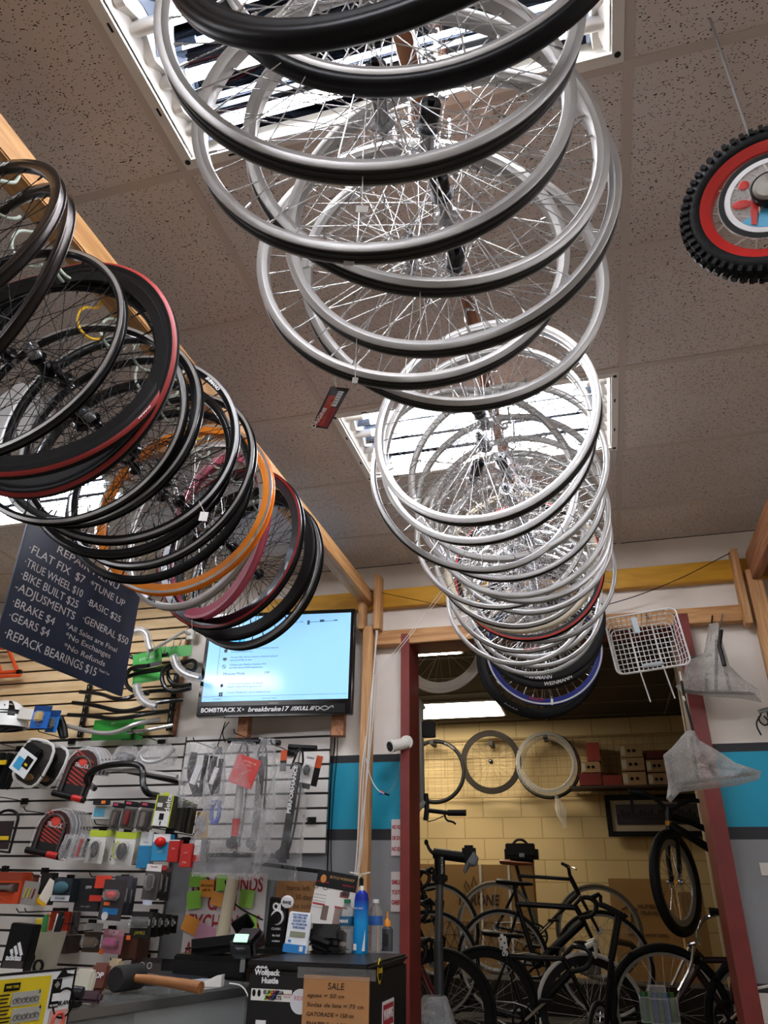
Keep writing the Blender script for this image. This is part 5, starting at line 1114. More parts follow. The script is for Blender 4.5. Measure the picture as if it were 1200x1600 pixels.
def gem(t, s): MB().ell((0, -.04, s[2]*.5), (.03, .015, .03)).build('coral_print', mat('coral', 'd85848', .5), t); MB().ell((-.05, -.04, s[2]*.5), (.012, .012, .025)).build('brown_print', mat('brownish', '8a4a2c', .5), t)
incase('goods_box', 'pale box with a coral pattern inside the showcase', 'box', .26, .2, sz_, (.20, .06, .20), 'b8b4b0', gem)
def bot_(t, s): MB().tube([(-.01, -.02, .04), (.012, -.02, .07), (-.008, -.02, .10), (.01, -.02, .13)], .005, 6, smooth=1).build('black_mark', M_dark, t)
incase('goods_box', 'red box with a black twisting mark inside the showcase', 'box', .47, .1, sz_, (.06, .03, .18), 'c43a34', bot_); incase('goods_box', 'dark box at the far end inside the showcase', 'box', .70, .2, sz_, (.18, .1, .12), '241f1e')
def onc(px, py): return atZ(px, py, CZ)
def cthing(nm, lab, cat, px, py, rz=0.): p = onc(px, py); return thing(nm, lab, cat, tuple(p), (0, 0, rz)), p
# mallet
pa_, pb2 = onc(196, 1550), onc(312, 1560); dv = pb2-pa_; t = thing('mallet', 'black rubber mallet with a wooden handle on the counter', 'mallet', tuple(pa_), (0, 0, math.atan2(dv.y, dv.x)))
MB().lathe([(0, -.058), (.034, -.058), (.038, -.052), (.038, .052), (.034, .058), (0, .058)], 28, 'Y', c=(0, 0, .040)).build('head', mat('rubber_black', '1a1817', .7), t)
MB().tube([(.02, 0, .040), (.1, 0, .040), (dv.length*.75, 0, .034), (dv.length, 0, .028)], [.012, .018], 14).build('handle', wood('ash_handle', 'a9713c', '7a4a24', (2, 30, 30)), t)
t, p = cthing('magazine', 'dark magazine under the mallet handle', 'magazine', 250, 1532, yw); MB().box((0, 0, .004), (.30, .21, .008), bev=.002).build('cover', mat('cover_dark', '2a2c34', .3), t)
t, p = cthing('magazine', 'white printed leaflet beside the white charger', 'magazine', 300, 1534, yw+.3); MB().box((0, 0, .004), (.14, .2, .003)).build('cover', mat('leaflet', 'b8bcc0', .4), t)
t, p = cthing('charger', 'white plug-in charger on the counter end', 'charger', 332, 1541, .2); MB().prism([(-.035, 0), (.035, 0), (.035, .036), (.012, .032), (-.032, .012)], -.02, .02).build('body', white_enamel, t); MB().tube([(.06, 0, .01), (.12, -.03, .008), (.16, -.06, -.05), (.2, -.08, -.12)], .0022, 6, smooth=2).build('cord', white_enamel, t)
# terminal and cash drawer
t, W, H = holder('cash_drawer', 'wide black cash drawer behind the counter end', 'cash drawer', (272, 1492, 388, 1532), 3.10); MB().box((0, .16, 0), (W, .36, H), bev=.006).build('case', M_blk, t); MB().box((0, -.022, -H*.05), (W*.94, .01, H*.62), bev=.003).build('drawer_front', M_mat, t); MB().box((W*.46, -.03, H*.2), (.02, .006, .05)).build('label', mat('grey_label', '8a8a8a', .5), t)
zt = t.location.z+H/2
t, W, H = holder('card_machine', 'black card machine with a small lit display on the cash drawer', 'card machine', (282, 1452, 412, 1492), 3.08); t.location.z = zt+H/2
MB().box((-W*.12, .08, -H*.12), (W*.7, .18, H*.7), (0, -.12, 0), bev=.03).build('pouch', M_mat, t); MB().box((W*.28, .02, -.0), (W*.3, .12, H*.85), (.4, 0, 0), bev=.015).build('body', M_blk, t)
MB().box((W*.30, -.06, H*.25), (W*.16, .004, H*.34), (-.5, 0, 0)).build('display', mat('lcd_green', 'a8d8b8', .3, emit=.5), t); MB().box((W*.1, .10, H*.72), (W*.22, .02, H*.7), (.5, -.5, 0), bev=.004).build('customer_screen', M_blk, t)
text('Ingenico', .012, M_gtxt, t, (W*.32, -.075, -H*.12), depth=.0003)
# pen cup, scissors, boxes at the left
t, p = cthing('pen_cup', 'clear plastic cup crowded with tools and pens', 'cup', 56, 1548); H = atY(52, 1448, p.y).z-p.z; H = min(H, .17); r = .055
MB().lathe([(0, .002), (r*.75, 0), (r*1.15, H), (r*1.1, H), (r*.72, .004)], 26).build('cup', clear('frosted_cup', 'b8b09c', .55, .25, .3, 8), t)
for k, (c_, dx, dy, l) in enumerate((('2c7a3c', -.02, .01, 1.28), ('d8c020', -.008, -.03, 1.22), ('1c1c1c', .03, 0, 1.35), ('c83a30', -.035, 0, 1.2), ('2456a8', .012, .02, 1.3), ('1c1c1c', .045, -.01, 1.25), ('d8d8d4', .0, .03, 1.3), ('e0702a', -.03, .03, 1.3))):
    o = MB().cyl((dx*.4, dy*.4, .01), (dx*1.4, dy*1.4, H*l), .006+.003*(k < 3), n=8).build('pen', mat('pen_'+c_, c_, .4)); o.location = p; tag(o, ['green handled tool', 'yellow handled tool', 'tall black pen', 'red pen', 'blue pen', 'slanting black pen', 'white pen', 'orange pen'][k]+' standing in the clear cup', 'pen', None)
t = thing('scissors', 'black handled scissors hanging on the cup side', 'scissors', tuple(p+Vector((.02, -.085, H*.45)))); MB().lathe([(.013, -.004), (.019, -.004), (.019, .004), (.013, .004)], 18, 'Y', True, c=(.035, 0, .0)).build('handle', M_dark, t); MB().lathe([(.013, -.004), (.019, -.004), (.019, .004), (.013, .004)], 18, 'Y', True, c=(-.004, 0, .02)).build('handle', M_dark, t); MB().box((-.04, 0, .03), (.09, .004, .012), (0, .5, 0)).build('blade', steel, t)
p = onc(8, 1562); t = thing('shoe_box', 'black box with three white stripes lettered adidas', 'box', tuple(p), (0, 0, .05)); H = .20
MB().box((0, .02, H/2), (.085, .04, H), (0, .06, 0), bev=.003).build('carton', M_dark, t)
for k in range(3): MB().box((-.012+k*.014, -.0015, H*.62+.004*k), (.009, .002, .014+.012*k), (0, -.5, 0)).build('stripe', M_wtxt, t)
text('adidas', .022, M_wtxt, t, (0, -.002, H*.54), bold=.0006); MB().box((0, -.001, H*.42), (.07, .002, .03)).build('dark_label', mat('label_brown', '3c3430', .5), t); MB().box((0, -.001, H*.2), (.078, .002, .08)).build('white_label', mat('label_white', 'dcd8cc', .5), t); text('Soft', .02, mat('card_b05848', 'b05848'), t, (0, -.0025, H*.22), shear=.3)
t, p = cthing('swing_tag', 'blank white tag leaning against the cup', 'tag', 36, 1572); MB().box((0, 0, .03), (.04, .002, .06), (-.2, .08, 0)).build('card', mat('card_e4e4e8', 'e4e4e8'), t)
t, p = cthing('stapler', 'black curved stapler lying before the cup', 'stapler', 84, 1574, .25); MB().tube([(-.075, 0, .028), (-.03, 0, .034), (.03, 0, .038), (.075, 0, .034)], .017, 12, smooth=2).build('top_arm', M_blk, t); MB().box((0, 0, .008), (.15, .034, .014), bev=.004).build('base', M_mat, t)
for k, (nm_, lab, px, py, sz, c_, tx, rz) in enumerate((('snack_pack', 'brown pack lettered POP on the counter', 152, 1550, (.06, .02, .08), '6a3424', 'POP', .2), ('snack_pack', 'cream pack leaning behind the mallet head', 172, 1548, (.06, .02, .09), 'b0a080', 'mix', -.2), ('snack_pack', 'white crumpled pack left of the brown one', 128, 1556, (.07, .03, .07), 'c8c4b0', '', 0), ('snack_pack', 'pink and dark flat pack at the counter edge', 134, 1568, (.10, .03, .03), '4a343c', '', 0))):
    t, p = cthing(nm_, lab, 'pack', px, py, rz); MB().box((0, 0, sz[2]/2+.002), sz, (-.2, 0, 0), bev=.008).build('pouch', mat('goods_'+c_, c_, .45), t)
    if tx: text(tx, .022, M_wtxt, t, (0, -sz[1]/2-.012, sz[2]*.6), (PI/2-.2, 0, 0), bold=.0006)
# white board standing in front
q1, q0 = atY(118, 1515, 2.02), None; ql = atY(105, 1600, 2.02); t = thing('white_board', 'white board with a yellow poster and stickers, bottom left', 'board', (q1.x, q1.y, q1.z), (0, 0, yw+.05)); BW2, BH2 = .75, .62
MB().box((-BW2/2, .006, -BH2/2), (BW2, .012, BH2)).build('panel', mat('board_white', 'dcdfe0', .3), t, smooth=False); MB().box((-BW2/2, .006, .003), (BW2+.01, .014, .004)).build('edge', M_dark, t, smooth=False); MB().box((.001, .006, -BH2/2), (.006, .014, BH2)).build('edge', M_dark, t, smooth=False)
bp0 = Vector(t.location); ba = t.rotation_euler.z; bn = Vector((-math.sin(ba), math.cos(ba), 0)); bu = Vector((math.cos(ba), math.sin(ba), 0))
def onb(px, py): d = ray(px, py); k = (bp0-CAM0).dot(bn)/d.dot(bn); p = CAM0+d*k-bp0; return p.dot(bu), p.z
def brect(par, x0, y0, x1, y1, m, nm, y=-.001):
    a, b = onb(x0, (y0+y1)/2)[0], onb(x1, (y0+y1)/2)[0]; xm_ = (x0+x1)/2; c, d = onb(xm_, y0)[1], onb(xm_, y1)[1]
    return MB().box(((a+b)/2, y, (c+d)/2), (abs(b-a), .0016, abs(c-d))).build(nm, m, par), (a+b)/2, (c+d)/2, abs(b-a), abs(c-d)
yp = brect(t, -40, 1530, 67, 1660, mat('poster_yellow', 'd8c020', .45), 'yellow_poster')[0]
o_, ux, uz, uw, uh = brect(yp, 6, 1536, 30, 1548, M_dark, 'black_block', -.003); text('PARK TOOL', uh*.5, mat('poster_yellow', 'd8c020', .45), yp, (ux, -.0045, uz), width=uw*.8)
for k, (ya_, yb_) in enumerate(((1549, 1570), (1574, 1596))):
    g_, ux, uz, uw, uh = brect(yp, 17, ya_, 61, yb_, mat('strip_grey', 'a8a8a0', .5), 'grey_photo_strip', -.003)
    for j in range(3):
        bx_ = ux+(j-1)*uw*.3; q = uw*.07; bk = MB()
        for ox in (-q*1.1, q*1.1): bk.lathe([(q*.8, -.001), (q, -.001), (q, .001), (q*.8, .001)], 12, 'Y', True, c=(bx_+ox, -.0045, uz-uh*.12))
        bk.tube([(bx_-q*1.1, -.0045, uz-uh*.12), (bx_, -.0045, uz+uh*.15), (bx_+q*1.1, -.0045, uz-uh*.12)], q*.08, 4); bk.build('bicycle_print', mat('print_mid', '5a5a58', .5), g_)
    text('54'[k], uh*.4, M_dark, yp, (ux+uw*.44, -.0045, uz+uh*.4))
for k in range(9): brect(yp, -2, 1554+k*6, 14-(k % 3)*2, 1556+k*6, M_dark, 'small_print', -.003)
st1, ux, uz, uw, uh = brect(t, 79, 1530, 93, 1574, M_dark, 'sticker'); brect(st1, 80.5, 1552, 91.5, 1564, M_wtxt, 'sticker_panel', -.003)
MB().prism([(-uw*.3, 0), (0, uh*.13), (uw*.3, 0), (0, -uh*.13)], -.003, -.002).build('diamond', M_gtxt, st1, (ux, 0, uz+uh*.3)); text('BE SAFE', uh*.1, M_wtxt, st1, (ux, -.0035, uz-uh*.42), width=uw*.8)
ux, uz = onb(98, 1525); MB().prism([(0, .02), (.012, .006), (.05, .0), (-.02, -.004)], -.003, -.001).build('sticker', M_mat, t, (ux, 0, uz))
ux, uz = onb(99, 1567); MB().lathe([(.030, -.002), (.035, -.002), (.035, 0), (.030, 0)], 26, 'Y', True, c=(ux, 0, uz)).build('sticker', M_dark, t); text('MILANO', .014, M_dark, t, (ux, -.002, uz), shear=.3, width=.055)
st2, ux, uz, uw, uh = brect(t, 75, 1578, 103, 1612, mat('pale_coral', 'c8a094', .5), 'sticker'); MB().tube([(ux+uw*.3*math.cos(a), -.003, uz+uh*.36*math.sin(a)) for a in [2*PI*i/16 for i in range(16)]], .004, 5, closed=True).build('ring_print', mat('coral', 'd85848', .5), st2)
MB().box((-BW2/2, .05, -BH2-.3), (BW2*.9, .04, .62)).build('stand', M_mat, t, smooth=False)
# ------------------------------------------------------------------ tags, child's wheel, basket, wrapped saddles
def stringtag(lab, ptop, pbot, Y, w_=.03, h_=.018, c_='e0ded8', body=True, Y2=None):
    a, b = atY(*ptop, Y), atY(*pbot, Y2 or Y); t = thing('price_tag', lab, 'tag', tuple(a)); d = b-a
    MB().tube([(0, 0, 0), tuple(d)], .0009, 5).build('string', white_enamel, t)
    if body: MB().box((d.x, d.y, d.z-h_/2), (w_, .0012, h_), (0, .1, .2)).build('tag', mat('card_'+c_, c_), t)
stringtag('tiny white tag on a string from the first bare grey rim', (567, 246), (566, 322), .625, .016, .012)
stringtag('tiny white tag at the bottom of the second bare grey rim', (547, 380), (545, 408), .755, .016, .010)
stringtag('thin white string looped on the third bare grey rim', (656, 432), (657, 522), .855, body=False); stringtag('thin white string looped low on the grey rim beside the red tag', (558, 508), (555, 590), .97, .010, .012)
stringtag('small white price tag hanging under the black rims', (311, 783), (319, 800), 1.50, .022, .026, 'ecebe6'); stringtag('small white sticker tag at the bottom of the blue rim', (862, 1088), (862, 1092), 3.84, .012, .03, 'f0f0ee')
stringtag('thin white cord below the far end black rims', (300, 968), (300, 1010), 2.17, body=False)
a = atY(520, 590, 1.06); t = thing('hang_tag', 'red and black hang tag dangling from a grey rim', 'tag', tuple(a)); c4 = [atY(x, y, 1.06+dy)-a for x, y, dy in ((517, 604, 0), (546, 607, .01), (511, 670, .012), (487, 666, 0))]
MB().add([tuple(v+Vector((0, e, 0))) for e in (0, .0015) for v in c4], [(0, 1, 2, 3), (7, 6, 5, 4), (0, 4, 5, 1), (1, 5, 6, 2), (2, 6, 7, 3), (3, 7, 4, 0)]).build('tag', mat('tag_black', '1c0f0d', .35), t, smooth=False)
lerp = lambda u, v: (c4[0]*(1-u)+c4[1]*u)*(1-v)+(c4[3]*(1-u)+c4[2]*u)*v
def tagq(u0, v0, u1, v1, m, nm, off): q = [lerp(u0, v0), lerp(u1, v0), lerp(u1, v1), lerp(u0, v1)]; MB().add([tuple(v+Vector((0, -off, 0))) for v in q], [(0, 1, 2, 3)]).build(nm, m, t, smooth=False)
tagq(.14, .22, .62, .97, mat('tag_red', 'a83020', .4), 'red_panel', .0012); tagq(.55, .10, .84, .48, M_wtxt, 'barcode_label', .0018); tagq(.62, .5, .95, .98, mat('tag_red2', '8e1a1c', .4), 'red_panel', .0012)
for k in range(5): tagq(.6, .14+k*.065, .8, .16+k*.065, M_gtxt, 'barcode', .0024)
text('ORIGIN8', .012, M_wtxt, t, lerp(.27, .8)+Vector((0, -.003, 0)), (PI/2, -1.05, 0)); text('THE CYCLE IS', .010, mat('tag_orange', 'd86a38', .4), t, lerp(.42, .6)+Vector((0, -.003, 0)), (PI/2, -1.05, 0))
MB().tube([(-.002, 0, .0), tuple(c4[0]*.5+c4[1]*.5+Vector((-.008, 0, 0)))], .0008, 5).tube([(.004, 0, .0), tuple(c4[0]*.5+c4[1]*.5+Vector((-.006, 0, 0)))], .0008, 5).build('string', white_enamel, t)
# child's wheel
R, x, y, z, ya, ti = WT['R1']; t = thing('child_bicycle_wheel', "small knobby tyre wheel with a red rim and round picture disc", 'bicycle wheel', (x, y, z), (-ti, 0, ya))
ty = MB(); cR = R-.026; ty.lathe([(cR+.021*math.cos(a), .023*math.sin(a)) for a in [-2.5+5*i/14 for i in range(15)]], 72, 'Y', closed=True); tyo = ty.build('tyre', M_tyre, t)
kn = MB()
for i in range(56):
    a = 2*PI*i/56
    for s_, w_ in ((-.018, .011), (0, .014), (.018, .011)):
        a2 = a+(.5 if s_ == 0 else 0)*2*PI/56; rr = cR+(.0225 if s_ == 0 else .015); dd_ = s_*1.12
        kn.add([(rr*math.cos(a2+o[0]*.027)+o[2]*.006*math.cos(a2), dd_+o[1]*w_/2, rr*math.sin(a2+o[0]*.027)+o[2]*.006*math.sin(a2)) for o in [(i_, j_, k_) for i_ in (-1, 1) for j_ in (-1, 1) for k_ in (-1, 1)]], [(0, 1, 3, 2), (4, 6, 7, 5), (0, 4, 5, 1), (2, 3, 7, 6), (0, 2, 6, 4), (1, 5, 7, 3)])
tag(kn.build('tread_knobs', M_tyre, tyo, smooth=False), kind='stuff')
MB().lathe([(cR-.018, -.017), (cR-.012, -.019), (cR-.016, 0), (cR-.012, .019), (cR-.018, .017), (cR-.032, .012), (cR-.034, 0), (cR-.032, -.012)], 72, 'Y', closed=True).build('rim', M_red, t)
RD = cR-.046
dk = MB().lathe([(.02, -.026), (RD, -.024), (RD, -.022), (.02, -.024)], 64, 'Y', closed=True).build('picture_disc', clear('disc_clear', opac=.12, bump=0), t)
MB().lathe([(RD-.012, -.0262), (RD-.002, -.0262), (RD-.002, -.0252), (RD-.012, -.0252)], 64, 'Y', closed=True).build('black_ring', M_dark, dk); MB().lathe([(RD-.023, -.0262), (RD-.013, -.0262), (RD-.013, -.0252), (RD-.023, -.0252)], 64, 'Y', closed=True).build('white_ring', M_wtxt, dk)
bl = mat('sky_blue_print', '58b4dc', .4); rp_ = mat('red_disc_print', 'c8281e', .4)
r2 = RD-.024
MB().prism([(r2*math.cos(a), r2*math.sin(a)) for a in [3.7+1.6*i/12 for i in range(13)]]+[(.01, -.02)], -.0262, -.0254).build('blue_shape', bl, dk)
MB().prism([(r2*.98*math.cos(a), r2*.98*math.sin(a)) for a in [4.6+.5*i/8 for i in range(9)]]+[(.012, -.03)], -.027, -.0262).build('black_shape', M_dark, dk)
MB().ell((-.050, -.027, .0), (.018, .001, .010), 14, (0, .3, 0)).build('red_shape', rp_, dk); MB().prism([(-.035, .0), (-.02, -.005), (-.036, -.055), (-.044, -.05)], -.028, -.0265).build('red_shape', rp_, dk); MB().ell((-.038, -.027, .04), (.010, .001, .010), 14).build('red_shape', rp_, dk)
MB().lathe([(.0, -.062), (.024, -.058), (.030, -.05)], 32, 'Y').build('hub_cap', mat('cap_grey', 'a8a49c', .3, .5), t); MB().lathe([(.0305, -.053), (.033, -.05), (.032, -.035), (.030, -.02), (.02, -.018)], 32, 'Y').build('hub_shell', M_dark, t)
MB().cyl((0, -.02, 0), (0, .05, 0), .01, n=14).build('hub', M_hub, t)
for i in range(14):
    a = 2*PI*i/14+.2; s_ = -1 if i % 2 else 1; MB().cyl((.028*math.cos(a+.4*s_), s_*.03, .028*math.sin(a+.4*s_)), ((cR-.03)*math.cos(a), 0, (cR-.03)*math.sin(a)), .0016, n=6).build('spoke', white_enamel, t)
top = Vector((x, y, z))+Vector((0, 0, R*.98)); tag(MB().tube([(top.x, top.y, CE), (top.x, top.y, top.z+.02), (top.x, top.y+.02, top.z-.04), (top.x, top.y-.02, top.z-.05)], .003, 6).build('ceiling_hook', steel), 'steel hook from the ceiling holding the small red rimmed wheel', 'hook')
# grey sheet behind the left wheels
q = [atY(x_, y_, 1.62) for x_, y_ in ((-10, 628), (30, 596), (46, 602), (86, 650), (70, 672), (-10, 708))]; c0 = q[0]
o = MB().prism([(v.x-c0.x, v.z-c0.z) for v in q], 0, .004).build('grey_card', mat('grey_board', '9a9894', .6), None, tuple(c0), smooth=False); tag(o, 'plain grey board glimpsed through the left wheels', 'board')
tag(MB().tube([q[1]+Vector((0, .002, 0)), (q[1].x+.1, 1.62, 3.07)], .0012, 5).build('cord', M_dark), 'thin cord holding the grey board to the left beam', 'cord')
# wire basket
Yb = 3.72; A, B, Cc, D_ = atY(946, 966, Yb), atY(1058, 949, Yb), atY(1076, 1036, Yb), atY(962, 1056, Yb); ctr = (A+B+Cc+D_)/4; ex = ((B-A)+(Cc-D_))/2; ez = ((A-D_)+(B-Cc))/2
bw, bh = ex.length, ez.length; rollb = math.atan2(ex.z, ex.x)
t = thing('wire_basket', 'white wire bicycle basket hanging from the pine rail', 'basket', tuple(ctr), (0, -rollb, 0)); wm_ = mat('white_wire', 'dedede', .35)
def rr_(w_, h_, y_, r_=.03):
    p = []
    for cx__, cz__, a0 in ((w_/2-r_, h_/2-r_, 0), (-w_/2+r_, h_/2-r_, PI/2), (-w_/2+r_, -h_/2+r_, PI), (w_/2-r_, -h_/2+r_, 1.5*PI)):
        p += [(cx__+r_*math.cos(a0+PI/2*i/5), y_, cz__+r_*math.sin(a0+PI/2*i/5)) for i in range(6)]
    return p
MB().tube(rr_(bw, bh, -.0), .0045, 8, closed=True).build('top_rim', wm_, t)
MB().tube(rr_(bw*.86, bh*.80, .13), .003, 6, closed=True).build('lower_ring', wm_, t)
wr = MB(); nx, nz = 13, 9
for i in range(1, nx): u = (i/nx-.5); wr.tube([(u*bw, 0, bh/2), (u*bw*.86, .13, bh*.40), (u*bw*.86, .13, -bh*.40), (u*bw, 0, -bh/2)], .0023, 5)
for j in range(1, nz): v = (j/nz-.5); wr.tube([(-bw/2, 0, v*bh), (-bw*.43, .13, v*bh*.8), (bw*.43, .13, v*bh*.8), (bw/2, 0, v*bh)], .0023, 5)
for k in (.045, .09): wr.tube(rr_(bw*(1-.14*k/.13), bh*(1-.2*k/.13), k), .0023, 5, closed=True)
wr.build('wire_mesh', wm_, t)
MB().box((-.03, .0, bh*.3), (.028, .006, .085), bev=.002).build('mounting_plate', mat('plate_grey', 'a8b0b4', .35, .6), t); MB().box((.0, -.01, -bh*.43), (.10, .02, .02), bev=.005).build('clamp_plate', mat('plate_grey', 'a8b0b4', .35, .6), t)
for k in (-.055, .06): MB().tube([(k, .12, bh*.4), (k, .12, -bh*.35), (k+.01, .10, -bh*.5-.13)], .0035, 6).build('stay_rod', wm_, t)
pl = atY(1010, 965, 3.98); tag(MB().tube([(pl.x, 3.995, pl.z+.02), (pl.x, 3.93, pl.z+.01), (pl.x, 3.90, pl.z-.03), (pl.x, 3.87, pl.z-.02)], .004, 6).build('wall_hook', steel), 'steel hook holding the white basket on the pine rail', 'hook')
# wrapped frames in foam bags
foam = clear('foam_wrap', 'd8d4ce', .30, .22, .9, 60.)
def poly_bag(t, pts, Y, thick, m, seed, nm='bag'):
    q = [atY(x_, y_, Y)-Vector(t.location) for x_, y_ in pts]; P2 = []
    L = len(q)
    for i in range(L):
        for k in range(5): P2.append(q[i].lerp(q[(i+1) % L], k/5))
    q = P2; n_ = len(q); c = sum(q, Vector())/n_; K = 9; vs = []; fs = []
    for side in (-1, 1):
        o = len(vs)
        for k in range(K):
            s_ = 1-k/K; h_ = thick*math.sqrt(max(0, 1-s_*s_))
            for i, v in enumerate(q):
                p = c+(v-c)*s_; e = noise.noise(Vector((p.x*14+seed, p.z*14, side)))*thick*.5*(1-s_**4)+noise.noise(Vector((p.x*40+seed, p.z*40, side)))*thick*.15*(k > 0)
                vs.append((p.x, p.y+side*(h_+e), p.z))
        vs.append((c.x, c.y+side*thick, c.z)); ce = len(vs)-1
        for k in range(K-1):
            for i in range(n_): fs.append((o+k*n_+i, o+k*n_+(i+1) % n_, o+(k+1)*n_+(i+1) % n_, o+(k+1)*n_+i))
        for i in range(n_): fs.append((o+(K-1)*n_+i, o+(K-1)*n_+(i+1) % n_, ce))
    return MB().add(vs, fs).build(nm, m, t)
for lab, pts, rods, Yw, sd in (('foam wrapped luggage rack hanging against the white wall', [(1108, 975), (1122, 972), (1128, 1000), (1140, 1040), (1165, 1065), (1188, 1080), (1192, 1098), (1160, 1092), (1105, 1088), (1064, 1082), (1055, 1072), (1066, 1066), (1072, 1032), (1100, 1020)], (((1120, 1000), (1119, 1080)), ((1127, 1010), (1140, 1078)), ((1077, 1032), (1078, 1078)), ((1080, 1028), (1112, 1024)), ((1068, 1080), (1180, 1084)), ((1104, 1052), (1104, 1078))), 3.86, 3),
    ('foam wrapped luggage rack hanging lowest in front of the red jamb', [(1072, 1142), (1084, 1140), (1092, 1156), (1120, 1172), (1150, 1192), (1190, 1205), (1186, 1218), (1150, 1228), (1095, 1234), (1062, 1238), (1048, 1254), (1041, 1248), (1044, 1225), (1036, 1180), (1050, 1168)], (((1080, 1150), (1090, 1218)), ((1088, 1156), (1118, 1212)), ((1046, 1176), (1052, 1222)), ((1052, 1226), (1182, 1208))), 3.50, 9)):
    c_ = atY(pts[0][0], pts[4][1], Yw); t = thing('wrapped_rack', lab, 'rack', tuple(c_))
    poly_bag(t, pts, Yw, .05, foam, sd, 'foam_bag')
    for a, b in rods: MB().tube([atY(*a, Yw)-c_, atY(*b, Yw)-c_], .008, 7).build('rod', mat('wrapped_rod', '3a3e40', .5), t)
a, b, c_ = atY(1128, 962, 3.99), atY(1124, 985, 3.9), atY(1118, 978, 3.86)
tag(MB().tube([(a.x, 4.0, a.z), (a.x, 3.95, a.z), tuple(b), tuple(c_)], .004, 6, smooth=1).build('wall_hook', steel), 'steel hook holding the upper wrapped rack', 'hook')
tag(MB().tube([atY(1113, 962, 3.995), atY(1112, 975, 3.95), atY(1110, 1004, 3.9)], .004, 6).build('wall_hook', steel_b), 'black hook left of the one with the wrapped rack', 'hook')
tag(MB().tube([atY(1127, 985, 3.80), atY(1124, 1010, 3.78), atY(1132, 1040, 3.76)], .010, 7).build('straps', M_mat), 'black straps tied round the upper wrapped rack neck', 'strap')
tag(MB().tube([atY(1065, 1065, 3.6), atY(1068, 1082, 3.52), atY(1072, 1100, 3.5), atY(1080, 1130, 3.5), atY(1085, 1150, 3.5)], .006, 7).build('straps', M_dark), 'black strap carrying the lower wrapped rack', 'strap')
tag(MB().tube([atY(1062, 1050, 3.80), atY(1066, 1070, 3.65), atY(1070, 1095, 3.5), atY(1067, 1088, 3.5)], .005, 6).build('wall_hook', white_enamel), 'white hook from which the lower wrapped rack hangs', 'hook')
# wheel and lever at the right edge
wheel('bicycle_wheel', 'tyred wheel cut off by the right edge beside the post', (.335, 1.16, 3.45, 2.86, 1.15, 0), M_mat, tyre=M_tyre, n=28, spk=M_spk)
t = thing('brake_lever', 'small silver brake lever with a black cable at the right edge', 'brake lever', tuple(atY(1192, 1112, 3.95))); MB().tube([(-.02, 0, 0), (.02, 0, .01), (.06, 0, 0)], .011, 8).build('lever', M_hub, t); MB().tube([(-.01, 0, -.01), (-.03, 0, -.04), (-.005, 0, -.07), (.02, 0, -.05), (.0, -.0, -.02)], .004, 6, smooth=2).build('cable', M_dark, t); MB().tube([(-.02, 0, -.02), (-.045, 0, -.06), (-.03, 0, -.11)], .004, 6, smooth=2).build('cable', M_dark, t)
MB().box((.05, .05, 0), (.03, .1, .03)).build('mount', M_dark, t)
t, W, H = holder('paper_notice', 'white paper edge on the grey wall at the right', 'paper', (1188, 1348, 1215, 1368), 4.07); MB().box((0, 0, 0), (W, .002, H)).build('sheet', mat('paper_white', 'dedbd4', .3), t)
t, W, H = holder('paper_notice', 'white paper low at the right edge of the wall', 'paper', (1190, 1552, 1220, 1600), 4.06); MB().box((0, 0, 0), (W, .002, H)).build('sheet', mat('paper_white', 'dedbd4', .3), t)
p = atY(1190, 1545, 4.06); tag(MB().tube([(p.x-.03, 4.05, p.z), (p.x+.05, 4.02, p.z+.02), (p.x+.12, 4.02, p.z+.0)], .006, 6).build('wall_hook', white_enamel), 'white hook above the lowest paper on the right wall', 'hook')
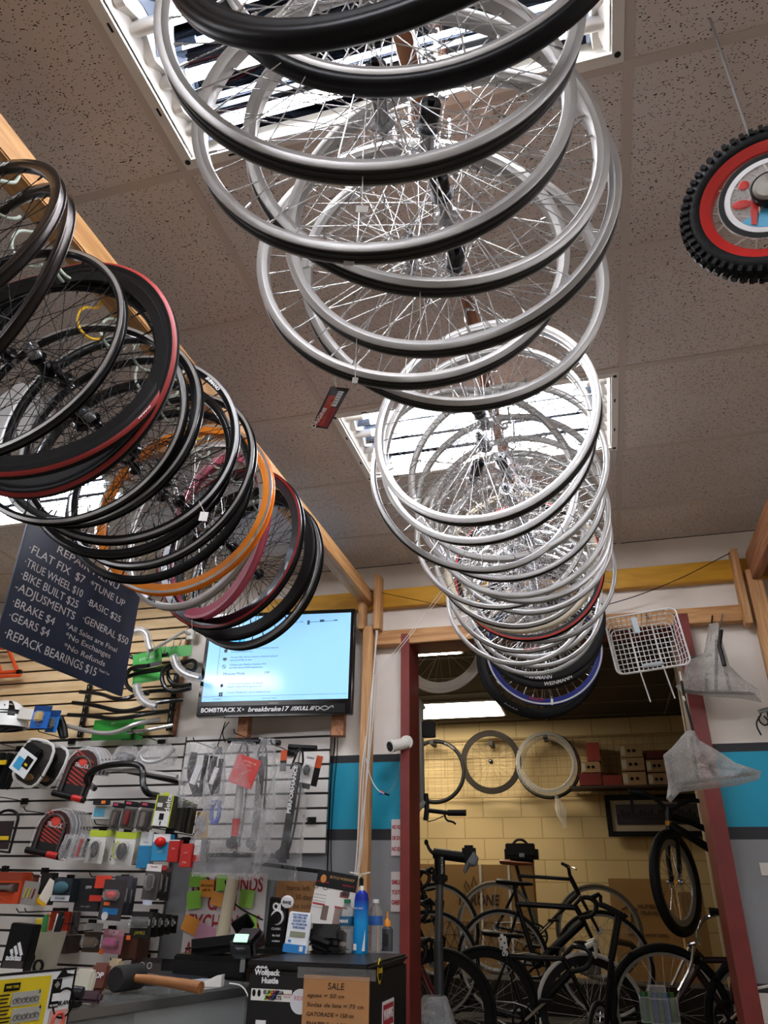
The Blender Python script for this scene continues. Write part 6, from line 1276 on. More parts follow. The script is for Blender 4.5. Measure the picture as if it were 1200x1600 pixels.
# ------------------------------------------------------------------ camera, signs, cables near the jamb
p = atY(632, 1163, 4.0); t = thing('security_camera', 'white bullet security camera on the red jamb', 'camera', tuple(p), (0, 0, 0))
MB().cyl((.012, .005, .012), (.012, -.010, .008), .036, n=24).build('base_plate', white_enamel, t); MB().cyl((.01, -.01, .01), (-.015, -.035, .0), .012, n=12).build('arm', white_enamel, t)
MB().cyl((.01, -.005, .005), (-.055, -.075, -.022), .030, n=24).cyl((-.048, -.066, -.018), (-.060, -.082, -.024), .034, n=24).build('housing', white_enamel, t); MB().cyl((-.060, -.082, -.024), (-.0615, -.0838, -.0247), .026, n=24).build('lens_window', M_blk, t); MB().cyl((-.0613, -.0836, -.0246), (-.0635, -.0862, -.0256), .010, n=18).build('lens', gloss_b, t)
for lab, b_, lines_ in (('white paper sign NO REFUNDS OR EXCHANGES beside the jamb', (611, 1280, 650, 1337), (('NO REFUNDS', .3), ('OR EXCHANGES', .0), ('NO EXCEPTIONS', -.3))), ("white paper sign SMILE YOU'RE ON CAMERA beside the jamb", (611, 1362, 650, 1425), (('SMILE', .25), ("YOU'RE ON", -.0), ('CAMERA', -.25)))):
    x0, x1 = atY(b_[0], 1300, 4.06).x, -1.03; z0, z1 = atY(625, b_[1], 4.06).z, atY(625, b_[3], 4.06).z; t = thing('paper_sign', lab, 'sign', (x0, 4.068, z1))
    SWd = .23; SWd = x1-x0+.0; MB().box((SWd/2, .0, (z0-z1)/2), (SWd, .003, z0-z1)).build('sheet', mat('card_d8d0cc', 'd8d0cc'), t, smooth=False)
    for s_, v in lines_:
        me = text_mesh(s_, (z0-z1)*.15, .0004, bold=.0012, width=.0095*len(s_), align='LEFT'); bx0 = min(v_.co.x for v_ in me.vertices)
        import bmesh as _b
        bm = _b.new(); bm.from_mesh(me); _b.ops.bisect_plane(bm, geom=list(bm.verts)+list(bm.edges)+list(bm.faces), plane_co=(bx0+SWd-.008, 0, 0), plane_no=(1, 0, 0), clear_outer=True); bm.to_mesh(me); bm.free(); me.materials.append(redp)
        link('lettering', me, t, (.004-bx0, -.0022, (z0-z1)*(.5+v)-.012), (PI/2, 0, 0))
wc = mat('white_cable', 'dcdad4', .5); GC = 'white cables tied along the pine post'
for k, pts in enumerate((((588, 985), (585, 1040), (577, 1110), (570, 1180), (566, 1250), (563, 1330), (556, 1370), (548, 1400)), ((584, 1060), (580, 1120), (574, 1200), (568, 1280), (565, 1340), (553, 1395)), ((586, 1065), (581, 1150), (572, 1230), (562, 1310), (561, 1360), (560, 1400)), ((572, 1150), (564, 1210), (560, 1290), (556, 1360), (546, 1410)), ((590, 985), (583, 1058), (576, 1160), (571, 1240), (567, 1300), (560, 1350), (551, 1405)))):
    tag(MB().tube([atY(a, b, 3.935-.006*k) for a, b in pts], .0032, 6, smooth=2).build('cable', wc), 'one of the slack white cables tied along the pine post', 'cable', GC)
tag(MB().tube([atY(572, 1185, 3.93), atY(578, 1215, 3.92), atY(590, 1235, 3.92), atY(600, 1240, 3.93)], .003, 6, smooth=2).build('cable', wc), 'white cable leaving the bundle towards the splice on the teal band', 'cable')
tag(MB().tube([atY(626, 1180, 3.96), atY(624, 1210, 4.0), atY(614, 1232, 4.02), atY(602, 1242, 3.95)], .0025, 6, smooth=2).build('cable', mat('grey_cable', '6a6c70', .5)), 'thin grey cable curving from the camera over the teal band', 'cable')
t = thing('cable_splice', 'small splice with red and blue ends on the teal band', 'cable', tuple(atY(601, 1240, 3.94))); MB().tube([(-.03, 0, -.002), (.0, 0, 0)], .005, 6).build('blue_end', mat('bright_blue', '2456b8'), t); MB().tube([(0, 0, .003), (-.02, 0, .012)], .005, 6).build('red_end', M_red, t); MB().tube([(0, 0, 0), (.025, 0, -.008)], .005, 6).build('black_end', M_dark, t)
t = thing('headphones', 'cream cord loop and black clip hanging on the pine post', 'cord', tuple(atY(563, 1372, 3.90))); MB().tube([(-.055, 0, .025), (.0, 0, .015), (.05, 0, .025)], .004, 6).build('tie', wc, t); MB().tube([(0, 0, .02), (.004, 0, -.05), (-.02, 0, -.10), (-.022, 0, -.13)], .010, 8, smooth=2).tube([(.004, 0, -.05), (.03, 0, -.09), (.022, 0, -.13)], .010, 8, smooth=1).build('loop', mat('cream_cord', 'd0c4a4', .5), t); MB().box((.01, -.015, -.02), (.02, .02, .05), bev=.006).build('clip', M_dark, t)
tag(MB().tube([atY(555, 918, 3.94), atY(640, 935, 3.99), atY(690, 946, 3.98), atY(735, 958, 4.0)], .002, 5, smooth=1).build('wire', M_dark), 'thin black wire sagging across the yellow board left of the wheels', 'wire')
tag(MB().tube([atY(945, 946, 4.0), atY(1000, 930, 3.98), atY(1070, 901, 3.98), atY(1110, 880, 3.97), atY(1152, 858, 3.97)], .0025, 5, smooth=2).build('wire', M_dark), 'thin black wire crossing the yellow board right of the wheels', 'wire')
for k, pts in enumerate((((583, 1058), (610, 1025), (640, 990), (690, 922)), ((584, 1060), (612, 1030), (650, 982), (694, 925)))): tag(MB().tube([atY(a, b, 3.93) for a, b in pts], .0018, 5, smooth=1).build('wire', wc), ['upper', 'lower'][k]+' thin pale wire slanting from the post up to the wheels', 'wire')
# ------------------------------------------------------------------ back room
dark_tube = mat('black_paint', '0b0b0c', .35, spec=.3); chrome = mat('chrome_bar', 'd0ccc4', .15, .95); tan_w = mat('tan_sidewall', '8a7a60', .6); wht_t = mat('white_tyre', 'dedad2', .5)
def bwheel(par, c, R, tyre=M_tyre, rimm=M_sil2, n=28, yaw=0., tw=.014, rd=.016, spk=M_spk, fat=False):
    w_ = MB(); cr = R-tw; w_.lathe([(cr+tw*math.cos(a), tw*math.sin(a)) for a in [2*PI*i/10 for i in range(10)]], 56, 'Y', closed=True)
    o = w_.build('wheel', tyre, par, tuple(c), (0, 0, yaw)); ri = R-2*tw+.002
    MB().lathe([(ri, -.010), (ri, .010), (ri-rd, .006), (ri-rd, -.006)], 56, 'Y', closed=True).build('rim', rimm, o)
    MB().cyl((0, -.045, 0), (0, .045, 0), .012, n=10).cyl((0, -.03, 0), (0, -.026, 0), .024, n=14).cyl((0, .026, 0), (0, .03, 0), .024, n=14).build('hub', M_hub, o)
    s_ = MB()
    for i in range(n):
        a = 2*PI*i/n; e = -1 if i % 2 else 1; h_ = a+(.9 if (i//2) % 2 else -.9); s_.cyl((.023*math.cos(h_), .028*e, .023*math.sin(h_)), ((ri-rd)*math.cos(a), 0, (ri-rd)*math.sin(a)), .0012, n=4, cap=False)
    s_.build('spokes', spk, o); return o
def saddle_mesh(s0, dx):
    vs = []; fs = []; n = 12; st = [(-.13, .045, .030, .018), (-.12, .070, .030, .024), (-.07, .072, .026, .024), (-.02, .045, .020, .022), (.04, .024, .016, .018), (.11, .018, .014, .016), (.14, .010, .010, .010)]
    for x, w_, z, h in st:
        for i in range(n): a = 2*PI*i/n; vs.append((s0.x+x*dx, s0.y+w_*math.cos(a), s0.z+z+h*math.sin(a)*(.6 if math.sin(a) > 0 else 1)-.01))
    for j in range(len(st)-1):
        for i in range(n): fs.append((j*n+i, j*n+(i+1) % n, (j+1)*n+(i+1) % n, (j+1)*n+i))
    fs += [tuple(range(n)), tuple(range((len(st)-1)*n, len(st)*n))]
    return MB().add(vs, fs)
def bike(lab, Y, K, R, fm=dark_tube, bars='flat', tyre=M_tyre, rimm=M_sil2, sad=M_mat, fr_=.016, dt=.02, group=None, txt=None, tw=.014, tyre2=None, rd=.016, rimm2=None):
    """K: pixel positions of the bicycle's joints, all in its own vertical plane at Y"""
    t = thing('bicycle', lab, 'bicycle', tuple(atY(*K['bb'], Y)), group=group); o = Vector(t.location)
    g = lambda k: atY(*K[k], Y)-o
    if 'rear' in K:
        bwheel(t, g('rear'), R, tyre, rimm, tw=tw, rd=rd); st_ = MB()
        for s_ in (-.055, .055): st_.tube([g('rear')+Vector((0, s_, 0)), g('bb')+Vector((0, s_*.5, 0))], .009, 8).tube([g('rear')+Vector((0, s_, 0)), g('st')*.93+Vector((0, s_*.2, 0))], .008, 8)
        st_.build('rear_stays', fm, t)
    if 'front' in K: bwheel(t, g('front'), R, tyre2 or tyre, rimm2 or rimm, tw=tw, rd=rd)
    f_ = MB().tube([g('bb'), g('st')], fr_, 10).tube([g('bb'), g('hb')], dt, 10).tube([g('st'), g('ht')], fr_, 10).tube([g('ht')+(g('ht')-g('hb'))*.2, g('hb')], .019, 12); f_.cyl(g('bb')+Vector((0, -.035, 0)), g('bb')+Vector((0, .035, 0)), .022, n=14); f_.build('frame', fm, t)
    if 'front' in K:
        fk = MB(); u = g('hb')
        for s_ in (-.045, .045): fk.tube([u+Vector((0, s_*.6, 0)), u.lerp(g('front'), .3)+Vector((0, s_, 0)), g('front')+Vector((0, s_, 0))], [.014, .009], 8, smooth=1)
        fk.build('fork', fm, t)
    if 'sad' in K:
        MB().cyl(g('st'), g('sad'), .0135, n=12).build('seat_post', dark_tube, t); s0 = g('sad'); dx = 1 if g('ht').x > s0.x else -1
        saddle_mesh(s0, dx).build('saddle', sad, t)
    s1 = g('bar'); hh = g('ht')+(g('ht')-g('hb'))*.2; dx = 1 if g('bar').x >= g('st').x else -1
    MB().tube([hh, s1], .014, 10).build('stem', fm, t)
    if bars == 'drop':
        hb_ = MB()
        for s_ in (-.2, .2): hb_.tube([s1, s1+Vector((0, s_, 0)), s1+Vector((.07*dx, s_, .0)), s1+Vector((.11*dx, s_, -.04)), s1+Vector((.08*dx, s_*1.1, -.11)), s1+Vector((-.02*dx, s_*1.1, -.13))], .015, 8, smooth=2)
        hb_.build('handlebar', M_dark, t)
        for s_ in (-.2, .2): MB().tube([s1+Vector((.08*dx, s_, .0)), s1+Vector((.14*dx, s_, .03)), s1+Vector((.13*dx, s_, -.06))], [.018, .007], 8, smooth=1).build('brake_hood', wht_t if txt == '09' else M_dark, t)
    elif bars == 'flat':
        MB().tube([s1+Vector((-.03*dx, -.28, .01)), s1+Vector((0, -.08, 0)), s1+Vector((0, .08, 0)), s1+Vector((-.03*dx, .28, .01))], .013, 8).build('handlebar', M_dark, t); MB().tube([s1+Vector((0, -.16, 0)), s1+Vector((.06*dx, -.2, -.02)), s1+Vector((.07*dx, -.26, -.03))], .006, 6).build('brake_lever', chrome, t)
    cr_ = MB().lathe([(.07, -.043), (.085, -.043), (.085, -.04), (.07, -.04)], 30, 'Y', closed=True); 
    for a in range(5): cr_.cyl((0, -.042, 0), (.075*math.cos(a*1.257), -.042, .075*math.sin(a*1.257)), .006, n=6)
    ck = cr_.build('chainring', dark_tube, t); MB().cyl((0, -.05, 0), (.13, -.055, .10), .010, n=8).build('crank_arm', chrome if txt != 'x' else dark_tube, t); MB().box((.14, -.09, .11), (.09, .07, .018), bev=.004).build('pedal', M_dark, t); MB().cyl((0, .05, 0), (-.13, .055, -.10), .010, n=8).build('crank_arm', dark_tube, t)
    if 'rear' in K:
        r_ = g('rear'); MB().tube([r_+Vector((0, -.042, .035)), Vector((0, -.042, .085)), Vector((.085, -.042, 0)), Vector((0, -.042, -.085)), r_+Vector((0, -.042, -.035)), r_+Vector((-.035, -.042, 0))], .004, 5, closed=True, smooth=1).build('chain', M_sil2, t)
    zb = min([(g(k).z-R+o.z) for k in ('rear', 'front') if k in K]); return t, zb
tiers = []
bk1 = bike('dark road bicycle with a brown leather saddle and tan tyres, furthest back', 6.75, dict(rear=(777, 1448), front=(936, 1455), bb=(840, 1462), st=(811, 1368), sad=(806, 1350), ht=(893, 1374), hb=(904, 1396), bar=(888, 1354)), .33, sad=mat('brown_leather', '8a4a2c', .4), tyre=mat('tan_tyre', '6a6252', .6), fr_=.014, dt=.015)
bk2 = bike('black bicycle with a thick down tube in the middle of the stack', 6.15, dict(rear=(786, 1502), front=(944, 1507), bb=(838, 1508), st=(808, 1412), sad=(803, 1381), ht=(900, 1418), hb=(912, 1438), bar=(908, 1402)), .335, bars='drop', fr_=.019, dt=.03, txt='x')
bk3 = bike('black track bicycle with a white spotted seat top and number 09, in front', 5.55, dict(rear=(762, 1572), front=(924, 1585), bb=(822, 1592), st=(790, 1494), sad=(785, 1462), ht=(882, 1499), hb=(892, 1518), bar=(897, 1476)), .335, bars='drop', tyre2=wht_t, rd=.045, rimm=M_mat, rimm2=M_mat, fr_=.017, dt=.024, txt='09')
t3 = bk3[0]; ring_text('FELT', .07, .24, .9, M_gtxt, t3, -.02, inward=False).location = atY(762, 1572, 5.55)-Vector(t3.location); ring_text('ZIPP', .04, .25, 2.2, M_gtxt, t3, -.02, inward=False).location = atY(762, 1572, 5.55)-Vector(t3.location)
s_ = atY(790, 1490, 5.52)-Vector(t3.location); MB().box(tuple(s_), (.05, .03, .045), bev=.006).build('number_plate', M_dark, t3); text('09', .04, M_wtxt, t3, (s_.x, s_.y-.018, s_.z), bold=.001)
s_ = atY(786, 1473, 5.5)-Vector(t3.location); pm = MB().box(tuple(s_), (.05, .04, .10), (0, -.15, 0), bev=.015).build('spotted_cover', wht_t, t3)
for a, b in ((-.01, .02), (.012, .0), (-.005, -.025)): MB().ell((s_.x+a, s_.y-.02, s_.z+b), (.006, .002, .006), 10).build('spot', M_dark, pm)
bk4 = bike('dark drop bar bicycle half hidden behind the left jamb, upper', 6.45, dict(front=(684, 1452), rear=(560, 1452), bb=(610, 1462), st=(590, 1372), ht=(655, 1378), hb=(663, 1398), bar=(660, 1362)), .33, bars='drop', fr_=.015)
bk5 = bike('dark bicycle half hidden behind the left jamb, lower', 5.9, dict(front=(676, 1505), rear=(540, 1500), bb=(595, 1510), st=(575, 1412), ht=(642, 1425), hb=(652, 1448), bar=(655, 1410)), .335, bars='drop', fr_=.016, txt='x')
bk6 = bike('dark red bicycle just behind the foot of the left jamb', 5.3, dict(front=(690, 1580), rear=(520, 1580), bb=(585, 1600), st=(560, 1500), ht=(650, 1495), hb=(660, 1518), bar=(652, 1470)), .34, fm=mat('deep_red_paint', '6a1014', .2, coat=.6), bars='drop', fr_=.02, dt=.028, rd=.05, rimm=M_mat)
bk7 = bike('cruiser bicycle with a chrome front end at the right of the store room', 5.15, dict(front=(1047, 1582), rear=(1205, 1600), bb=(1140, 1590), st=(1150, 1500), ht=(1096, 1500), hb=(1088, 1515), bar=(1078, 1476)), .335, fm=mat('maroon_paint', '2e1418', .4), bars='none', tyre=M_tyre, rimm=mat('pale_rim', 'b4b0a4', .3, .6), tw=.024)
t7 = bk7[0]; o7 = Vector(t7.location); G7 = lambda a, b, dy=0.: atY(a, b, 5.15+dy)-o7
MB().tube([G7(1079, 1476), G7(1066, 1505), G7(1050, 1540)], .009, 8).tube([G7(1084, 1478, -.05), G7(1080, 1510, -.05), G7(1060, 1548, -.05)], .010, 8, smooth=1).build('chrome_truss_fork', chrome, t7); MB().tube([G7(1074, 1477), G7(1086, 1474)], .014, 8).build('chrome_head', chrome, t7)
MB().tube([G7(1094, 1476), G7(1088, 1455), G7(1096, 1438), G7(1112, 1430), G7(1124, 1428)], .010, 8, smooth=2).build('handlebar', chrome, t7); MB().tube([G7(1108, 1423, -.02), G7(1128, 1425, -.02)], .017, 8).build('grip', M_dark, t7)
bk8 = thing('bicycle', 'dark bicycle facing forward with its fork and drop bar between the others', 'bicycle', tuple(atY(950, 1560, 5.0)))
o8 = Vector(bk8.location); G8 = lambda a, b, dy=0.: atY(a, b, 5.0+dy)-o8
bwheel(bk8, G8(944, 1680), .335, yaw=1.35); MB().tube([G8(967, 1430), G8(960, 1470), G8(955, 1500)], .02, 10).tube([G8(955, 1500, -.0), G8(950, 1560), G8(942, 1680)], .014, 8).tube([G8(955, 1500), G8(962, 1560), G8(950, 1680)], .014, 8).build('fork', dark_tube, bk8); MB().tube([G8(935, 1412), G8(950, 1418), G8(975, 1432), G8(978, 1428)], .016, 8, smooth=2).build('handlebar', M_dark, bk8); MB().tube([G8(960, 1470), G8(985, 1475, .5), G8(1000, 1490, .8)], .018, 8).build('frame', dark_tube, bk8)
# stepped storage platform carrying the stacked bicycles
for i, (lab, x0, x1, Yp, zt_) in enumerate((('highest dark step of the storage platform', -1.9, 1.5, 6.75, bk1[1]), ('middle dark step of the storage platform', -2.4, 1.2, 6.15, min(bk2[1], 9)), ('lowest dark step of the storage platform', -2.2, 1.2, 5.55, bk3[1]))):
    tag(MB().box(((x0+x1)/2, Yp, (zt_-.002)/2), (x1-x0, .40, zt_-.002), bev=.005).build('storage_step', mat('step_dark', '2a221c', .8)), lab, 'platform')
# hanging bmx
t = thing('hanging_bicycle', 'black small-wheeled bicycle hanging nose down at the right of the doorway', 'bicycle', tuple(atY(1050, 1285, 4.75))); oh = Vector(t.location); Gh = lambda a, b, dy=0.: atY(a, b, 4.75+dy)-oh
bwheel(t, Gh(1056, 1378), .265, yaw=1.05, tw=.027, rimm=mat('spotted_rim', '8a8680', .4, .4), rd=.03); MB().tube([Gh(1046, 1290), Gh(1043, 1312), Gh(1044, 1345), Gh(1050, 1378)], .013, 8).tube([Gh(1046, 1290), Gh(1058, 1314, .05), Gh(1061, 1345, .05), Gh(1063, 1378, .05)], .013, 8).build('fork', dark_tube, t)
MB().tube([Gh(1045, 1262), Gh(1046, 1300)], .02, 10).tube([Gh(1046, 1288), Gh(1075, 1305), Gh(1112, 1328, .1)], .022, 10).tube([Gh(1046, 1275), Gh(1080, 1285, .05), Gh(1112, 1300, .1)], .017, 10).build('frame', dark_tube, t); MB().cyl(Gh(1045, 1283), Gh(1046, 1290), .021, n=12).build('gold_ring', mat('gold_ring', 'c88a20', .3, .6), t)
MB().tube([Gh(982, 1236), Gh(1010, 1240), Gh(1030, 1252), Gh(1040, 1266), Gh(1050, 1266), Gh(1068, 1252), Gh(1090, 1250), Gh(1108, 1256)], .012, 8, smooth=2).tube([Gh(1022, 1248), Gh(1070, 1252)], .009, 8).build('handlebar', dark_tube, t); MB().cyl(Gh(982, 1236), Gh(1006, 1239), .018, n=10).build('grip', M_dark, t)
MB().cyl(Gh(1056, 1378, -.05), Gh(1056, 1378, .06), .012, n=12).build('gold_hub', mat('gold_ring', 'c88a20', .3, .6), t); tag(MB().tube([atY(1112, 1328, 4.85), atY(1130, 1250, 4.85), (atY(1130, 1250, 4.85).x, 4.85, BZ)], .004, 5).build('hanging_strap', M_dark), 'dark strap from the ceiling holding the small-wheeled bicycle', 'strap')
# hanging silver bicycle at the left jamb
t = thing('hanging_bicycle', 'grey bicycle hanging by its pale-rimmed front wheel behind the left jamb', 'bicycle', tuple(atY(658, 1180, 4.62))); oh = Vector(t.location); Gs = lambda a, b, dy=0.: atY(a, b, 4.62+dy)-oh
greyp = mat('grey_paint', '8e8a86', .3, .3)
MB().tube([Gs(657, 1098), Gs(658, 1180), Gs(660, 1262)], .018, 10).tube([Gs(657, 1100), Gs(640, 1180), Gs(655, 1255)], .02, 10).tube([Gs(650, 1085), Gs(662, 1108)], .016, 8).build('frame', greyp, t); MB().tube([Gs(664, 1252), Gs(652, 1264), Gs(646, 1282)], .02, 10, smooth=1).build('head_and_fork', mat('pale_paint', 'b8b4ae', .3, .3), t)
MB().box(Gs(668, 1140), (.10, .03, .10), bev=.004).build('pedal', M_dark, t); MB().tube([Gs(650, 1130), Gs(662, 1138)], .014, 8).build('crank_arm', M_dark, t)
MB().tube([Gs(665, 1240), Gs(667, 1265), Gs(665, 1282)], .016, 8).tube([Gs(667, 1266), Gs(700, 1270), Gs(706, 1270)], .013, 8).build('stem', M_dark, t); MB().cyl(Gs(700, 1270), Gs(728, 1270), .018, n=12).build('grip', M_dark, t); MB().tube([Gs(694, 1270), Gs(697, 1282), Gs(708, 1284), Gs(712, 1288)], .006, 6, smooth=1).build('brake_lever', M_dark, t); MB().tube([Gs(668, 1284), Gs(680, 1281), Gs(695, 1274)], .003, 5).build('brake_cable', M_dark, t)
bwheel(t, Gs(691, 1006, -.15), .316, rimm=mat('pale_alloy', 'e4e2dc', .4, .1), tyre=mat('pale_tyre', 'e0ddd6', .4), rd=.045, tw=.012, yaw=-.2)
pz = atY(691, 1006, 4.47); tag(MB().tube([(pz.x, 4.47, BZ), (pz.x, 4.47, BZ-.05), (pz.x, 4.44, pz.z+.30)], .005, 6).build('ceiling_hook', steel), 'steel hook from the back room ceiling above the grey bicycle', 'hook')
# repair stand
t = thing('repair_stand', 'black bicycle repair stand with a rag in its clamp', 'repair stand', (atY(686, 1560, 5.0).x, 5.0, 0)); o9 = Vector(t.location); G9 = lambda a, b, dy=0.: atY(a, b, 5.0+dy)-o9
MB().cyl((0, 0, .05), G9(685, 1470), .030, n=16).build('lower_tube', mat('stand_grey', '4a4c50', .4, .4), t); MB().cyl(G9(685, 1475), G9(687, 1378), .024, n=16).build('upper_tube', mat('stand_grey2', '5c5e62', .35, .5), t); MB().cyl(G9(687, 1382), G9(687, 1338), .034, n=16).box(tuple(G9(687, 1372)), (.09, .07, .04), bev=.006).build('collar', M_dark, t)
MB().cyl(G9(678, 1333), G9(728, 1340), .032, n=16).box(tuple(G9(733, 1336)), (.08, .08, .11), bev=.015).cyl(G9(728, 1340), G9(742, 1334), .026, n=12).build('clamp_head', M_dark, t); MB().tube([G9(678, 1334), G9(671, 1328), G9(667, 1318)], [.012, .009], 8, smooth=1).ell(tuple(G9(666, 1316)), (.014, .014, .018)).build('handle', M_dark, t)
rg = MB(); q = [(740, 1330), (748, 1340), (746, 1352), (738, 1355), (730, 1352), (726, 1366), (723, 1360), (730, 1345)]; poly_bag(t, q, 4.95, .03, mat('grey_rag', '7c8288', .8), 4, 'rag')
MB().box((0, -.0, .04), (.5, .5, .03), bev=.01).build('base', M_dark, t); text('FEEDBACK', .02, M_wtxt, t, G9(691, 1352, -.04), (PI/2, -PI/2, 0), depth=.0005)
# block wall grid and wheels
x0, z1, x1, z0 = atY(640, 1155, 8.36).x, atY(760, 1155, 8.36).z, atY(905, 1200, 8.36).x, atY(760, 1246, 8.36).z
t = thing('wire_grid', 'cream wire grid panel on the block wall', 'grid panel', (x0, 8.36, z0)); gm = mat('grid_cream', 'a88e60', .4); g_ = MB(); W, H = x1-x0, z1-z0; W += 1.1
for i in range(int(W/.072)+1): g_.cyl((i*.072, 0, 0), (i*.072, 0, H), .003, n=5)
for j in range(int(H/.072)+1): g_.cyl((0, -.006, j*.072), (W, -.006, j*.072), .003, n=5)
g_.build('wires', gm, t); MB().tube([(0, 0, 0), (W, 0, 0), (W, 0, H), (0, 0, H)], .006, 6, closed=True).build('border', gm, t)
p = atY(680, 1205, 8.2); t = thing('bicycle_tyre', 'black tyre loop hanging left on the grid, behind the grey bicycle', 'tyre', tuple(p)); MB().lathe([(.315+.022*math.cos(a), .02*math.sin(a)) for a in [2*PI*i/12 for i in range(12)]], 72, 'Y', closed=True).build('tyre', M_tyre, t); ring_text('VITTORIA', .03, .31, 1.0, M_gtxt, t, -.022, inward=False)
wheel('bicycle_wheel', 'grey deep rim wheel in the middle of the wire grid', (.327, atY(767, 1190, 8.2).x, 8.2, atY(767, 1190, 8.2).z, 0, 0), mat('carbon_grey', '2a2622', .6, spec=.05), w=.024, d=.062, n=20, spk=M_spkb, hubm=M_hubb, straight=True, txt=[('MIGHTY50', .034, .015, 1.15, M_dark, False)])
p = atY(856, 1194, 8.2); t = thing('wrapped_tyre', 'rims and tyres wrapped in clear film at the right of the grid', 'tyre', tuple(p))
MB().lathe([(.32+.018*math.cos(a), .02*math.sin(a)) for a in [2*PI*i/10 for i in range(10)]], 64, 'Y', closed=True).build('tyre', M_mat, t, (.0, 0, -.01)); MB().lathe([(.28, -.012), (.305, -.014), (.305, .014), (.28, .012)], 64, 'Y', closed=True).build('rim', mat('dull_silver', '9a968e', .35, .5), t, (-.01, -.035, .02))
MB().lathe([(.29+.045*math.cos(a)*(1+.12*math.sin(7*a)), .05*math.sin(a)) for a in [2*PI*i/12 for i in range(12)]], 64, 'Y', closed=True).build('film', CLB, t); MB().tube([(.06, -.03, -.32), (.09, -.04, -.45), (.12, -.03, -.62)], [.02, .05, .02], 8, smooth=1).build('film_tail', CLB, t)
for k, (a, b) in enumerate(((678, 1160), (769, 1162), (853, 1152))): pp = atY(a, b, 8.3); tag(MB().box((0, 0, 0), (.045, .20, .05), bev=.005).build('grid_hook', M_dark, None, (pp.x, 8.26, pp.z-.02)), ['black hook holding the tyre loop on the grid', 'black hook holding the grey deep rim wheel', 'black hook holding the film wrapped tyres'][k], 'hook')
# shoe boxes on a shelf
pz = atY(970, 1229, 8.2); tag(MB().box((pz.x+.06, 8.22, pz.z-.012), (1.12, .3, .02)).build('wall_shelf', mat('shelf_dark', '3a2a20', .6)), 'dark shelf carrying the row of brown shoe boxes', 'shelf')
for b_, c_, l in (((916, 1160, 937, 1189), '8e3a30', 'red and white upright carton topmost left on the shelf'), ((908, 1190, 938, 1207), '9a7a58', 'brown shoe box under the upright carton'), ((905, 1208, 940, 1227), '6e2420', 'red shoe box lowest at the left end of the shelf'), ((942, 1211, 972, 1227), '7a2c26', 'flat red box between the two stacks'), ((969, 1163, 1003, 1183), '9c805c', 'top brown shoe box of the centre stack'), ((971, 1184, 1007, 1204), '98795a', 'middle brown shoe box of the centre stack'), ((973, 1206, 1010, 1227), '9c7c5a', 'bottom brown shoe box of the centre stack'), ((1010, 1187, 1042, 1206), '8f7050', 'upper brown shoe box of the right stack'), ((1013, 1208, 1046, 1227), '94755a', 'lower brown shoe box of the right stack'), ((1010, 1172, 1046, 1185), '5a2420', 'flat dark red box topping the right stack')):
    t = pbox('shoe_box', l, 'box', b_, 8.10, .24, c_); W, H = rect(*b_, 8.1)[2:]
    if '9' in c_[:2] or c_[:2] == '8f': 
        for s_ in (-1, 1): MB().ell((s_*W*.12, -.003, 0), (.016, .002, .016), 12).build('hole', M_dark, t)
        MB().box((-W*.38, -.001, 0), (W*.2, .002, H*.7)).build('label', mat('old_label', 'b8ae9c', .6), t)
# framed picture
t, W, H = holder('framed_picture', 'wide black framed harbour skyline photograph on the block wall', 'picture', (946, 1241, 1110, 1307), 8.32); fm_ = MB(); b_ = .05
for c__, s_ in (((0, 0, H/2-b_/2), (W, .03, b_)), ((0, 0, -H/2+b_/2), (W, .03, b_)), ((-W/2+b_/2, 0, 0), (b_, .03, H-2*b_)), ((W/2-b_/2, 0, 0), (b_, .03, H-2*b_))): fm_.box(c__, s_, bev=.003)
fm_.build('frame', M_dark, t); MB().box((0, .008, 0), (W-.08, .008, H-.08)).build('mount', mat('mount_beige', 'a89c88', .5), t); pic = MB().box((0, .002, .01), (W-.20, .006, H-.2)).build('photograph', mat('dusk_photo', '4a4652', .3), t)
MB().box((0, -.002, -H*.13), (W-.2, .002, H*.16)).build('water', mat('dark_water', '26242c', .25), pic)
sk = MB(); x_ = -W/2+.12; k = 0
while x_ < W/2-.14: h_ = .03+.05*abs(math.sin(k*1.9))+(.12 if k == 4 else 0); sk.box((x_, -.0022, -H*.05+h_/2), (.03, .002, h_)); x_ += .036; k += 1
sk.build('skyline', mat('skyline_dark', '1e1c22', .4), pic)
# big cartons
card_m = mat('cardboard_box', 'a9824f', .8, mottle=.15, mscale=5)
def carton(lab, b_, Y, depth=.2, nm='bike_carton'):
    t = thing(nm, lab, 'carton', (0, 0, 0)); x0_, x1_ = atY(b_[0], b_[3], Y).x, atY(b_[2], b_[3], Y).x; z1_, z0_ = atY((b_[0]+b_[2])/2, b_[1], Y).z, atY((b_[0]+b_[2])/2, b_[3], Y).z
    t.location = ((x0_+x1_)/2, Y, z0_); MB().box((0, depth/2, (z1_-z0_)/2), (x1_-x0_, depth, z1_-z0_), bev=.004).build('body', card_m, t); return t, x1_-x0_, z1_-z0_
t, W, H = carton('large bicycle carton lettered THRONE with white straps', (694, 1351, 842, 1494), 7.7); inkb = mat('carton_ink', '3c2a1c', .8)
def onT(px, py): p = atY(px, py, 7.7)-Vector(t.location); return p.x, p.z
u, v = onT(746, 1407); text('THRONE', .12, inkb, t, (u, -.003, v), bold=.004, shear=.15, width=.40)
u, v = onT(741, 1389)
for dx, h_ in ((-.07, .07), (0, .11), (.07, .07)): MB().tube([(u+dx*.4, -.003, v-.06), (u+dx-.025, -.003, v+h_*.3), (u+dx*1.1, -.003, v+h_), (u+dx+.025, -.003, v+h_*.3), (u+dx*.4, -.003, v-.06)], .004, 5).build('crown_print', inkb, t)
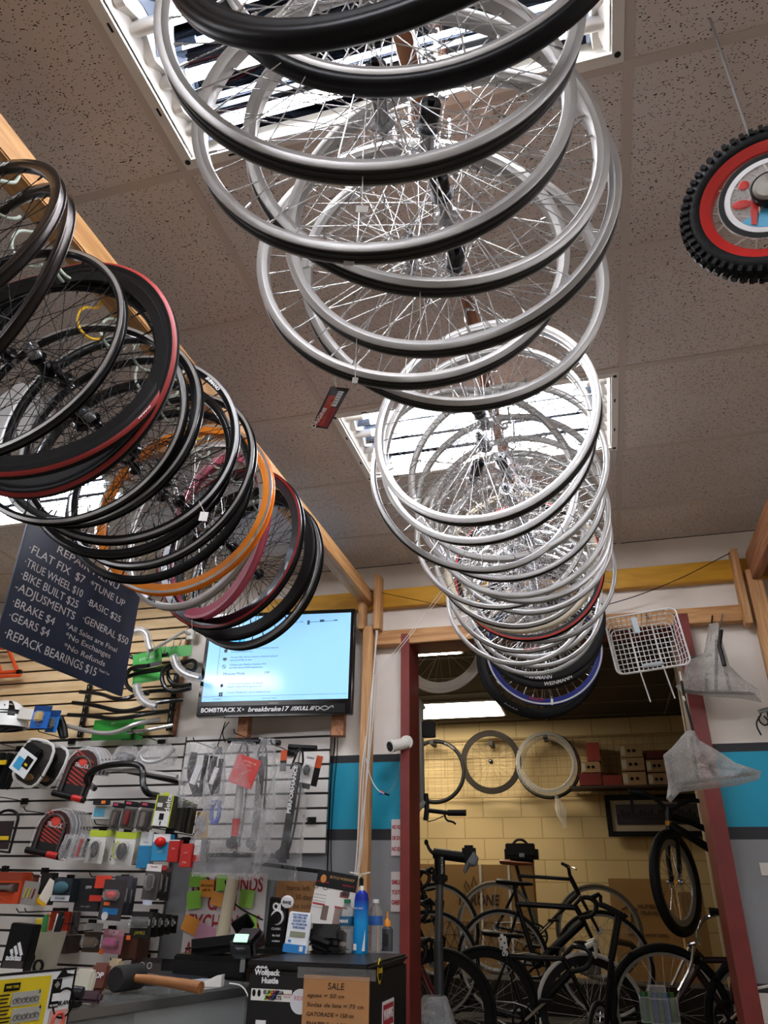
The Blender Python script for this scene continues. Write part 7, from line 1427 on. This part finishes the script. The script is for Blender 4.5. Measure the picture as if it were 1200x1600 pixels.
for px in (752, 797): u, v = onT(px, 1400); MB().box((u, -.003, H/2), (.02, .003, H)).build('strap', white_enamel, t)
u, v0 = onT(740, 1441); _, v1 = onT(740, 1482); dm = MB()
for z in (v0, v1, (v0+v1)/2): dm.box((0, -.002, z), (W*.96, .002, .005))
for i in range(10):
    xx = -W/2+.06+i*W/10.2
    for s_ in (-1, 1): dm.tube([(xx, -.002, v1), (xx+s_*.05, -.002, (v0+v1)/2), (xx, -.002, v0)], .004, 4)
dm.build('diamond_pattern', inkb, t); Vt = t.location.copy()
t2 = thing('bike_carton', 'plain carton under the THRONE carton', 'carton', (Vt.x+.1, 7.7, 0)); MB().box((0, .12, (Vt.z-.002)/2), (W*1.1, .24, Vt.z-.002), bev=.004).build('body', card_m, t2)
t, W, H = carton('narrow carton left of the THRONE carton', (655, 1350, 692, 1500), 7.75); t.location.z -= 0
MB().box((0, .1, -t.location.z/2), (W, .2, t.location.z)).build('lower_body', card_m, t)
t, W, H = carton('square dark brown carton standing right on the block wall side', (965, 1373, 1072, 1505), 7.9); MB().box((0, .1, -t.location.z/2), (W, .2, t.location.z)).build('lower_body', card_m, t)
MB().tube([(-.12, -.003, H*.72), (-.12, -.003, H*.42), (-.16, -.003, H*.38)], .006, 5, smooth=1).tube([(-.20, -.003, H*.62), (-.14, -.003, H*.66), (-.06, -.003, H*.62)], .005, 5).build('logo_print', inkb, t)
for k, s_ in enumerate(('HUMBLE', 'FRAME')): text(s_, .05, inkb, t, (.04, -.003, H*(.66-.08*k)))
text('HANDLE WITH CARE', .035, inkb, t, (0, -.003, H*.32))
t, W, H = carton('tall thin carton beside the white pipe', (1078, 1394, 1118, 1520), 7.6); MB().box((0, .1, -t.location.z/2), (W, .2, t.location.z)).build('lower_body', card_m, t)
# messenger bag on the carton
p = atY(815, 1352, 7.72); t = thing('messenger_bag', 'black bag with a buckle sitting on the THRONE carton', 'bag', tuple(p)); sB = mpp(815, 1340, 7.7)
MB().box((0, .08, 16*sB), (52*sB, .22, 31*sB), bev=.05).build('body', M_mat, t); MB().box((0, -.035, 22*sB), (46*sB, .02, 18*sB), bev=.008).build('flap', M_dark, t); MB().tube([(-12*sB, .05, 31*sB), (-6*sB, .04, 37*sB), (4*sB, .04, 37*sB), (10*sB, .05, 31*sB)], .012, 8, smooth=2).build('handle', M_dark, t); MB().box((2*sB, -.048, 14*sB), (.05, .01, .035), bev=.006).build('buckle', chrome, t)
# white pipe, wrapped packs
pa_, pb_ = atY(1104, 1290, 5.6), atY(1150, 1590, 5.6); o = MB().cyl((pa_.x, 5.6, 0), (pa_.x, 5.6, BZ), .035, n=16).build('pipe', mat('pipe_cream', 'b8a98c', .4)); tag(o, 'cream vertical pipe standing behind the right jamb', 'pipe')
t, W, H = holder('wrapped_pack', 'green and blue bottle pack wrapped in clear film', 'pack', (1000, 1540, 1060, 1615), 4.7)
for i, c_ in enumerate(('2a5a3c', '3c6a2c', '1c3a5a', '2a5a3c', '1c4a6a', '3c6a2c')): MB().cyl((-W*.38+i*W*.15, .03*(i % 2), -H/2), (-W*.38+i*W*.15, .03*(i % 2), H*.36), W*.085, n=14).build('bottle', mat('bottle_'+c_, c_, .2), t)
MB().box((0, 0, 0), (W, .2, H), bev=.05).build('film', clear('tight_film', opac=.12, bump=.8, bscale=14), t); tag(MB().box((t.location.x, 4.72, (t.location.z-H/2)/2), (.34, .3, t.location.z-H/2-.002)).build('storage_crate', M_mat), 'dark crate under the green wrapped bottle pack', 'crate')
t, W, H = holder('grey_sack', 'pale grey plastic sack among the handlebars', 'bag', (902, 1480, 938, 1522), 5.85); bagmesh(W, H, .12, 51, .6).build('sack', mat('sack_grey', '8a8680', .5, bump=.6, bscale=30), t)
t, W, H = holder('clear_bag', 'heap of clear plastic at the foot of the left jamb', 'bag', (648, 1555, 712, 1640), 4.7); bagmesh(W, H, .2, 61, .5).build('bag', clear('heap_plastic', 'd8dce0', .3, .12, 1., 22.), t)
